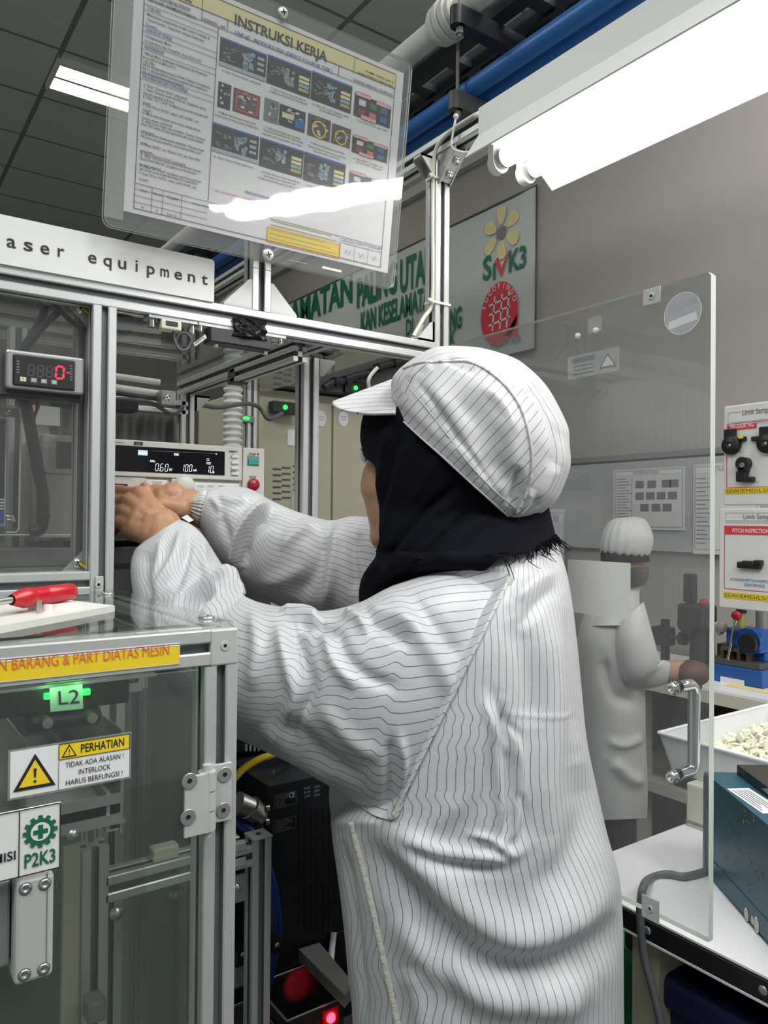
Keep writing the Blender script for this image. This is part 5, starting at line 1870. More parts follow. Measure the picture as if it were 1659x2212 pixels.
# ------------------------------------------------------------------ on top of the cover box
zt_ = ZT + .006
q0, q1 = onZ(248, 1312, zt_ + .006), onZ(-40, 1350, zt_ + .006)
fixture = thing('jig_plate', (.16, .76, zt_), 'white plastic jig plate with pins on the clear box top', 'jig')
mb = MB()
pp = [onZ(u, v, zt_ + .006) for u, v in ((248, 1308), (150, 1296), (-120, 1300), (-120, 1372), (0, 1352))]
poly = [(p.x, p.y) for p in pp]
mb.prism(poly, (0, 0, zt_), X3, Y3, Z3, .006)
mb.build('plate', 'white_plastic', fixture)
mb = MB()
a = onZ(150, 1300, zt_ + .006); b = onZ(60, 1318, zt_ + .006)
mb.box((b.x, b.y, zt_ + .006), (a.x, a.y - .03, zt_ + .010))
mb.build('raised_step', 'white_plastic', fixture)
for u, v in ((84, 1325), (104, 1320)):
    p = onZ(u, v, zt_ + .006)
    MB().cyl((p.x, p.y, zt_ + .005), (p.x, p.y, zt_ + (.018 if u < 90 else .012)), .0022 if u < 90 else .004, n=12).build('pin', 'steel' if u < 90 else 'white_plastic', fixture)
sd = thing('screwdriver', (.15, .78, zt_ + .01), 'red handled screwdriver lying on the white jig plate', 'screwdriver')
zs = zt_ + .019
e0, e1 = onZ(158, 1277, zs), onZ(24, 1296, zs)
dv = (e1 - e0).normalized()
L = (e1 - e0).length
mb = MB().lathe(e0, dv, [(0, 0), (.005, .0005), (.0078, .003), (.0085, .01), (.0085, L * .48), (.0075, L * .50), (.0088, L * .53), (.0075, L * .56), (.0088, L * .59), (.0075, L * .62), (.0088, L * .65), (.0075, L * .68), (.009, L * .72), (.009, L * .82), (.006, L * .95), (.0045, L)], 22)
mb.build('handle', 'red', sd)
MB().cyl(e1, e1 + dv * .10, .0032, n=12).build('shaft', 'steel', sd)

# ================================================================== BEHIND THE MACHINE
YK = 2.4
ca = onY(588, 1000, YK); cb = onY(690, 1000, YK)
cab = thing('control_cabinet', (1.6, YK + .3, 0), 'beige steel control cabinet with louvre slots behind the machine', 'cabinet')
kx0, kx1 = onY(545, 1000, YK).x, onY(1010, 1000, YK).x
kz1 = onY(770, 862, YK).z
MB().bbox((kx0, YK, 0.02), (kx1, YK + .5, kz1), .006).build('body', 'beige', cab)
kd = onY(714, 1000, YK).x
MB().bbox((kd + .004, YK - .012, 0.1), (kx1 - .02, YK - .001, kz1 - .03), .003).build('door', 'beige', cab)
MB().bbox((kx0 + .02, YK - .012, 0.1), (kd - .004, YK - .001, kz1 - .03), .003).build('door', 'beige', cab)
for i, u in enumerate((598, 618, 642)):
    for j in range(6):
        a, b = onY(u - 9, 1013 + 13 * j - i * 3, YK - .012), onY(u + 9, 1013 + 13 * j - i * 3 - 2, YK - .012)
        MB().box((a.x, YK - .0135, a.z - .003), (b.x, YK - .0121, a.z + .003)).build('louvre_slot', 'grey_dark', cab)
a, b = onY(629, 1110, YK - .013), onY(652, 1070, YK - .013)
MB().box((a.x, YK - .0145, a.z), (b.x, YK - .0122, b.z)).build('notice', 'grey_print', cab)
a, b = onY(621, 962, YK - .013), onY(648, 930, YK - .013)
MB().box((a.x, YK - .0145, a.z), (b.x, YK - .0122, b.z)).build('notice', 'paper_dim', cab)
for u, v in ((742, 904), (694, 904)):
    p = onY(u, v, YK - .013)
    P = Print((p.x, YK - .0128, p.z), X3, Z3, (0, -1, 0), .0004)
    P.disc(0, 0, .023, 'grey_print', 1, 30, ey=1.35)
    P.disc(0, 0, .021, 'paper_dim', 2, 30, ey=1.35)
    P.rect(-.012, .004, .012, .008, 'grey_print', 3); P.rect(-.012, -.006, .012, -.002, 'grey_print', 3)
    P.build('round_sticker', cab)
mb = MB().box((kx0 - .05, YK - .06, kz1 + .005), (kx1 + .1, YK + .1, kz1 + .16))
duct = mb.build('cable_duct', 'grey_dark')
tag(duct, 'dark cable duct running above the beige cabinet', 'duct')
mb = MB()
pts = [onY(u, v, YK - .085) for u, v in ((700, 838), (722, 825), (745, 822), (770, 812), (800, 806), (815, 795), (850, 785), (890, 775), (960, 745))]
mb.tube(pts, .014, 10, sub=5)
lm = mb.build('cable_loom', 'black')
tag(lm, 'black cable loom tied along the duct behind the white cap', 'cable')
for k in (1, 2, 4, 5, 6):
    p = pts[k]
    MB().obox(p, ((.9, 0, .3), Y3, (-.3, 0, .9)), (.004, .017, .017)).build('zip_tie', 'black_gloss', lm)
mb = MB().tube([onY(797, 838, YK - .1), onY(796, 822, YK - .11), onY(803, 808, YK - .11), onY(815, 795, YK - .1)], .007, 10, sub=5)
tag(mb.build('grey_cable', 'white_plastic'), 'short pale cable loop below the black loom', 'cable')
# sensors with green lamps
for u, v, y, lab, hh in ((768, 838, YK - .07, 'black sensor with green lamp right of the inner post', .022), (616, 880, YK - .07, 'black sensor with green lamp left of the inner post', .02)):
    p = onY(u, v, y)
    t = thing('sensor', (p.x, y, p.z - hh), lab, 'sensor')
    MB().bbox((p.x - .045, y, p.z - hh), (p.x + .06, y + .04, p.z + hh), .003).build('sensor_body', 'black', t)
    MB().ball((p.x, y - .001, p.z), .0085, 8).build('lamp', 'green_led', t)
p = onY(616, 806, YK - .05)
t = thing('sensor', (p.x, YK - .05, p.z - .02), 'sensor with green lamp higher up, left of the inner post', 'sensor')
MB().bbox((p.x - .03, YK - .05, p.z - .015), (p.x + .05, YK - .02, p.z + .015), .003).build('sensor_body', 'grey_dark', t)
MB().ball((p.x, YK - .051, p.z), .0085, 8).build('lamp', 'green_led', t)
p = onY(532, 904, 2.1)
t = thing('sensor', (p.x, 2.1, p.z - .02), 'flat glowing green sensor beside the corrugated hose', 'sensor')
MB().bbox((p.x - .03, 2.1, p.z - .012), (p.x + .028, 2.13, p.z + .009), .003).build('sensor_body', 'grey_mid', t)
MB().ball((p.x, 2.099, p.z), .009, 8, (1.3, .6, .6)).build('lamp', 'green_led', t)
prof('sensor_stay', (p.x + .022, 2.12, 0.02), (p.x + .022, 2.12, p.z + .16), t, .03)
# corrugated hose
c = onY(503, 900, 2.0)
ztop, zbot = onY(503, 745, 2.0).z, 0.3
mb = MB()
pr_ = []
n = int((ztop - zbot) / .018)
for k in range(n):
    z = k * .018
    pr_ += [(.022, z), (.0275, z + .004), (.0275, z + .010), (.022, z + .014)]
mb.lathe((c.x, 2.0, zbot), (0, 0, 1), pr_, 24)
tag(mb.build('corrugated_hose', 'insulation'), 'pale corrugated exhaust hose rising behind the tester', 'hose')
mb = MB().tube([onY(420, 870, 1.72), onY(470, 880, 1.8), onY(530, 872, 1.9), onY(560, 880, 1.95), onY(580, 905, 1.95), onY(610, 893, 2.0)], .006, 10, sub=6)
tag(mb.build('sensor_cable', 'rubber_grey'), 'grey sensor cable drooping past the corrugated hose', 'cable')

# ================================================================== LOW IN THE MIDDLE: laser controller
YLZ = YF + .04
la = onY(579, 1698, YLZ)
lzt = la.z
lx0_, lx1_ = la.x, la.x + .42
lc = thing('laser_controller', ((lx0_ + lx1_) / 2, YLZ + .2, .5), 'black laser controller with vent slots and rating labels behind the coat', 'controller')
MB().bbox((lx0_, YLZ, .45), (lx1_, YLZ + .42, lzt), .002).build('case', 'navy_black', lc)
MB().bbox((lx0_ - .05, YLZ + .12, .45), (lx0_ + .002, YLZ + .42, lzt - .003), .002).build('rear_case', 'navy_black', lc)


def lz_(u, v):
    p = onY(u, v, YLZ - .0005)
    return p.x, p.z


P = Print((0, YLZ - .0004, 0), X3, Z3, (0, -1, 0), .0003)
for (u0, v0, u1, v1, lines) in ((591, 1747, 640, 1708, ('Model name LP-M200P', 'Serial No. 8A70211', 'Lot No. 1H4Z', 'POD.  N 2021', 'MADE IN JAPAN')), (590, 1800, 639, 1762, ('CLASS 4 LASER', 'AVOID EYE OR SKIN', 'EXPOSURE TO DIRECT', 'OR SCATTERED', 'RADIATION', 'MAX OUTPUT 55W', 'WAVELENGTH 1064nm'))):
    a, b = lz_(u0, v0), lz_(u1, v1)
    P.rect(a[0], a[1], b[0], b[1], 'black', 1)
    P.frame(a[0], a[1], b[0], b[1], .0005, 'grey_key', 2)
    n = len(lines)
    for k, s in enumerate(lines):
        zz = b[1] - (b[1] - a[1]) * (k + 1) / (n + .6)
        P.text(s, a[0] + .003, zz, (b[1] - a[1]) / n * .8, 'grey_print', width=(b[0] - a[0]) * (.62 if n == 5 else .84) * (len(s) / 19 if len(s) < 19 else 1), l=3)
    if n == 5:
        P.text('CE', b[0] - .013, a[1] + .011, .011, 'paper_dim', width=.010, bold=.02, l=3)
for k, (u, v) in enumerate(((657, 1706), (678, 1703))):
    a = lz_(u, v)
    for j, s in enumerate(('MAX', 'R.W', 'OPT') if k == 0 else ('5.0A', '200V', '50Hz')):
        P.text(s, a[0], a[1] - .0065 * j, .0055, 'grey_print', width=.011)
P.build('rating_labels', lc)
for r in range(5):
    for k in range(8):
        a = lz_(648 + 13 * k, 1748 + 55 * r + 20)
        if r == 4 and k > 5:
            continue
        MB().box((a[0] - .0025, YLZ - .0008, a[1] - .016), (a[0] + .0025, YLZ - .0001, a[1] + .016)).build('vent_slot', 'black', lc)
a, b = lz_(712, 2040), lz_(742, 2008)
MB().bbox((a[0], YLZ - .004, a[1]), (b[0], YLZ, b[1]), .001).build('power_inlet', 'black', lc)
mb = MB().tube([onY(721, 2014, YLZ - .006), onY(718, 2040, YLZ - .012), onY(715, 2075, YLZ - .03)], .005, 10, sub=4)
mb.build('power_cord', 'white_plastic', lc)
p = onY(596, 1683, YLZ + .03)
MB().cyl((p.x, YLZ + .04, lzt), (p.x, YLZ + .04, lzt + .006), .003, n=10).build('lid_screw', 'steel', lc)
# upper black unit with slots, behind and above
ua = onY(515, 1595, YF + .17)
up = MB().bbox((ua.x - .0, YF + .18, lzt + .012), (ua.x + .36, YF + .44, ua.z + .02), .002).build('upper_unit', 'navy_black')
tag(up, 'black unit above the laser controller, mostly behind the sleeve', 'controller')
MB().box((ua.x + .02, YF + .2, lzt + .0005), (ua.x + .34, YF + .42, lzt + .0125)).build('unit_foot', 'black', up)
for k in range(4):
    p = onY(532 + 9 * k, 1615, YF + .1795)
    MB().box((p.x - .0018, YF + .1792, p.z - .006), (p.x + .0018, YF + .1798, p.z + .006)).build('slot', 'grey_print', up)
# connector and hoses
YJ = YLZ - .005
mb = MB().use(0)
c0, c1 = onY(512, 1735, YJ), onY(540, 1745, YJ)
mb.cyl(c0, c1, .017, .0155, 22).cyl(c1, c1 + (c1 - c0).normalized() * .012 + Vector((0, 0, -.004)), .018, .016, 22)
q = c1 + Vector((.010, 0, -.008))
mb.lathe(q, (.6, 0, -.8), [(.013, 0), (.013, .012), (.010, .016)], 18)
for dz in (-.010, .010):
    mb.cyl(q + Vector((.012, -.006, dz - .006)), q + Vector((.018, -.006, dz - .006)), .0045, n=10)
cn = mb.build('round_connector', ['steel'])
tag(cn, 'round silver connector with black cable beside the hinge post', 'connector')
MB().tube([q + Vector((.004, 0, -.006)), onY(555, 1775, YJ), onY(556, 1800, YJ), onY(550, 1830, YJ + .02)], .0105, 12, sub=6).build('cable', 'black', cn)
mb = MB()
pts = [onY(500, 1690, YLZ - .02), onY(525, 1662, YLZ - .01), onY(560, 1640, YLZ), onY(600, 1625, YLZ + .02), onY(650, 1590, YLZ + .06)]
P_ = crv(pts, 14)
mb.tube(P_, [.0052 + .0006 * math.sin(k * 2.2) for k in range(len(P_))], 10)
tag(mb.build('yellow_hose', 'yellow'), 'ribbed yellow hose running under the sleeve', 'hose')
mb = MB().tube([onY(560, 1840, YLZ - .03), onY(585, 1890, YLZ - .035), onY(598, 1960, YLZ - .04), onY(600, 2030, YLZ - .04), onY(588, 2090, YLZ - .04), onY(575, 2150, YLZ - .03)], .0055, 12, sub=6)
tag(mb.build('blue_cable', 'blue_cable'), 'bright blue cable curving beside the small frame post', 'cable')
mb = MB().tube([onY(565, 1850, YLZ - .02), onY(580, 1900, YLZ - .025), onY(588, 1970, YLZ - .03), onY(588, 2040, YLZ - .03), onY(575, 2110, YLZ - .03)], .0048, 12, sub=6)
tag(mb.build('grey_cable', 'rubber_grey'), 'grey cable running beside the bright blue cable', 'cable')
mb = MB().tube([onY(512, 1775, YLZ + .0), onY(530, 1790, YLZ - .02), onY(545, 1800, YLZ - .025), onY(560, 1840, YLZ - .03)], .006, 10, sub=5)
tag(mb.build('blue_cable', 'blue_cable'), 'dark blue cable loop behind the round silver connector', 'cable')

# reject trays with the red lamps
RZ = .66
r0, r1, r2, r3 = onZ(551, 2124, RZ), onZ(666, 2085, RZ), onZ(748, 2155, RZ), onZ(616, 2205, RZ)
rx0, rx1 = (r0.x + r3.x) / 2, (r1.x + r2.x) / 2
ry0, ry1 = (r2.y + r3.y) / 2, (r0.y + r1.y) / 2
tr = thing('reject_tray', ((rx0 + rx1) / 2, (ry0 + ry1) / 2, RZ - .09), 'open grey metal tray lit red inside below the coat', 'tray')
mb = MB()
tk = .003
D_ = .09
mb.box((rx0, ry0, RZ - D_), (rx0 + tk, ry1, RZ)).box((rx1 - tk, ry0, RZ - D_), (rx1, ry1, RZ)).box((rx0, ry1 - tk, RZ - D_), (rx1, ry1, RZ)).box((rx0, ry0, RZ - D_), (rx1, ry0 + tk, RZ)).box((rx0, ry0, RZ - D_), (rx1, ry1, RZ - D_ + tk))
mb.build('tray_body', 'tray_grey', tr)
mb = MB()
for a, b in (((rx0, ry0), (rx1, ry0)), ((rx1, ry0), (rx1, ry1)), ((rx1, ry1), (rx0, ry1)), ((rx0, ry1), (rx0, ry0))):
    mb.cyl((*a, RZ), (*b, RZ), .0016, n=8)
mb.build('rim', 'sheet_steel', tr)
p = onY(716, 2200, ry0 - .006)
MB().ball((p.x, ry0 - .004, p.z), .007, 10).build('signal_lamp', 'red_led', tr)
MB().bbox((p.x - .014, ry0 - .004, p.z - .012), (p.x + .014, ry0 - .0005, p.z + .012), .001).build('lamp_plate', 'red_dark', tr)
d = bpy.data.lights.new('tray_lamp', 'SPOT')
d.energy = .32; d.color = (1, .02, .05); d.spot_size = .62; d.spot_blend = .6; d.shadow_soft_size = .004
o = bpy.data.objects.new('tray_lamp', d); COL.objects.link(o); o.parent = tr
src = Vector((rx0 + .05, ry0 + .012, RZ - .02)); tgt = Vector((rx1 - .02, ry1, RZ - .022))
o.location = src - Vector(OFF[tr.name]); o.rotation_euler = (tgt - src).to_track_quat('-Z', 'Y').to_euler()
MB().cyl(src - (tgt - src).normalized() * .012, src - (tgt - src).normalized() * .003, .006, n=14).build('lamp_body', 'red_dark', tr)
# bracket behind the tray
a0, a1, a2, a3 = onZ(645, 2050, RZ + .03), onZ(690, 2036, RZ + .03), onZ(765, 2125, RZ + .03), onZ(745, 2150, RZ + .03)
br = MB()
poly = [(p.x, p.y) for p in (a0, a1, a2, a3)]
br.prism(poly, (0, 0, RZ + .012), X3, Y3, Z3, .018)
tag(br.build('flap_bracket', 'flap_steel'), 'flat grey metal bracket lying behind the red lit tray', 'bracket')
# clear lidded boxes
cl = thing('clear_box', (rx0 - .08, ry0 - .02, RZ - .09), 'clear lidded box beside the red lit tray', 'box')
g0, g1, g2 = onZ(512, 2095, RZ + .004), onZ(522, 2095, RZ + .004), onZ(612, 2210, RZ + .004)
mb = MB()
x0, x1 = rx0 - .11, rx0 - .006
y0, y1 = ry0 - .05, ry1 - .004
for lo, hi in (((x0, y0, RZ - .02), (x1, y1, RZ - .017)),):
    mb.box(lo, hi)
mb.build('lid', 'acrylic_smoke', cl)
mb = MB()
for a, b in (((x0, y0), (x1, y0)), ((x1, y0), (x1, y1)), ((x1, y1), (x0, y1)), ((x0, y1), (x0, y0))):
    mb.cyl((*a, RZ - .017), (*b, RZ - .017), .0014, n=8)
mb.build('lid_rim', 'sheet_steel', cl)
mb = MB()
mb.box((x0, y0, RZ - .1), (x0 + .003, y1, RZ - .02)).box((x1 - .003, y0, RZ - .1), (x1, y1, RZ - .02)).box((x0, y1 - .003, RZ - .1), (x1, y1, RZ - .02)).box((x0, y0, RZ - .1), (x1, y0 + .003, RZ - .02)).box((x0, y0, RZ - .1), (x1, y1, RZ - .097))
mb.build('box_body', 'tray_grey', cl)
# black label holder bar
a, b = onY(505, 2063, YF - .02), onY(606, 2035, YF - .02)
bar = thing('label_bar', ((a.x + b.x) / 2, YF - .02, a.z), 'black bar with screws in front of the small frame post', 'bar')
dv = (b - a).normalized()
MB().obox((a + b) / 2, (dv, Y3, dv.cross(Y3)), ((b - a).length / 2, .012, .008)).build('bar_body', 'black', bar)
mb = MB()
for q in (a + dv * .008, b - dv * .012):
    mb.lathe(q + Vector((0, -.012, .004)), (0, -1, 0), [(.0035, 0), (.003, .0012), (0, .0016)], 12)
mb.build('bar_screw', 'steel', bar)
MB().bbox((a.x, YF - .025, a.z - .045), (b.x - .02, YF + .0, a.z - .016), .002).build('bar_bracket', 'sheet_steel', bar)
# base frame plate under trays
MB().box((-.4, YC + .05, .50), (XB - .035, YF - .05, .52)).build('base_plate', 'grey_dark', cover)
low = MB().box((.30, YF - .14, .555), (.80, YF + .02, .565))
tag(low.build('tray_shelf', 'grey_dark'), 'dark shelf plate under the red lit tray', 'shelf')

# ================================================================== RIGHT SIDE: white table
TZ = .78
e0, e1 = onZ(1342, 1960, TZ), onZ(1659, 2103, TZ)
xe = (e0.x + e1.x) / 2
yk = onZ(1320, 1840, TZ).y
tb = thing('work_table', (xe + .5, 0, 0), 'white topped work table with black edge at the right', 'table')
MB().box((xe, -.6, TZ - .003), (xe + 1.0, yk, TZ)).build('table_top', 'table_white', tb)
MB().box((xe + .001, -.6, TZ - .032), (xe + 1.0, yk - .001, TZ - .003)).build('top_core', 'black', tb)
mb = MB().use(0).box((xe - .004, -.6, TZ - .030), (xe + .002, yk, TZ - .004)).use(1).box((xe - .005, -.6, TZ - .034), (xe + .02, yk, TZ - .031))
mb.build('edge_band', ['black_gloss', 'white_plastic'], tb)
for u, v in ((1398, 2003), (1648, 2115)):
    p = onX(u, v, xe - .004)
    MB().lathe((xe - .004, p.y, TZ - .017), (-1, 0, 0), [(.006, 0), (.0055, .001), (.002, .0012), (0, .0006)], 16).build('edge_screw', 'sheet_steel', tb)
pl_ = onX(1366, 2100, xe + .02); pr2 = onX(1425, 2100, xe + .02)
for y0, y1 in ((min(pl_.y, pr2.y), max(pl_.y, pr2.y)), (-.5, -.44)):
    MB().box((xe + .02, y0, 0), (xe + .08, y1, TZ - .032)).build('table_leg', 'beige', tb)
MB().box((xe + .9, -.5, 0), (xe + .96, -.44, TZ - .032)).build('table_leg', 'beige', tb)
MB().box((xe + .9, yk - .1, 0), (xe + .96, yk - .04, TZ - .032)).build('table_leg', 'beige', tb)
# teal instrument box on the table, turned
A_, B_ = onZ(1520, 1884, TZ), onZ(1659, 2046, TZ)
ax_ = (B_ - A_).normalized()
ay_ = Vector((-ax_.y, ax_.x, 0))
if ay_.x < 0:
    ay_ = -ay_
th = at(1520, 1668, (A_ - CAM).dot(FW)).z - TZ
bx = thing('instrument_box', tuple(A_ + ax_ * .15), 'worn teal metal box with white label on the white table', 'box')
W_, L_ = .135, .40
foot = .006


def bxp(x, y, z):
    return A_ + ax_ * x + ay_ * y + Vector((0, 0, z))


bm_ = MB()
bm_.obox(bxp(L_ / 2, W_ / 2, (th + foot) / 2), (ax_, ay_, Z3), (L_ / 2, W_ / 2, (th - foot) / 2))
bm_.build('case', 'teal_paint', bx)
mb = MB().obox(bxp(L_ / 2, -.0006, .034), (ax_, ay_, Z3), (L_ / 2, .0006, .0012)).obox(bxp(.004, -.0008, th / 2), (ax_, ay_, Z3), (.004, .0006, th / 2 - .006))
mb.build('case_seam', 'teal_paint', bx)
for k in range(4):
    MB().cyl(bxp(.03 if k % 2 else L_ - .03, .03 if k < 2 else W_ - .03, 0), bxp(.03 if k % 2 else L_ - .03, .03 if k < 2 else W_ - .03, foot), .01, n=14).build('foot', 'black', bx)
# label on top, black lid corner, scuffs
P = Print(A_ + Vector((0, 0, th)), ax_, ay_, Z3, .0004)


def bt(u, v):
    q = onZ(u, v, TZ + th) - A_
    return q.dot(ax_), q.dot(ay_)


lab = [bt(1570, 1704), bt(1618, 1703), bt(1700, 1755), bt(1648, 1758)]
P.poly(lab, 'paper', 1)
o0, o1, o3 = Vector((*lab[0], 0)), Vector((*lab[3], 0)), Vector((*lab[1], 0))
for k in range(6):
    f = .15 + .13 * k
    q0_ = o0.lerp(o3, f) + (o1 - o0) * .08
    q1_ = q0_ + (o1 - o0) * (.82 - .1 * (k % 3))
    P.line(q0_.x, q0_.y, q1_.x, q1_.y, .0016, 'grey_mid', 2)
P.build('white_label', bx)
P = Print(A_, ax_, Z3, -ay_, .0006)


def bf(u, v):
    d = ray(u, v)
    t_ = (A_ - CAM).dot(ay_) / d.dot(ay_)
    q = CAM + d * t_ - A_
    return q.dot(ax_), q.z


for (u, v, rr2) in ((1613, 1976, .0065), (1635, 1998, .0075), (1626, 1988, .004)):
    c = bf(u, v); P.disc(c[0], c[1], rr2, 'paper_dim', 1, 20, ey=1.5)
    P.disc(c[0], c[1], rr2 * .7, 'grey_print', 2, 20, r2=rr2 * .5, ey=1.5)
rs = random.Random(5)
for k in range(46):
    c = bf(1592 + rs.uniform(-3, 48), 1742 + rs.uniform(-4, 40)); 
    if c[1] > th - .003 or c[0] < .02:
        continue
    s = rs.uniform(.001, .004)
    P.poly([(c[0] + s * rs.uniform(.5, 1.2) * math.cos(a_), c[1] + s * rs.uniform(.5, 1.2) * math.sin(a_)) for a_ in (0, 1.2, 2.4, 3.6, 4.9)], rs.choice(['grey_dark', 'brown', 'flap_steel']), 1)
for k in range(60):
    c = bf(rs.uniform(1560, 1655), rs.uniform(1780, 1960))
    if 0.01 < c[0] < L_ and 0.01 < c[1] < th - .01:
        s = rs.uniform(.0006, .0014)
        P.rect(c[0] - s, c[1] - s * 1.5, c[0] + s, c[1] + s * 1.5, 'navy_black', 1)
P.build('worn_marks', bx)
c = bt(1625, 1678)
mb = MB().obox(bxp(c[0] + .06, min(c[1] + .01, .105), th + .008), (ax_, ay_, Z3), (.07, .03, .008))
mb.build('black_module', 'black_gloss', bx)
# cord over the table edge
zc0 = TZ + .006
mb = MB().tube([onZ(1530, 1880, zc0), onZ(1480, 1893, zc0), onZ(1440, 1888, zc0), onZ(1405, 1897, zc0), onX(1390, 1915, xe - .012) , onX(1383, 1960, xe - .014), onX(1384, 2000, xe - .014), onX(1390, 2060, xe - .012), onX(1408, 2130, xe - .012), onX(1425, 2200, xe - .012), onX(1440, 2300, xe - .012)], .0058, 14, sub=8)
tag(mb.build('power_cord', 'rubber_grey'), 'thick grey cord from the teal box hanging over the table edge', 'cord')
# beige box with the tray of white parts
bq = onZ(1482, 1783, TZ)
bz1 = at(1484, 1690, (bq - CAM).dot(FW)).z
mb = MB().bbox((bq.x, bq.y - .26, TZ), (bq.x + .36, bq.y, bz1), .003)
bb = mb.build('plastic_case', 'cream')
tag(bb, 'cream plastic case on the table carrying the white parts tray', 'case')
MB().box((bq.x - .001, bq.y - .262, TZ + .006), (bq.x + .361, bq.y + .001, TZ + .012)).build('base_line', 'grey_mid', bb)
tx, ty_ = bq.x + .04, bq.y + .05
t = thing('parts_tray', (tx + .2, ty_ - .15, bz1), 'translucent white tray heaped with small white plastic parts', 'tray')
Tz0, Tz1 = bz1 + .001, bz1 + .075
Tx0, Tx1, Ty0, Ty1 = tx - .01, tx + .36, ty_ - .33, ty_
mb = MB()
fl_ = .018


def wall(xa, ya, xb, yb):
    dx = Vector((xb - xa, yb - ya, 0)).normalized()
    nn = Vector((dx.y, -dx.x, 0))
    a0_, b0_ = Vector((xa, ya, Tz0)), Vector((xb, yb, Tz0))
    a1_, b1_ = a0_ + nn * fl_ + Vector((0, 0, Tz1 - Tz0)) - dx * fl_, b0_ + nn * fl_ + Vector((0, 0, Tz1 - Tz0)) + dx * fl_
    t3 = nn * .003
    mb.add([a0_, b0_, b1_, a1_, a0_ - t3, b0_ - t3, b1_ - t3, a1_ - t3], [(0, 1, 2, 3), (7, 6, 5, 4), (3, 2, 6, 7), (0, 3, 7, 4), (1, 5, 6, 2)], False)
    mb.tube([a1_, b1_], .004, 8)


wall(Tx0, Ty0, Tx1, Ty0); wall(Tx1, Ty0, Tx1, Ty1); wall(Tx1, Ty1, Tx0, Ty1); wall(Tx0, Ty1, Tx0, Ty0)
mb.box((Tx0, Ty0, Tz0), (Tx1, Ty1, Tz0 + .003))
mb.build('tray_shell', 'tray_milk', t)
mb = MB()
rs = random.Random(11)
for k in range(900):
    x, y = rs.uniform(Tx0 + .006, Tx1 - .006), rs.uniform(Ty0 + .006, Ty1 - .006)
    hgt = .030 + .028 * math.exp(-((x - Tx0 - .22) ** 2 + (y - Ty1 + .15) ** 2) / .03)
    z = Tz0 + hgt * rs.uniform(.45, 1.0) + .004
    e = Matrix.Rotation(rs.uniform(0, 6.28), 3, Vector((rs.uniform(-1, 1), rs.uniform(-1, 1), rs.uniform(-1, 1))).normalized())
    s = rs.uniform(.7, 1.2)
    mb.obox((x, y, z), (e.col[0], e.col[1], e.col[2]), (.010 * s, .006 * s, .0025 * s))
pts_ = mb.build('small_parts', 'natural_parts', None, 'stuff')
tag(pts_, 'heap of small off white plastic parts in the tray', 'plastic parts')
# dark blue bins below the table
zb_ = onX(1440, 2000, xe + .12)
bn_ = thing('storage_bin', (xe + .4, .3, 0.02), 'large dark blue plastic bin under the white table', 'bin')
ylb = onX(1432, 2100, xe + .05).y
mb = MB()
mb.bbox((xe + .045, -.3, .10), (xe + .55, ylb, TZ - .10), .02)
mb.build('bin_body', 'blue_bin', bn_)
MB().bbox((xe + .03, -.31, TZ - .14), (xe + .57, ylb + .008, TZ - .09), .012).build('bin_rim', 'blue_bin', bn_)
for k in range(4):
    y = ylb - .05 - .09 * k
    MB().box((xe + .038, y - .004, .15), (xe + .046, y + .004, TZ - .16)).build('bin_rib', 'blue_bin', bn_)
MB().box((xe + .04, -.3, .02), (xe + .55, ylb, .10)).build('bin_base', 'blue_bin', bn_)
p = onX(1540, 2205, xe + .043)
MB().bbox((xe + .036, p.y - .012, p.z - .012), (xe + .0445, p.y + .006, p.z + .008), .003).build('bin_mark', 'green_bag', bn_)
gb0, gb1 = onX(1340, 2040, xe + .15), onX(1366, 2212, xe + .15)
gb = MB().bbox((xe + .15, min(gb0.y, gb1.y) - .02, .02), (xe + .3, max(gb0.y, gb1.y) + .15, gb0.z), .02).build('green_crate', 'green_bag')
tag(gb, 'green plastic crate beside the beige table leg', 'crate')
dk = MB().bbox((xe + .14, yk - .3, gb0.z + .001), (xe + .34, yk - .02, TZ - .05), .01).build('dark_sack', 'dusty_bin')
tag(dk, 'dark bundle lying on the green crate under the table', 'bundle')

# ------------------------------------------------------------------ wall bench, presses and boards
xb = 2.52
bzt = .755
be = thing('wall_bench', (xb + .28, 1.2, 0), 'long cream topped bench along the right wall', 'bench')
MB().box((xb, -.2, bzt - .006), (XW - .05, 3.2, bzt)).build('bench_top', 'table_white', be)
MB().box((xb - .003, -.2, bzt - .05), (XW - .05, 3.2, bzt - .006)).build('bench_edge', 'cream', be)
for y in (.1, 1.9, 3.0):
    MB().box((xb + .06, y - .03, 0), (xb + .12, y + .03, bzt - .05)).build('bench_leg', 'cream', be)
    MB().box((XW - .14, y - .03, 0), (XW - .08, y + .03, bzt - .05)).build('bench_leg', 'cream', be)
MB().box((xb + .05, -.1, .30), (XW - .1, 3.1, .34)).build('lower_shelf', 'cream', be)
for y0, y1, z1, lb in ((2.05, 2.75, .63, 'black storage box under the bench, behind the worker'), (.95, 1.75, .60, 'black storage box under the bench beside the white tray')):
    t = thing('storage_box', (xb + .25, (y0 + y1) / 2, .34), lb, 'box')
    MB().bbox((xb + .08, y0, .341), (XW - .12, y1, z1 - .04), .01).build('box_body', 'dusty_bin', t)
    MB().bbox((xb + .07, y0 - .01, z1 - .04), (XW - .11, y1 + .01, z1), .008).build('box_lid', 'dusty_bin', t)


def arbor_press(u, v0, v1, X, label, body, big=True):
    """small bench press: base, column, head, ram, lever with red ball"""
    b0 = onX(u, v0, X)
    k = (b0.z * 0 + 1)
    t = thing('arbor_press', (X, b0.y, bzt), label, 'press')
    return t, b0


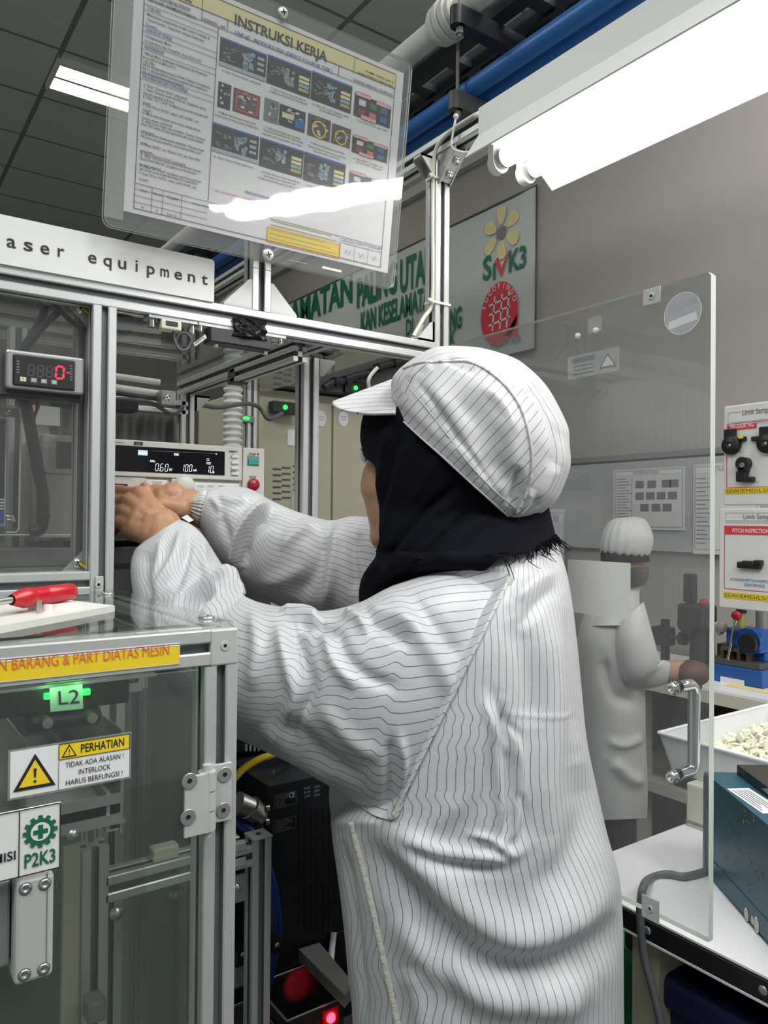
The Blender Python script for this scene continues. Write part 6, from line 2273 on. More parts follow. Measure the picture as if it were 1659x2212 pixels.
# blue press
X = 2.74
pa0, pa1 = onX(1550, 1490, X), onX(1650, 1490, X)
ps = thing('arbor_press', (X, (pa0.y + pa1.y) / 2, bzt), 'blue hand press with red ball lever on the bench', 'press')
yl, yr = pa0.y, pa1.y       # yl > yr
zb0 = bzt + .001
zb1_ = bzt + .065
MB().bbox((X - .07, yr - .03, zb0), (X + .09, yl, zb1_), .006).build('base', 'blue_paint', ps)
p0_, p1_ = onX(1556, 1483, X - .0705), onX(1608, 1470, X - .0705)
P = Print((X - .0703, 0, 0), (0, -1, 0), Z3, (-1, 0, 0), .0005)
P.rect(-p0_.y, p0_.z, -p1_.y, p1_.z, 'paper', 1)
P.build('name_plate', ps)
MB().bbox((X - .065, yr - .02, zb1_), (X + .08, yl - .004, zb1_ + .022), .003).build('bed_plate', 'grey_dark', ps)
yc_ = onX(1636, 1400, X).y
ztp = onX(1636, 1325, X).z
MB().cyl((X + .03, yc_, zb1_ + .02), (X + .03, yc_, ztp + .05), .021, n=22).build('column', 'flap_steel', ps)
MB().bbox((X + .0, yc_ - .03, zb1_ + .02), (X + .06, yc_ + .03, zb1_ + .055), .006).build('column_foot', 'blue_paint', ps)
h0, h1 = onX(1580, 1400, X), onX(1655, 1362, X)
mb = MB().bbox((X - .04, yc_ - .035, h0.z), (X + .06, h0.y, h1.z + .0), .008)
mb.cyl((X - .05, yc_ + .01, (h0.z + h1.z) / 2), (X + .065, yc_ + .01, (h0.z + h1.z) / 2), .048, n=24)
mb.build('head', 'blue_paint', ps)
MB().cyl((X - .075, yc_ + .0, (h0.z + h1.z) / 2 - .005), (X - .05, yc_ + .0, (h0.z + h1.z) / 2 - .005), .034, n=22).build('hub_knob', 'black', ps)
rm = onX(1601, 1400, X)
mb = MB().cyl((X - .0, rm.y, h1.z), (X - .0, rm.y, h1.z + .07), .014, n=16)
mb.build('ram_cap', 'label_gold', ps)
MB().cyl((X, rm.y, h1.z + .055), (X, rm.y, h1.z + .085), .019, n=16).build('top_knob', 'black', ps)
MB().cyl((X, rm.y, h0.z - .045), (X, rm.y, h0.z), .011, n=14).build('ram', 'flap_steel', ps)
bl, bt_ = onX(1591, 1330, X - .06), onX(1572, 1425, X - .06)
MB().cyl(bl, bt_, .006, n=12).build('lever', 'chrome', ps)
MB().ball(bl, .018, 12).build('lever_ball', 'red', ps)
mb = MB().bbox((X - .05, rm.y - .055, zb1_ + .05), (X + .02, rm.y + .055, zb1_ + .065), .003)
for dy in (-.05, -.015, .02, .05):
    mb.box((X - .045, rm.y + dy - .006, zb1_ + .022), (X + .015, rm.y + dy + .006, zb1_ + .05))
mb.cyl((X - .02, rm.y, zb1_ + .06), (X - .02, rm.y, zb1_ + .085), .010, n=12)
mb.build('fixture', 'brown', ps)
# tall black press seen through the door
X = 2.70
q0, q1 = onX(1505, 1470, X), onX(1492, 1240, X)
t = thing('arbor_press', (X, q0.y, bzt), 'tall black hand press with red ball behind the clear door', 'press')
yc2 = onX(1512, 1400, X).y
MB().bbox((X - .06, yc2 - .025, bzt + .001), (X + .08, yc2 + .075, bzt + .05), .006).build('base', 'dusty_bin', t)
MB().bbox((X - .02, yc2 - .035, bzt + .05), (X + .05, yc2 + .035, onX(1510, 1330, X).z), .006).build('column', 'dusty_bin', t)
mb = MB().bbox((X - .05, yc2 - .045, onX(1510, 1355, X).z), (X + .05, yc2 + .07, onX(1510, 1305, X).z), .012)
mb.cyl((X - .06, yc2 + .02, onX(1505, 1345, X).z), (X + .06, yc2 + .02, onX(1505, 1345, X).z), .04, n=20)
mb.build('head', 'dusty_bin', t)
a, b = onX(1481, 1300, X), onX(1503, 1240, X)
MB().bbox((X - .02, b.y, a.z), (X + .015, a.y, b.z), .006).build('lever_grip', 'dusty_bin', t)
MB().cyl(onX(1500, 1310, X), onX(1495, 1345, X), .01, n=12).build('lever', 'dusty_bin', t)
MB().ball(onX(1520, 1303, X - .02), .017, 12).build('lever_ball', 'red', t)
mb = MB().cyl(onX(1545, 1345, X), onX(1558, 1370, X), .012, n=12).ball(onX(1560, 1355, X - .01), .02, 8)
mb.build('side_knob', 'grey_key', t)
# small black stand
X = 2.72
yc3 = onX(1437, 1400, X).y
t = thing('gauge_stand', (X, yc3, bzt), 'small black gauge stand with side knob behind the worker\'s arm', 'stand')
MB().cyl((X, yc3, bzt + .02), (X, yc3, onX(1437, 1338, X).z), .018, n=16).build('column', 'dusty_bin', t)
MB().bbox((X - .05, yc3 - .06, bzt + .001), (X + .05, yc3 + .05, bzt + .022), .004).build('base', 'dusty_bin', t)
a = onX(1437, 1370, X)
MB().bbox((X - .03, yc3 - .03, a.z - .045), (X + .03, yc3 + .05, a.z + .03), .008).build('carriage', 'dusty_bin', t)
MB().cyl((X - .01, yc3 - .03, a.z - .005), (X - .01, yc3 - .085, a.z - .005), .007, n=10).build('shaft', 'dusty_bin', t)
MB().cyl((X - .01, yc3 - .075, a.z - .005), (X - .01, yc3 - .10, a.z - .005), .026, n=10, smooth=False).build('knob', 'dusty_bin', t)
bx3 = MB().bbox((2.80, onX(1570, 1430, 2.8).y - .05, bzt + .001), (2.9, onX(1548, 1430, 2.8).y, onX(1555, 1390, 2.8).z), .004).build('work_piece_box', 'brown')
tag(bx3, 'brown box on the bench left of the blue press', 'box')
lb3 = MB().bbox((2.62, onX(1552, 1495, 2.62).y - .3, bzt + .0005), (2.67, onX(1552, 1495, 2.62).y - .02, bzt + .003), .001).build('bench_label', 'yellow_pale')
tag(lb3, 'pale yellow strip stuck on the bench front of the blue press', 'label')

# limit sample boards
XQ = 2.45
for k, (uv0, uv1, title, cap, code) in enumerate((((1563, 878), (1563, 1092), 'PRODUK NG', 'head', 'SSW/EMD/LS/4'), ((1553, 1098), (1553, 1312), 'PITCH INSPECTION', 'inspection', 'SSW/EMD/LS/3'))):
    a, b = onX(*uv0, XQ), onX(*uv1, XQ)
    yL, zT, zB = a.y, a.z, b.z
    wd = .46
    t = thing('sample_board', (XQ, yL - wd / 2, zB), ('upper white limit sample board showing rejected black parts' if k == 0 else 'lower white limit sample board for pitch inspection with one black part'), 'board')
    mb = MB().bbox((XQ, yL - wd, zB), (XQ + .03, yL, zT), .005)
    mb.build('board_panel', 'white_sign', t)
    P = Print((XQ - .0003, 0, 0), (0, -1, 0), Z3, (-1, 0, 0), .0005)

    def B(u, v):
        p = onX(u, v, XQ)
        return -p.y, p.z
    if k == 0:
        R = lambda u, v: B(u, v)
        t0, t1 = B(1573, 914), B(1700, 870)
        P.frame(t0[0], t0[1], t1[0] + .1, t1[1] - .012, .0015, 'grey_line', 1)
        a2 = B(1604, 897); P.text('Limit Sample 1', a2[0], a2[1], .024, 'grey_mid', width=.115, bold=.01)
        a2 = B(1573, 914); P.text('Standard Appearance Criteria of Dirty, Scratch', a2[0], a2[1] - .012, .008, 'grey_line', width=.15)
        f0, f1 = B(1570, 1054), B(1700, 908)
        P.frame(f0[0], f0[1], f1[0] + .12, B(1570, 917)[1], .0025, 'red_print', 1)
        h0_, h1_ = B(1572, 931), B(1635, 914)
        P.rect(h0_[0], h0_[1], h1_[0], h1_[1], 'red_print', 2)
        a2 = B(1578, 928); b2 = B(1629, 926); P.text(title, a2[0], a2[1] + .003, .019, 'paper', width=b2[0] - a2[0], bold=.015, l=3)
        a2 = B(1578, 979); P.text('Gompal Flash', a2[0], a2[1], .007, 'blue_print', width=.04)
        a2 = B(1607, 1044); P.text('Terminal bending', a2[0], a2[1], .007, 'blue_print', width=.05)
        s0, s1 = B(1567, 1068), B(1700, 1057)
        c0, c1 = B(1568, 1065), B(1652, 1066)
    else:
        t0, t1 = B(1568, 1125), B(1700, 1108)
        P.frame(t0[0], t0[1], t1[0] + .1, t1[1], .0015, 'grey_line', 1)
        a2 = B(1606, 1121); P.text('Limit Sample 1', a2[0], a2[1], .024, 'grey_mid', width=.115, bold=.01)
        a2 = B(1568, 1130); P.text('Standard Appearance Criteria of Dirty, Scratch', a2[0], a2[1], .008, 'grey_line', width=.15)
        f0 = B(1565, 1271); f1 = B(1700, 1138)
        P.frame(f0[0], f0[1], f1[0] + .12, f1[1], .0025, 'red_print', 1)
        h0_, h1_ = B(1566, 1154), B(1700, 1139)
        P.rect(h0_[0], h0_[1], h1_[0] + .12, h1_[1], 'red_print', 2)
        a2 = B(1583, 1152); b2 = B(1662, 1152); P.text(title, a2[0], a2[1] + .003, .019, 'paper', width=b2[0] - a2[0], bold=.015, l=3)
        a2 = B(1578, 1256); P.text('KONDISI PITCH INSPECTION', a2[0], a2[1] + .003, .014, 'blue_print', width=.16)
        a2 = B(1608, 1266); P.text('(DEFORMASI)', a2[0], a2[1], .014, 'blue_print', width=.07)
        s0, s1 = B(1563, 1291), B(1700, 1278)
        c0, c1 = B(1565, 1288), B(1650, 1290)
    P.rect(s0[0], s0[1], s1[0] + .1, s0[1] + .021, 'yellow', 2)
    P.text(code, s0[0] + .003, s0[1] + .004, .018, 'grey_dark', width=(c1[0] - c0[0]) * 1.17, l=3)
    P.build('board_print', t)
    # the black sample parts screwed to the board are things of their own


def sample_ring(u, v, label, flip=1):
    p = onX(u, v, XQ)
    t = thing('sample_part', (XQ - .02, p.y, p.z - .03), label, 'plastic part', 'black sample parts on the boards')
    o_ = Vector((XQ, p.y, p.z))
    mb = MB().lathe(o_ + Vector((-.0005, 0, 0)), (-1, 0, 0), [(.032, 0), (.032, .016), (.028, .020), (.018, .020), (.012, .024), (.008, .024), (.008, .012), (0, .012)], 26)
    mb.bbox((XQ - .018, p.y - .016, p.z + .015), (XQ - .0005, p.y + .024, p.z + .055), .004)
    mb.bbox((XQ - .016, p.y - .052 if flip > 0 else p.y + .02, p.z + .010), (XQ - .0005, p.y - .022 if flip > 0 else p.y + .052, p.z + .026), .004)
    mb.build('body', 'black', t)
    MB().lathe(o_ + Vector((-.013, 0, 0)), (-1, 0, 0), [(.0065, 0), (.006, .006), (0, .007)], 14).build('pivot', 'white_plastic', t)
    MB().bbox((XQ - .022, p.y - .046, p.z + .018), (XQ - .012, p.y - .030, p.z + .027), .002).build('yellow_mark', 'yellow', t)
    return t


sample_ring(1583, 962, 'black ring shaped part at upper left of the upper sample board')
sample_ring(1660, 958, 'black ring shaped part cut by the photo edge on the upper board', -1)
p = onX(1612, 1010, XQ)
t = thing('sample_part', (XQ - .02, p.y, p.z - .03), 'black hooked part standing alone low on the upper board', 'plastic part', 'black sample parts on the boards')
mb = MB().bbox((XQ - .03, p.y - .020, p.z - .02), (XQ - .0005, p.y + .020, p.z + .025), .012)
mb.cyl((XQ - .03, p.y, p.z + .012), (XQ - .0005, p.y, p.z + .012), .022, n=22)
mb.bbox((XQ - .025, p.y - .012, p.z - .048), (XQ - .0005, p.y + .024, p.z - .012), .005).bbox((XQ - .022, p.y - .034, p.z - .048), (XQ - .0005, p.y - .010, p.z - .032), .004)
mb.build('body', 'black', t)
MB().lathe((XQ - .029, p.y - .002, p.z + .006), (-1, 0, 0), [(.009, 0), (.008, .004), (.004, .004), (0, .001)], 14).build('pivot', 'grey_mid', t)
p = onX(1623, 1219, XQ)
t = thing('sample_part', (XQ - .02, p.y, p.z - .015), 'flat black part alone in the middle of the lower board', 'plastic part', 'black sample parts on the boards')
mb = MB().bbox((XQ - .022, p.y - .040, p.z - .014), (XQ - .0005, p.y + .040, p.z + .008), .005)
mb.bbox((XQ - .024, p.y - .044, p.z - .002), (XQ - .0005, p.y - .018, p.z + .016), .004).bbox((XQ - .026, p.y - .01, p.z - .006), (XQ - .002, p.y + .02, p.z + .012), .003)
mb.build('body', 'black', t)
# post the boards hang on, just outside the frame
bs = thing('board_stand', (XQ + .06, onX(1640, 900, XQ).y - .2, bzt), 'grey post behind the limit sample boards', 'stand')
yb2 = onX(1690, 1000, XQ).y
MB().box((XQ + .06, yb2 - .02, bzt + .001), (XQ + .09, yb2 + .02, 1.9)).build('post', 'alu_cast', bs)
for z in (1.25, 1.6):
    MB().box((XQ + .0305, yb2 - .1, z - .01), (XQ + .0598, yb2 + .1, z + .01)).build('board_arm', 'alu_cast', bs)

# grey notice panel and sheets on the wall
XN = XW - .03
a, b = onX(1222, 1007, XN), onX(1600, 1002, XN)
nb = thing('notice_panel', (XN, (a.y + b.y) / 2, 1.1), 'grey notice panel on the wall behind the clear door', 'panel')
MB().box((XN, .4, onX(1420, 1190, XN).z), (XN + .008, 4.0, a.z)).build('panel_board', 'grey_print', nb)


def wall_sheet(u0, v0, u1, v1, label, pics=True, bp_=None):
    a, b = onX(u0, v0, XN - .006), onX(u1, v1, XN - .006)
    t = thing('instruction_sheet', (XN, (a.y + b.y) / 2, b.z), label, 'paper sheet', )
    y0, y1 = -a.y, -b.y
    z1, z0 = a.z, b.z
    MB().box((XN - .006, -y1, z0), (XN - .003, -y0, z1)).build('sheet', 'paper_dim', t)
    P = Print((XN - .0062, 0, 0), (0, -1, 0), Z3, (-1, 0, 0), .0006)
    w_, h_ = y1 - y0, z1 - z0
    P.rect(y0 + .03 * w_, z1 - .10 * h_, y1 - .03 * w_, z1 - .03 * h_, 'paper', 1)
    P.text('INSTRUKSI KERJA', y0 + w_ * .3, z1 - .09 * h_, h_ * .07, 'grey_mid', width=w_ * .36, l=2)
    for k in range(16):
        P.line(y0 + .05 * w_, z1 - (.16 + .048 * k) * h_, y0 + (.2 + .04 * (k % 3)) * w_, z1 - (.16 + .048 * k) * h_, .0035, 'grey_line', 1)
    if pics:
        for r, xs in enumerate(((.33, .5, .7, .8), (.33, .48, .63, .78), (.4, .56, .71))):
            for x in xs:
                P.rect(y0 + x * w_, z1 - (.32 + .19 * r) * h_, y0 + (x + .12) * w_, z1 - (.20 + .19 * r) * h_, 'grey_mid', 1)
    P.frame(y0 + .03 * w_, z0 + .05 * h_, y1 - .03 * w_, z1 - .03 * h_, .002, 'grey_line', 2)
    P.line(y0 + .28 * w_, z1 - .12 * h_, y0 + .28 * w_, z0 + .05 * h_, .002, 'grey_line', 2)
    P.build('sheet_print', t)
    return t


wall_sheet(1325, 1016, 1479, 1146, 'instruction sheet with small pictures on the wall above the worker')
wall_sheet(1498, 1004, 1640, 1202, 'tall instruction sheet half hidden by the door edge', False)
wall_sheet(1185, 1100, 1217, 1400, 'narrow white sheet between coat and wall panel', False)
a, b = onX(1482, 1205, XN - .006), onX(1495, 1190, XN - .006)

# ================================================================== PEOPLE


def catmull(A, n):
    """rows of A (k x m) resampled to n rows through a Catmull-Rom curve with chordal spacing"""
    A = np.array(A, float)
    k = len(A)
    t = np.linspace(0, k - 1, n)
    i = np.minimum(t.astype(int), k - 2)
    f = (t - i)[:, None]
    p0, p1, p2, p3 = A[np.maximum(i - 1, 0)], A[i], A[i + 1], A[np.minimum(i + 2, k - 1)]
    return 0.5 * (2 * p1 + (p2 - p0) * f + (2 * p0 - 5 * p1 + 4 * p2 - p3) * f ** 2 + (3 * p1 - p0 - 3 * p2 + p3) * f ** 3)


def pt_np(u, v, d):
    return CAMn + (FWn + ((u - CX) / FPX)[..., None] * RTn - ((v - CY) / FPX)[..., None] * UPn) * d[..., None]


def loft(rings, nrow, ncol, phi=None, flat=1.0):
    """rings: (Tu, Tv, DT, Bu, Bv, DB, depth semi-axis); T and B are opposite sides of each section"""
    R = catmull(rings, nrow)
    T = pt_np(R[:, 0], R[:, 1], R[:, 2])
    B = pt_np(R[:, 3], R[:, 4], R[:, 5])
    c = (T + B) / 2
    A = (T - B) / 2
    d = c - CAMn
    d = d / np.linalg.norm(d, axis=1)[:, None]
    ph = np.linspace(0, 2 * np.pi, ncol + 1) if phi is None else phi
    if ph.ndim == 1:
        ph = np.repeat(ph[None], nrow, 0)
    cs, sn = np.cos(ph), np.sin(ph)
    if flat != 1.0:
        cs = np.sign(cs) * np.abs(cs) ** flat
        sn = np.sign(sn) * np.abs(sn) ** flat
    return c[:, None] + A[:, None] * cs[..., None] - (d * R[:, 6:7])[:, None] * sn[..., None]


def grid_normals(P, wrap=True):
    if wrap:
        du = np.roll(P[:, :-1], -1, 1) - np.roll(P[:, :-1], 1, 1)
        du = np.concatenate([du, du[:, :1]], 1)
    else:
        du = np.gradient(P, axis=1)
    dv = np.gradient(P, axis=0)
    n = np.cross(du, dv)
    n /= np.linalg.norm(n, axis=2)[..., None] + 1e-12
    c = P.mean(axis=1, keepdims=True)
    s = np.sign(np.sum(n * (P - c), axis=2).mean())
    return n * (s if s else 1)


def fold_field(P, N, folds):
    """height added at each grid point by the drawn creases (image polylines, visible side)"""
    u, v, D = proj_np(P.reshape(-1, 3))
    view = CAMn - P.reshape(-1, 3)
    view /= np.linalg.norm(view, axis=1)[:, None]
    fac = np.clip(np.sum(N.reshape(-1, 3) * view, 1) * 3, 0, 1)
    H = np.zeros(len(u))
    for poly, w_, amp in folds:
        q = np.array([[p.x, p.y] for p in crv([(a, b, 0) for a, b in poly], 6)])
        L = np.concatenate([[0], np.cumsum(np.linalg.norm(np.diff(q, axis=0), axis=1))])
        best = np.full(len(u), 1e9)
        bl = np.zeros(len(u))
        for k in range(len(q) - 1):
            a, b = q[k], q[k + 1]
            d = b - a
            ll = d @ d + 1e-9
            t = np.clip(((u - a[0]) * d[0] + (v - a[1]) * d[1]) / ll, 0, 1)
            dist = np.hypot(u - a[0] - d[0] * t, v - a[1] - d[1] * t)
            m = dist < best
            best[m] = dist[m]
            bl[m] = (L[k] + t[m] * (L[k + 1] - L[k])) / L[-1]
        taper = np.clip(np.sin(np.pi * np.clip(bl, .03, .97)) * 1.6, 0, 1)
        H += amp * np.exp(-(best / w_) ** 2) * taper
    return (H * fac).reshape(P.shape[:2])


def wrinkle(P, seed, amp, freq):
    r = np.random.default_rng(seed)
    H = np.zeros(P.shape[:2])
    for k in range(7):
        d = r.normal(size=3)
        d /= np.linalg.norm(d)
        f = freq * (0.6 + 1.1 * k / 7)
        d2 = r.normal(size=3)
        H += np.sin((P @ d) * f + 2.0 * np.sin((P @ d2) * f * .35) + r.uniform(0, 6.28)) / (1 + .5 * k)
    return H * amp / 2.2


def cloth(name, P, mats, parent, uvN=None, wrap=True, face_mat=None, uv_fn=None, thick=0.0015, cap=(False, False)):
    nr, nc = P.shape[:2]
    v = P.reshape(-1, 3)
    me = bpy.data.meshes.new(name)
    off = np.array(OFF[parent.name])
    faces = []
    for i in range(nr - 1):
        for j in range(nc - 1):
            k = i * nc + j
            faces.append((k, k + nc, k + nc + 1, k + 1))
    if wrap:   # share the first and the last column
        faces = [tuple(x - (nc - 1) if x % nc == nc - 1 else x for x in f) for f in faces]
        for e, row in ((0, 0), (1, nr - 1)):
            if cap[e]:
                lp = [row * nc + j for j in range(nc - 1)]
                faces.append(tuple(lp if e else lp[::-1]))
    me.from_pydata([tuple(x) for x in (v - off)], [], faces)
    for m in mats:
        me.materials.append(MATS[m])
    uvl = me.uv_layers.new(name='UVMap')
    if uvN is not None:
        seg_ = np.linalg.norm(np.diff(P, axis=1), axis=2)
        cum = np.concatenate([np.zeros((nr, 1)), np.cumsum(seg_, 1)], 1)
        U = cum / cum[:, -1:] * uvN
    else:
        U = np.zeros((nr, nc))
    uv = np.zeros((len(me.loops), 2))
    li = 0
    nq = (nr - 1) * (nc - 1)
    for i in range(nr - 1):
        for j in range(nc - 1):
            cor = ((i, j), (i + 1, j), (i + 1, j + 1), (i, j + 1))
            if uv_fn:
                vals = uv_fn(i, j, cor)
            else:
                vals = [U[a, b] for a, b in cor]
            for c, x in zip(cor, vals):
                uv[li] = (x, c[0] / nr)
                li += 1
    uvl.data.foreach_set('uv', uv.ravel())
    me.polygons.foreach_set('use_smooth', [True] * len(me.polygons))
    if face_mat is not None:
        mi = list(face_mat.ravel()) + [0] * (len(me.polygons) - nq)
        me.polygons.foreach_set('material_index', mi)
    me.update()
    o = bpy.data.objects.new(name, me)
    COL.objects.link(o)
    o.parent = parent
    OFF[o.name] = Vector(off)
    return o


def bvh_of(P):
    nr, nc = P.shape[:2]
    fs = [(i * nc + j, (i + 1) * nc + j, (i + 1) * nc + j + 1, i * nc + j + 1) for i in range(nr - 1) for j in range(nc - 1)]
    return BVHTree.FromPolygons([Vector(p) for p in P.reshape(-1, 3)], fs)


def on_cloth(bv, u, v):
    d = ray(u, v).normalized()
    h = bv.ray_cast(CAM, d)
    return h[0], h[1]


def seam(name, bv, poly, r, mat, parent, lift=0.0005, wob=0.0, sub=14, flat=None):
    pts = []
    for p in crv([(a, b, 0) for a, b in poly], sub):
        h, n = on_cloth(bv, p.x, p.y)
        if h is None:
            continue
        if n.dot(CAM - h) < 0:
            n = -n
        pts.append(h + n * (lift + wob * rng.normal()))
    if len(pts) < 3:
        return None
    mb = MB()
    if flat:   # a flat band: width flat
        vs, fs = [], []
        for i, p in enumerate(pts):
            t = (pts[min(i + 1, len(pts) - 1)] - pts[max(i - 1, 0)]).normalized()
            s = t.cross((CAM - p).normalized()).normalized()
            n = s.cross(t)
            if n.dot(CAM - p) < 0:
                n = -n
            for a, b in ((-1, 0), (-.8, 1), (.8, 1), (1, 0)):
                vs.append(p + s * (flat * a / 2) + n * (r * b))
        for i in range(len(pts) - 1):
            for k in range(3):
                a = i * 4 + k
                fs.append((a, a + 1, a + 5, a + 4))
        mb.add(vs, fs, True)
    else:
        mb.tube(pts, r, 8)
    return mb.build(name, mat, parent)


def union_body(name, parts, grids, mat, parent, voxel=0.0019, smooth=3):
    """tapered limbs and lofted forms fused into ONE continuous skin"""
    mb = MB()
    for p0, r0, p1, r1 in parts:
        p0, p1 = Vector(p0), Vector(p1)
        L = (p1 - p0).length
        mb.cyl(p0, p1, r0, r1, n=20)
        mb.ball(p0, r0, 8)
        mb.ball(p1, r1, 8)
    for G in grids:
        nr, nc = G.shape[:2]
        vs = [tuple(x) for x in G[:, :-1].reshape(-1, 3)]
        m = nc - 1
        fs = [(i * m + j, (i + 1) * m + j, (i + 1) * m + (j + 1) % m, i * m + (j + 1) % m) for i in range(nr - 1) for j in range(m)]
        fs += [tuple(range(m))[::-1], tuple((nr - 1) * m + j for j in range(m))]
        mb.add(vs, fs, True)
    tmp = mb.build('tmp', mat)
    bm = bmesh.new(); bm.from_mesh(tmp.data); bmesh.ops.recalc_face_normals(bm, faces=bm.faces); bm.to_mesh(tmp.data); bm.free()
    md = tmp.modifiers.new('r', 'REMESH')
    md.mode = 'VOXEL'
    md.voxel_size = voxel
    ms = tmp.modifiers.new('s', 'SMOOTH')
    ms.iterations = smooth
    ms.factor = 0.5
    bpy.context.view_layer.update()
    dg = bpy.context.evaluated_depsgraph_get()
    me = bpy.data.meshes.new_from_object(tmp.evaluated_get(dg))
    base = tmp.location.copy()
    off = Vector(OFF[parent.name])
    me.transform(Matrix.Translation(base - off))
    me.polygons.foreach_set('use_smooth', [True] * len(me.polygons))
    me.materials.clear()
    me.materials.append(MATS[mat])
    me.name = name
    o = bpy.data.objects.new(name, me)
    bpy.data.objects.remove(tmp)
    COL.objects.link(o)
    o.parent = parent
    OFF[o.name] = off
    return o


def A(u, v, d):
    return at(u, v, d)


# ------------------------------------------------------------------ the woman at the machine
g0 = at(1050, 2000, .93)
woman = thing('person', (g0.x, g0.y, 0), 'woman in striped white coat, cap and black headscarf reaching into the machine', 'person')

# --- skin: head, neck, arms and hands in one surface
fdir = -RT * .57 + FW * .82
head_rings = [(1070, 830, .955, 930, 820, .955, .02), (1090, 850, .955, 895, 838, .955, .05), (1112, 875, .955, 862, 866, .955, .066), (1128, 905, .955, 822, 902, .955, .074), (1135, 960, .955, 798, 960, .955, .076),
              (1135, 994, .955, 794, 994, .955, .078), (1130, 1016, .955, 785, 1016, .955, .078), (1120, 1048, .955, 779, 1048, .955, .077), (1110, 1065, .955, 780.5, 1065, .955, .076), (1090, 1083, .955, 787, 1083, .955, .073),
              (1070, 1098, .955, 790, 1098, .955, .07), (1045, 1121, .955, 795, 1121, .955, .066), (1015, 1140, .955, 799, 1140, .955, .06), (990, 1161, .955, 799, 1161, .955, .054), (965, 1175, .955, 803, 1175, .955, .046), (940, 1184, .955, 814, 1184, .955, .034), (915, 1190, .955, 840, 1190, .955, .016)]
HG = loft(head_rings, 70, 48)
fc = at(935, 1060, .955)
parts = []
# nose, brow, lips, ear on the turned-away face
parts += [(fc + fdir * .078 + UP * .028, .008, fc + fdir * .096 - UP * .006, .011), (fc + fdir * .080 - UP * .008, .015, fc + fdir * .094 - UP * .006, .010),
          (fc + fdir * .080 - UP * .032 - RT * .012, .008, fc + fdir * .084 - UP * .032 + RT * .012, .008), (fc + fdir * .074 - UP * .058, .016, fc + fdir * .066 - UP * .052, .018)]
parts += [(at(960, 1110, .955), .05, at(1010, 1270, .945), .062)]
# torso and legs under the coat
parts += [(at(1010, 1290, .94), .065, at(1030, 1500, .935), .085), (at(1030, 1500, .935), .085, at(1040, 1900, .935), .085)]
hipL, hipR = at(1015, 1960, .895), at(1075, 1960, .975)
for hp in (hipL, hipR):
    kn = Vector((hp.x, hp.y + .01, .46))
    an = Vector((hp.x, hp.y - .01, .09))
    parts += [(hp, .068, kn, .055), (kn, .054, an, .036), (an, .036, an + Vector((-.03, .13, -.055)), .034)]
# left arm
shL, elL, wrL = at(1040, 1375, .90), at(445, 1450, .93), at(352, 1140, 1.055)
parts += [(at(1010, 1290, .93), .06, shL, .055), (shL, .048, elL, .038), (elL, .038, wrL, .026)]
# left hand: back of the hand to the camera, fingers bent over the terminal
LM = [(299, 1067, 1.084), (276, 1082, 1.074), (267, 1105, 1.066), (261, 1127, 1.060)]
LP = [(254, 1059, 1.100), (240, 1081, 1.093), (237, 1103, 1.085), (239, 1126, 1.078)]
LD = [(239, 1069, 1.097), (227, 1087, 1.091), (222, 1107, 1.086), (224, 1130, 1.081)]
LT = [(231, 1083, 1.093), (223, 1100, 1.091), (218, 1118, 1.088), (220, 1139, 1.084)]
RM = [.0088, .0086, .0083, .0078]
wc = [at(347, 1118, 1.062), at(340, 1130, 1.056), at(332, 1143, 1.050), at(323, 1155, 1.045)]
for k in range(4):
    m, p_, d_, t_ = (at(*x) for x in (LM[k], LP[k], LD[k], LT[k]))
    r = RM[k]
    back = (CAM - m).normalized()
    mm = m - back * .004
    parts += [(wc[k], .0150, mm, r + .0028), (m - back * .001, r, p_, r * .92), (p_, r * .95, d_, r * .84), (d_, r * .84, t_, r * .72)]
    parts.append((m + back * .0018, r * .72, m + back * .0012 + (p_ - m) * .18, r * .7))               # knuckle
    parts.append((m + back * .0035, .0032, m.lerp(wc[k], .7) + back * .0095, .0030))    # tendon
for k in range(3):
    b0, b1 = (CAM - at(*LM[k])).normalized(), (CAM - at(*LM[k + 1])).normalized()
    parts.append((at(*LM[k]).lerp(wc[k], .16) - b0 * .006, .0085, at(*LM[k + 1]).lerp(wc[k + 1], .16) - b1 * .006, .0085))
    a_, b_ = wc[k].lerp(at(*LM[k]), .55), wc[k + 1].lerp(at(*LM[k + 1]), .55)
    parts.append((a_ - b0 * .002, .0135, b_ - b1 * .002, .0135))
parts.append((wrL, .027, at(340, 1135, 1.055), .0235))
parts.append((at(352, 1130, 1.052), .0215, at(330, 1150, 1.047), .0205))
parts.append((at(326, 1152, 1.047), .019, at(282, 1146, 1.056), .0135))
# thumb of the left hand rises behind the index knuckle
parts += [(at(345, 1118, 1.07), .014, at(325, 1092, 1.088), .0115), (at(325, 1092, 1.088), .0108, at(317, 1070, 1.094), .0097), (at(317, 1070, 1.094), .0095, at(313, 1054, 1.096), .0085)]
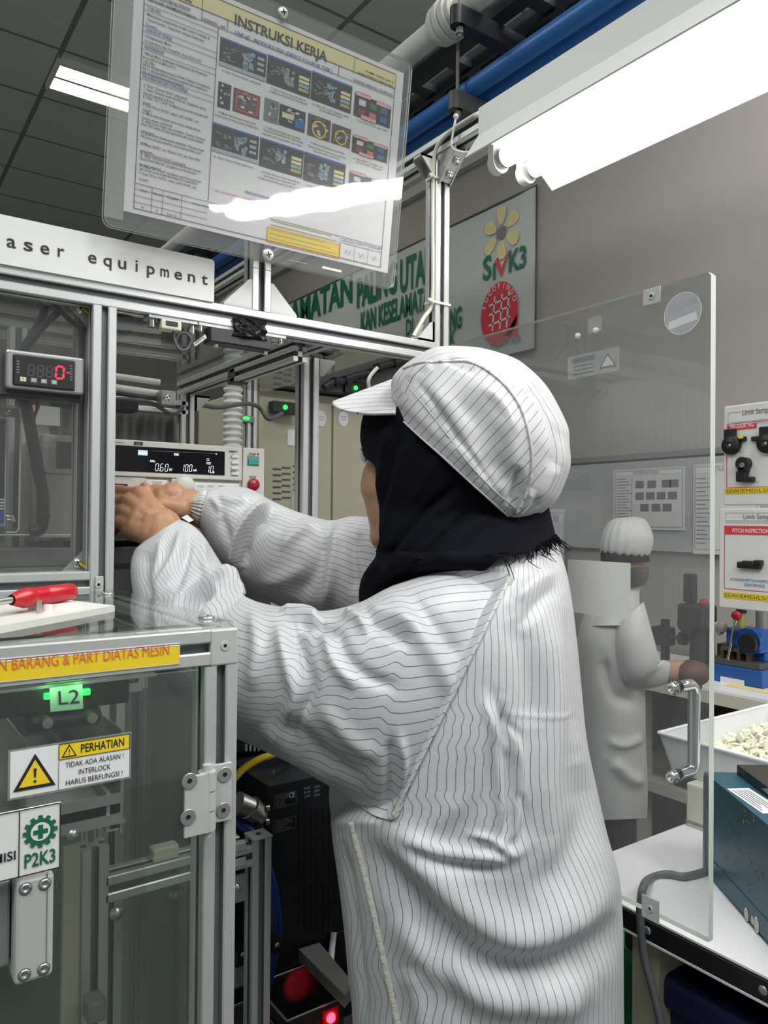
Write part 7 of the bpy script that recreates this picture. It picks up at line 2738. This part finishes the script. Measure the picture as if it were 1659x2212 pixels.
# right arm
shR, elR, wrR = at(960, 1270, 1.04), at(690, 1215, 1.145), at(425, 1098, 1.135)
parts += [(at(1010, 1290, .96), .06, shR, .05), (shR, .042, elR, .036), (elR, .036, wrR, .025)]
wr2 = at(402, 1090, 1.13)
parts.append((wrR, .026, wr2, .0245))
RMc = [(335, 1076, 1.118), (330, 1090, 1.112), (338, 1063, 1.124), (345, 1100, 1.105)]
for (u, v, d) in RMc:
    parts.append((wr2, .0235, at(u, v, d), .0125))
parts.append((at(372, 1071, 1.125), .0205, at(352, 1073, 1.12), .0165))
parts.append((at(388, 1100, 1.118), .0195, at(352, 1090, 1.108), .0130))      # thumb mount
parts += [(at(352, 1090, 1.106), .0125, at(326, 1098, 1.100), .010), (at(326, 1098, 1.100), .010, at(306, 1092, 1.103), .0082)]
RF = [[(306, 1062, 1.116), (286, 1064, 1.114), (272, 1072, 1.111)], [(300, 1076, 1.114), (278, 1080, 1.112), (264, 1088, 1.108)], [(302, 1088, 1.110), (282, 1094, 1.107), (268, 1100, 1.104)], [(310, 1102, 1.104), (292, 1108, 1.102), (280, 1112, 1.100)]]
for k, (m, f_) in enumerate(zip((RMc[2], RMc[0], RMc[1], RMc[3]), RF)):
    c = [at(*m)] + [at(*x) for x in f_]
    rr_ = [.0108, .0098, .0088, .0075]
    for j in range(3):
        parts.append((c[j], rr_[j], c[j + 1], rr_[j + 1]))
body = union_body('body', parts, [HG], 'skin', woman)
# knuckle and wrist tendons come from the limbs above; nails as small parts
mb = MB()
tipc = at(313, 1054, 1.096)
mb.ball(tipc + (CAM - tipc).normalized() * .0055 + UP * .003 + RT * .001, .0042, 8, (1, .5, 1.25))
mb.build('thumb_nail', 'skin_face', woman)

# eye and lashes on the visible side of the face
ec = at(797, 985, .985)
mb = MB().ball(ec, .011, 10)
mb.build('eye', 'paper', woman)
ec2 = fc + fdir * .074 + UP * .03 + RT * .038 + FW * .01
MB().ball(ec2, .011, 10).build('eye', 'paper', woman)
mb = MB()
for k in range(16):
    b0 = at(791 + .25 * k, 972 + .9 * k, .962)
    tip_ = at(779 - rs.uniform(0, 4) + .5 * k, 967 + 1.1 * k + rs.uniform(-2, 2), .968)
    mb.tube([b0, b0.lerp(tip_, .6) - UP * .0008, tip_], [.0006, .0004, .0001], 5)
for k in range(12):
    b0 = at(794 - .2 * k, 984 + .9 * k, .962)
    tip_ = at(789 - rs.uniform(0, 2) - .1 * k, 986 + 1.1 * k, .966)
    mb.tube([b0, tip_], [.0005, .0001], 5)
mb.build('eyelashes', 'hair', woman)

# --- coat body
torso = [(1180, 1140, .95, 1050, 1140, .95, .035), (1199, 1160, .95, 1000, 1165, .95, .065), (1212, 1200, .945, 930, 1200, .945, .085), (1223, 1240, .94, 866, 1245, .94, .105), (1233, 1300, .935, 815, 1300, .935, .125), (1244, 1400, .93, 792, 1400, .93, .138),
         (1253, 1500, .93, 776, 1500, .93, .145), (1263, 1600, .93, 748, 1600, .93, .150), (1283, 1700, .93, 716, 1700, .93, .152), (1306, 1800, .93, 722, 1800, .93, .155), (1333, 1900, .93, 736, 1900, .93, .158), (1341, 2000, .93, 748, 2000, .93, .16),
         (1343, 2100, .93, 757, 2100, .93, .162), (1344, 2212, .93, 767, 2212, .93, .164), (1350, 2450, .93, 768, 2450, .93, .168), (1356, 2720, .93, 768, 2720, .93, .172)]
TP = loft(torso, 300, 300, flat=.92)
N = grid_normals(TP)
tf_ = [([(775, 1800), (850, 1880), (940, 1985), (1050, 2080), (1180, 2092), (1290, 2035), (1342, 1950)], 34, -.016), ([(800, 1775), (905, 1860), (1010, 1965), (1130, 2020), (1260, 1965), (1330, 1880)], 44, .016),
       ([(840, 1960), (950, 2080), (1060, 2150), (1190, 2165), (1300, 2110)], 40, .012), ([(850, 1790), (960, 1835), (1080, 1850), (1150, 1820)], 16, .007), ([(870, 1815), (970, 1865), (1090, 1880)], 14, -.006),
       ([(1078, 1500), (1092, 1600), (1104, 1700), (1098, 1790), (1085, 1850)], 8, -.007), ([(1060, 1540), (1070, 1640), (1080, 1740), (1072, 1800)], 9, .006), ([(1100, 1560), (1122, 1640), (1120, 1720), (1105, 1800), (1060, 1842)], 8, .006), ([(1010, 1800), (1060, 1812), (1112, 1848)], 7, .005), ([(1030, 1830), (1075, 1840), (1100, 1862)], 6, -.004), ([(1060, 1480), (1080, 1540), (1130, 1600)], 7, -.004), ([(1040, 1500), (1065, 1570), (1110, 1640)], 8, .004), ([(1112, 1700), (1135, 1760), (1128, 1820)], 7, -.004),
       ([(1150, 1290), (1188, 1400), (1196, 1550), (1178, 1700), (1190, 1820)], 34, .007), ([(1110, 1330), (1140, 1450), (1150, 1580)], 26, -.006), ([(1225, 1300), (1235, 1450), (1240, 1620)], 16, -.004),
       ([(1080, 1480), (1040, 1600), (1000, 1720), (930, 1800)], 26, .006), ([(1245, 1640), (1265, 1760), (1215, 1880), (1130, 1930)], 34, -.008), ([(900, 1930), (960, 2080), (1000, 2230)], 26, -.007), ([(880, 2080), (905, 2160), (920, 2250)], 22, .006), ([(1150, 2110), (1138, 2180), (1130, 2260)], 20, -.006), ([(1240, 2080), (1232, 2160), (1228, 2250)], 24, .006),
       ([(735, 1800), (760, 1950), (790, 2212)], 10, -.008), ([(1200, 1230), (1150, 1262), (1108, 1300)], 16, .005), ([(1210, 1265), (1165, 1300), (1120, 1360)], 14, -.004), ([(1085, 1540), (1170, 1548), (1255, 1540)], 5, .0012)]
H = fold_field(TP, N, tf_) + wrinkle(TP, 4, .0013, 12)
H *= np.clip(np.linspace(0, 18, TP.shape[0]), 0, 1)[:, None]
u_, v_, d_ = proj_np(TP.reshape(-1, 3))
seam_u = 1106 + (v_ - 1243) * (850 - 1106) / (1768 - 1243)
left_ = np.clip((seam_u - 6 - u_) / 26, 0, 1) * np.clip((1775 - v_) / 40, 0, 1) * np.clip((v_ - 1225) / 30, 0, 1)
near_ = np.clip(np.sum(N.reshape(-1, 3) * (-FWn), 1) * 3, 0, 1)
H -= (.022 * left_ * near_).reshape(H.shape)
TP = TP + N * H[..., None]
TP[:, -1] = TP[:, 0]
coat = cloth('coat', TP, ['coat'], woman, uvN=104)
bvT = bvh_of(TP)

# --- left sleeve
sl = [(1106, 1243, .905, 850, 1768, .865, .088), (1060, 1236, .895, 835, 1768, .862, .094), (965, 1233, .88, 800, 1755, .862, .098), (850, 1264, .872, 735, 1712, .866, .098), (775, 1300, .868, 662, 1664, .872, .094), (700, 1318, .874, 590, 1630, .88, .09), (620, 1312, .886, 515, 1596, .894, .087), (560, 1300, .91, 440, 1560, .91, .083),
      (528, 1287, .94, 375, 1500, .935, .08), (528, 1280, .965, 322, 1410, .96, .074), (508, 1258, .985, 293, 1320, .985, .066), (478, 1215, 1.005, 280, 1236, 1.01, .058), (442, 1158, 1.025, 287, 1192, 1.03, .046), (415, 1132, 1.035, 305, 1172, 1.037, .036), (388, 1122, 1.045, 325, 1158, 1.043, .027)]
SP = loft(sl, 300, 200)
N = grid_normals(SP)
sf = [([(625, 1335), (655, 1430), (668, 1495), (632, 1575)], 15, -.010), ([(600, 1340), (622, 1440), (640, 1510), (612, 1580)], 15, .008), ([(722, 1345), (745, 1415), (800, 1465), (870, 1490)], 14, -.007), ([(700, 1350), (722, 1430), (780, 1490)], 14, .006),
      ([(830, 1275), (900, 1360), (960, 1460), (1010, 1560)], 20, .007), ([(870, 1270), (940, 1350), (1010, 1440)], 18, -.006), ([(790, 1310), (850, 1330), (900, 1360)], 14, .006), ([(775, 1345), (830, 1360), (890, 1400)], 12, -.006),
      ([(600, 1310), (650, 1322), (700, 1345)], 14, .012), ([(640, 1350), (690, 1352), (730, 1370)], 11, -.010), ([(740, 1320), (775, 1335), (800, 1365)], 12, .009),
      ([(560, 1560), (640, 1640), (730, 1700)], 18, .006), ([(600, 1540), (690, 1620), (790, 1690)], 18, -.006), ([(862, 1580), (872, 1660), (855, 1750)], 10, .006), ([(840, 1590), (845, 1680), (835, 1750)], 12, -.006), ([(960, 1560), (935, 1640), (890, 1720)], 16, .005), ([(1000, 1440), (985, 1520), (960, 1600)], 18, .004), ([(690, 1520), (760, 1600), (830, 1640)], 18, .005),
      ([(466, 1256), (430, 1278), (405, 1312), (398, 1350)], 17, -.028), ([(455, 1230), (500, 1254), (540, 1284)], 13, .018), ([(395, 1135), (378, 1200), (345, 1260), (330, 1310)], 10, .008), ([(415, 1150), (400, 1215), (372, 1280)], 10, -.007), ([(440, 1160), (440, 1215), (452, 1245)], 10, .006), ([(320, 1185), (312, 1240), (330, 1300)], 12, -.006), ([(350, 1160), (340, 1220), (325, 1280)], 9, .005),
      ([(545, 1310), (555, 1400), (540, 1500)], 16, .006), ([(1085, 1262), (1055, 1340), (1010, 1430)], 14, .004)]
H = fold_field(SP, N, sf) + wrinkle(SP, 9, .0014, 13)
H *= (np.clip(np.linspace(0, 12, SP.shape[0]), 0.1, 1) * np.clip(np.linspace(14, 0, SP.shape[0]), 0, 1))[:, None]
SP = SP + N * H[..., None]
for i in range(0, 130):
    for j in range(SP.shape[1]):
        p = Vector(SP[i, j])
        if N[i, j] @ (CAMn - SP[i, j]) <= -.05:
            continue
        dv_ = (p - CAM)
        h_ = bvT.ray_cast(CAM, dv_.normalized())[0]
        if h_ is not None and (h_ - CAM).length < dv_.length + .004:
            SP[i, j] = np.array(CAM + dv_.normalized() * ((h_ - CAM).length - .004))
SP[:, -1] = SP[:, 0]
cloth('sleeve', SP, ['coat'], woman, uvN=62)
bvS = bvh_of(SP)

# --- right sleeve
sr = [(960, 1140, 1.02, 930, 1420, 1.02, .07), (880, 1125, 1.08, 850, 1400, 1.08, .075), (808, 1119, 1.115, 790, 1378, 1.115, .078), (758, 1116, 1.13, 728, 1348, 1.13, .078), (712, 1124, 1.14, 668, 1330, 1.14, .075), (650, 1108, 1.145, 610, 1312, 1.145, .072), (592, 1084, 1.145, 556, 1284, 1.145, .068), (540, 1056, 1.143, 505, 1246, 1.143, .062), (490, 1050, 1.14, 460, 1196, 1.14, .053), (458, 1056, 1.138, 438, 1152, 1.138, .042), (443, 1064, 1.136, 428, 1132, 1.136, .032)]
RP = loft(sr, 220, 160)
N = grid_normals(RP)
rf = [([(590, 1082), (550, 1105), (518, 1150), (508, 1200), (515, 1240)], 9, .017), ([(600, 1100), (560, 1130), (532, 1170), (525, 1230)], 12, -.016), ([(700, 1150), (690, 1220), (640, 1300)], 20, -.010), ([(745, 1125), (722, 1180), (715, 1250), (700, 1320)], 13, .010), ([(775, 1140), (762, 1200), (770, 1290)], 13, -.009), ([(470, 1070), (500, 1080), (540, 1075)], 9, .005), ([(462, 1085), (482, 1130), (505, 1190)], 10, -.006), ([(450, 1075), (468, 1090), (475, 1130)], 8, .005), ([(600, 1190), (640, 1150), (690, 1130)], 14, .006), ([(560, 1260), (610, 1250), (660, 1220)], 16, .005)]
H = fold_field(RP, N, rf) + wrinkle(RP, 13, .0012, 14)
H *= (np.clip(np.linspace(14, 0, RP.shape[0]), 0, 1))[:, None]
RP = RP + N * H[..., None]
RP[:, -1] = RP[:, 0]
cloth('sleeve', RP, ['coat'], woman, uvN=56)
# gathered cuff of the right sleeve
cu = [(446, 1064, 1.136, 431, 1134, 1.136, .030), (440, 1061, 1.135, 424, 1133, 1.135, .033), (430, 1064, 1.134, 416, 1126, 1.134, .029), (420, 1068, 1.133, 410, 1118, 1.133, .026)]
CP = loft(cu, 26, 120)
N = grid_normals(CP)
ph = np.linspace(0, 2 * np.pi, 121)
CP = CP + N * (.0022 * np.sin(ph * 30 + .8 * np.sin(ph * 5)))[None, :, None]
CP[:, -1] = CP[:, 0]
cloth('cuff', CP, ['coat_plain'], woman, uvN=0)
# white tag at the left cuff
p = [at(*x) for x in ((392, 1118, 1.03), (404, 1112, 1.032), (418, 1124, 1.03), (408, 1128, 1.028))]
MB().add([q + FW * d for d in (0, .002) for q in p], [(3, 2, 1, 0), (4, 5, 6, 7), (0, 1, 5, 4), (1, 2, 6, 5), (2, 3, 7, 6), (3, 0, 4, 7)], False).build('cuff_tag', 'paper', woman)

# --- seams and front edge
seam('armhole_seam', bvS, [(1102, 1248), (1092, 1290), (1068, 1350), (1035, 1430), (995, 1520), (955, 1610), (915, 1690), (880, 1745), (850, 1762)], .0011, 'piping', woman, .0006, flat=.0075)
seam('front_placket', bvT, [(760, 1775), (782, 1860), (806, 1960), (832, 2080), (858, 2200), (880, 2330)], .0016, 'piping', woman, .0006, flat=.0075)

# --- headscarf
sc_rows = [(1110, 880, .945, 796, 880, .945, .080, 235, 235), (1130, 900, .945, 788, 900, .945, .088, 235, 235), (1142, 918, .945, 784, 918, .945, .092, 235, 235), (1155, 945, .945, 782, 945, .945, .095, 232, 237), (1165, 965, .945, 785, 965, .945, .096, 205, 260), (1170, 985, .945, 789, 985, .945, .097, 170, 282),
           (1172, 1006, .945, 792, 1006, .945, .097, 148, 295), (1175, 1050, .950, 790, 1050, .945, .093, 146.5, 300), (1186, 1100, .955, 794, 1100, .945, .088, 146, 300), (1197, 1145, .948, 802, 1145, .945, .095, 149, 295), (1203, 1175, .945, 808, 1175, .945, .102, 154, 285), (1206, 1192, .942, 815, 1192, .945, .106, 175, 265), (1208, 1206, .938, 812, 1206, .943, .109, 234, 236),
           (1211, 1224, .936, 798, 1224, .945, .103, 235, 235), (1208, 1244, .942, 784, 1246, .95, .074, 235, 235), (1196, 1270, .95, 777, 1275, .95, .05, 235, 235), (1175, 1300, .95, 777, 1310, .95, .045, 235, 235)]
nr_, nc_ = 200, 220
RR = catmull(sc_rows, nr_)
RR[:, 7] = np.minimum(RR[:, 7], 235); RR[:, 8] = np.maximum(RR[:, 8], 235)
tcol = np.linspace(0, 1, nc_)
PH = np.radians((RR[:, 8] - 360)[:, None] * (1 - tcol)[None] + RR[:, 7][:, None] * tcol[None])
HP = loft([r[:7] for r in sc_rows], nr_, nc_, phi=PH)
N = grid_normals(HP, wrap=False)
hf = [([(848, 905), (835, 960), (822, 1040)], 9, .004), ([(875, 905), (850, 985), (830, 1080), (822, 1120)], 9, -.005), ([(905, 925), (870, 1000), (845, 1080), (828, 1170)], 11, .004), ([(1010, 1030), (930, 1095), (870, 1160), (828, 1215), (800, 1245)], 10, -.007), ([(1000, 1060), (930, 1120), (880, 1180), (840, 1235), (800, 1290)], 14, .007), ([(1030, 1090), (960, 1155), (900, 1215), (870, 1250)], 9, -.006), ([(1060, 1110), (1000, 1160), (940, 1215)], 12, .005), ([(1150, 1120), (1100, 1170), (1040, 1215)], 14, .003), ([(960, 960), (920, 1030), (880, 1100)], 12, .003)]
H = fold_field(HP, N, hf) + wrinkle(HP, 21, .0009, 40)
HP = HP + N * H[..., None]
# hem: diagonal at the back, tucked into the coat in front
u_, v_, _d = proj_np(HP.reshape(-1, 3))
u_, v_ = u_.reshape(nr_, nc_), v_.reshape(nr_, nc_)
hem_v = np.where(u_ < 1062, np.minimum(1300.0, 1237 + (1062 - u_) * .5), 1237 + (u_ - 1062) * (1150 - 1237) / (1203 - 1062))
NP = HP.copy()
s_ = np.arange(nr_)
ends = np.zeros(nc_)
for j in range(nc_):
    bad = np.where((v_[:, j] > hem_v[:, j]) & (s_ > 60))[0]
    ends[j] = bad[0] if len(bad) else nr_ - 1
ends = np.convolve(np.pad(ends, 6, mode='edge'), np.ones(13) / 13, mode='valid')
for j in range(nc_):
    e = ends[j]
    q = np.linspace(0, e, nr_)
    for k in range(3):
        NP[:, j, k] = np.interp(q, s_, HP[:, j, k])
HP = NP
scarf = cloth('headscarf', HP, ['scarf'], woman, wrap=False)
md = scarf.modifiers.new('thickness', 'SOLIDIFY'); md.thickness = .0018; md.offset = 0
hem = HP[-1]
uh, vh, dh = proj_np(hem)
mb = MB()
rs = random.Random(2)
for j in range(nc_):
    if 1075 < uh[j] < 1204 and dh[j] < .95:
        for k in range(3):
            p = Vector(hem[j]) + Vector((rs.uniform(-1, 1), rs.uniform(-1, 1), 0)) * .002 + (CAM - Vector(hem[j])).normalized() * .002
            L = rs.uniform(.006, .022) * (1 if rs.random() < .6 else .4)
            d1 = (-UP * .9 + RT * rs.uniform(-.5, .9)).normalized()
            d2 = (-UP * rs.uniform(.1, .9) + RT * rs.uniform(-1.0, 1.4)).normalized()
            pts = [p, p + d1 * L * .4, p + d1 * L * .55 + d2 * L * .35, p + d1 * L * .6 + d2 * L * .8]
            mb.tube(pts, [.0007, .0006, .0005, .0003], 5, sub=3)
fr = mb.build('fringe', 'scarf', woman)
fr['kind'] = 'stuff'

# --- cap
def cap_px(s, h):
    return 850 + s * .739 + h * .674, 893 + s * .674 - h * .739


cp = [(0, 0, 352, .103), (16, -12, 362, .107), (32, -32, 368, .110), (60, -50, 378, .110), (100, -48, 383, .114), (154, -33, 366, .112), (180, -15, 351, .108), (207, 14, 323, .100), (230, 44, 298, .088), (250, 82, 252, .068), (264, 118, 208, .040), (270, 156, 166, .004)]
rings = []
for h, s0, s1, b in cp:
    tu, tv = cap_px(s1, h)
    bu, bv_ = cap_px(s0, h)
    rings.append((tu, tv, .945, bu, bv_, .945, b))
nr_, nc_ = 200, 241
KP = loft(rings, nr_, nc_ - 1, flat=.78)
N = grid_normals(KP)
kf = [([(985, 850), (1040, 920), (1080, 1010), (1085, 1060)], 34, -.006), ([(930, 830), (990, 920), (1040, 1030)], 22, .004), ([(1075, 890), (1105, 960), (1110, 1040)], 18, .004), ([(1165, 850), (1195, 940), (1190, 1030)], 20, -.004), ([(1120, 1000), (1110, 1060), (1100, 1100)], 10, -.006), ([(1150, 1050), (1130, 1090), (1110, 1115)], 9, .006), ([(1040, 830), (1090, 880), (1120, 950)], 12, .004), ([(890, 815), (930, 860), (1000, 960), (1080, 1070)], 8, -.003), ([(880, 825), (905, 800), (940, 790)], 8, .004), ([(955, 770), (1000, 790), (1030, 800)], 9, -.004), ([(1180, 800), (1140, 830), (1110, 850)], 14, .003), ([(1205, 1000), (1180, 1050), (1150, 1085)], 12, .004)]
hh = catmull([[c[0]] for c in cp], nr_)[:, 0]
ph = np.linspace(0, 2 * np.pi, nc_)
gather = .0014 * np.sin(ph[None] * 23 + 3 * np.sin(3 * ph[None] + 1)) * (.5 + .5 * np.sin(5 * ph[None])) * np.exp(-((hh[:, None] - 52) / 16) ** 2)
H = fold_field(KP, N, kf) + wrinkle(KP, 31, .0012, 20) + gather
H *= np.clip(np.linspace(14, 0, nr_), 0, 1)[:, None]
KP = KP + N * H[..., None]
KP[:, -1] = KP[:, 0]
Rc = catmull(rings, nr_)
dep = Rc[:, 6:7] * (np.sign(np.sin(ph)) * np.abs(np.sin(ph)) ** .78)[None]
su = np.array([[(c[1] + c[2]) / 2, (c[2] - c[1]) / 2] for c in cp])
su = catmull(su, nr_)
sco = (su[:, :1] + su[:, 1:] * (np.sign(np.cos(ph)) * np.abs(np.cos(ph)) ** .78)[None]) / 17.0
dco = dep / .0105


def cap_uv(i, j, cor):
    side = abs(dep[i, j]) > .093 or hh[i] < 46
    return [(sco if side else dco)[a, b] for a, b in cor]


cap_o = cloth('cap', KP, ['cap_cloth'], woman, uv_fn=cap_uv, cap=(False, True))
bvK = bvh_of(KP)
seam('cap_seam', bvK, [(872, 797), (905, 786), (960, 782), (1010, 782), (1050, 800), (1095, 838), (1128, 890), (1146, 960), (1148, 1020), (1136, 1070), (1118, 1108)], .0016, 'cap_plain', woman, .0008, wob=.0005)
seam('band_stitch', bvK, [(885, 838), (920, 880), (970, 945), (1020, 1010), (1070, 1062), (1112, 1096)], .0006, 'cap_plain', woman, .0003, wob=.0003)
seam('band_edge', bvK, [(853, 893), (905, 942), (960, 990), (1020, 1046), (1070, 1090), (1105, 1122)], .0009, 'cap_plain', woman, .0002)
# visor
na, nt_ = 41, 25
VP = np.zeros((nt_, na, 3))
for i in range(nt_):
    for j in range(na):
        a = -0.7 + 1.7 * j / (na - 1)
        t = i / (nt_ - 1)
        Lf = math.sqrt(max(0, 1 - ((a - .25) / .75) ** 2)) if a > .25 else (a + .7) / .95
        ru, rv, rd = 858 - 4 * a * a, 849 + 45 * a, .945 - .092 * max(a, 0) - .055 * min(a, 0)
        bow = 2 * math.sin(math.pi * t) * Lf
        VP[i, j] = np.array(at(ru - 140 * t * Lf, rv + 9 * t * Lf - bow, rd + .035 * t * Lf))
vo = cloth('visor', VP, ['cap_cloth'], woman, wrap=False, uv_fn=lambda i, j, cor: [b / 41 * 9.0 for a, b in cor])
md = vo.modifiers.new('thickness', 'SOLIDIFY'); md.thickness = .003; md.offset = 0

# ------------------------------------------------------------------ the worker behind the clear door
g1 = at(1325, 1700, 2.3)
wk = thing('person', (g1.x, g1.y, 0), 'worker in white hood and coat bending over the bench, behind the clear door', 'person')
DW = 2.3
wh = [(1370, 1150, DW, 1335, 1150, DW, .03), (1396, 1165, DW, 1310, 1172, DW, .07), (1400, 1190, DW, 1300, 1195, DW, .085), (1398, 1215, DW, 1299, 1222, DW, .085), (1392, 1240, DW, 1306, 1250, DW, .08), (1382, 1265, DW, 1320, 1275, DW, .07), (1370, 1285, DW, 1335, 1292, DW, .05)]
WG = loft(wh, 40, 40)
pw = [(at(1350, 1260, DW), .045, at(1322, 1330, DW), .05), (at(1322, 1330, DW), .07, at(1322, 1600, DW), .08)]
for dx in (-.06, .06):
    hp = at(1320, 1640, DW) + FW * dx
    kn = Vector((hp.x, hp.y, .48)); an = Vector((hp.x, hp.y, .09))
    pw += [(hp, .05, kn, .046), (kn, .048, an, .04), (an, .04, an + Vector((.12, .05, -.05)), .036)]
sW, eW, wW = at(1354, 1352, DW - .075), at(1372, 1450, DW - .1), at(1430, 1450, DW)
pw += [(at(1325, 1335, DW), .045, sW, .042), (sW, .042, eW, .036), (eW, .036, wW, .028)]
hb = at(1447, 1452, DW + .02)
pw += [(wW, .029, hb, .034)]
for k in range(4):
    b0 = hb + UP * (.022 - .015 * k) + RT * .02
    b1 = b0 + RT * .045 - UP * .005 + FW * .01
    pw += [(b0, .013, b1, .0115), (b1, .0115, b1 + RT * .03 - UP * .018, .010)]
pw += [(hb - UP * .02, .014, hb + RT * .045 - UP * .035 - FW * .02, .011)]
sW2, eW2, wW2 = at(1352, 1352, DW + .1), at(1400, 1450, DW + .16), at(1455, 1445, DW + .12)
pw += [(at(1325, 1335, DW), .045, sW2, .042), (sW2, .042, eW2, .036), (eW2, .036, wW2, .028), (wW2, .03, wW2 + RT * .09, .02)]
union_body('body', pw, [WG], 'skin_face', wk, voxel=.005, smooth=4)
# hair or dark scarf under the hood, mask
hr = [(1398, 1178, DW, 1298, 1184, DW, .088), (1402, 1200, DW, 1297, 1205, DW, .092), (1404, 1214, DW - .01, 1298, 1220, DW, .09)]
cloth('dark_scarf', loft(hr, 16, 48), ['scarf'], wk)
mk = [(1400, 1224, DW, 1352, 1226, DW - .02, .09), (1402, 1242, DW, 1350, 1250, DW - .02, .086), (1394, 1264, DW, 1352, 1272, DW - .02, .07)]
cloth('face_mask', loft(mk, 16, 40), ['grey_dark'], wk)
hd = [(1370, 1116, DW, 1335, 1118, DW, .02), (1392, 1122, DW, 1316, 1126, DW, .06), (1404, 1140, DW, 1304, 1146, DW, .09), (1410, 1160, DW, 1298, 1166, DW, .10), (1408, 1180, DW, 1297, 1182, DW, .10), (1402, 1194, DW, 1299, 1190, DW, .096), (1398, 1200, DW, 1302, 1194, DW, .09)]
WP = loft(hd, 60, 96)
N = grid_normals(WP)
ph = np.linspace(0, 2 * np.pi, 97)
WP = WP + N * (wrinkle(WP, 3, .004, 30) + .003 * np.sin(ph * 18)[None] * np.linspace(0, 1, 60)[:, None])[..., None]
WP[:, -1] = WP[:, 0]
cloth('hood', WP, ['coat_plain'], wk, uvN=0, cap=(True, False))
hc = [(1396, 1205, DW, 1310, 1206, DW + .02, .09), (1392, 1250, DW + .03, 1306, 1252, DW + .02, .092), (1388, 1290, DW + .02, 1296, 1292, DW, .11), (1396, 1325, DW, 1272, 1328, DW, .145), (1400, 1350, DW, 1262, 1352, DW, .165)]
HCP = loft(hc, 40, 64, phi=np.repeat(np.radians(np.linspace(35, 300, 64))[None], 40, 0))
ho = cloth('hood_cape', HCP, ['coat_plain'], wk, wrap=False)
wb = [(1345, 1285, DW, 1300, 1290, DW, .07), (1385, 1310, DW, 1268, 1318, DW, .12), (1392, 1370, DW, 1248, 1380, DW, .16), (1392, 1450, DW, 1250, 1460, DW, .17), (1394, 1540, DW, 1254, 1540, DW, .17), (1396, 1640, DW, 1258, 1640, DW, .17), (1400, 1720, DW, 1258, 1720, DW, .175), (1396, 1768, DW, 1262, 1774, DW, .175)]
WB = loft(wb, 110, 120)
N = grid_normals(WB)
WB = WB + N * (wrinkle(WB, 5, .006, 14) + fold_field(WB, N, [([(1300, 1420), (1330, 1500), (1380, 1520)], 14, -.02), ([(1310, 1600), (1350, 1610), (1395, 1590)], 9, .012), ([(1320, 1640), (1360, 1680), (1395, 1690)], 14, .014)]))[..., None]
WB[:, -1] = WB[:, 0]
cloth('coat', WB, ['coat_plain'], wk, uvN=0)
ws = [(1390, 1300, DW - .08, 1325, 1360, DW - .1, .07), (1402, 1350, DW - .12, 1328, 1400, DW - .12, .08), (1418, 1410, DW - .13, 1340, 1460, DW - .13, .085), (1420, 1440, DW - .12, 1358, 1486, DW - .12, .08), (1424, 1436, DW - .09, 1388, 1486, DW - .09, .065), (1432, 1428, DW - .05, 1420, 1480, DW - .05, .05), (1446, 1432, DW - .02, 1440, 1474, DW - .02, .040)]
WS = loft(ws, 80, 72)
N = grid_normals(WS)
WS = WS + N * (wrinkle(WS, 8, .005, 22))[..., None]
WS[:, -1] = WS[:, 0]
cloth('sleeve', WS, ['coat_plain'], wk, uvN=0)
ws2 = [(1380, 1300, DW + .1, 1340, 1360, DW + .1, .07), (1410, 1380, DW + .16, 1360, 1430, DW + .16, .08), (1430, 1430, DW + .15, 1400, 1470, DW + .15, .06), (1452, 1430, DW + .12, 1448, 1462, DW + .12, .036)]
cloth('sleeve', loft(ws2, 50, 60), ['coat_plain'], wk, uvN=0)
gl = hb + RT * .05 - UP * .004
mb = MB().ball(gl + RT * .02, .05, 12, (1.25, .9, .8))
tag(mb.build('red_work_piece', 'work_red'), 'dull red rounded piece at the worker\'s hand on the bench', 'work piece')
for dx in (-.06, .06):
    hp = at(1320, 1640, DW) + FW * dx
    MB().tube([hp, Vector((hp.x, hp.y, .5)), Vector((hp.x, hp.y, .12))], [.056, .056, .058], 20, sub=4).build('trouser_leg', 'dusty_bin', wk)
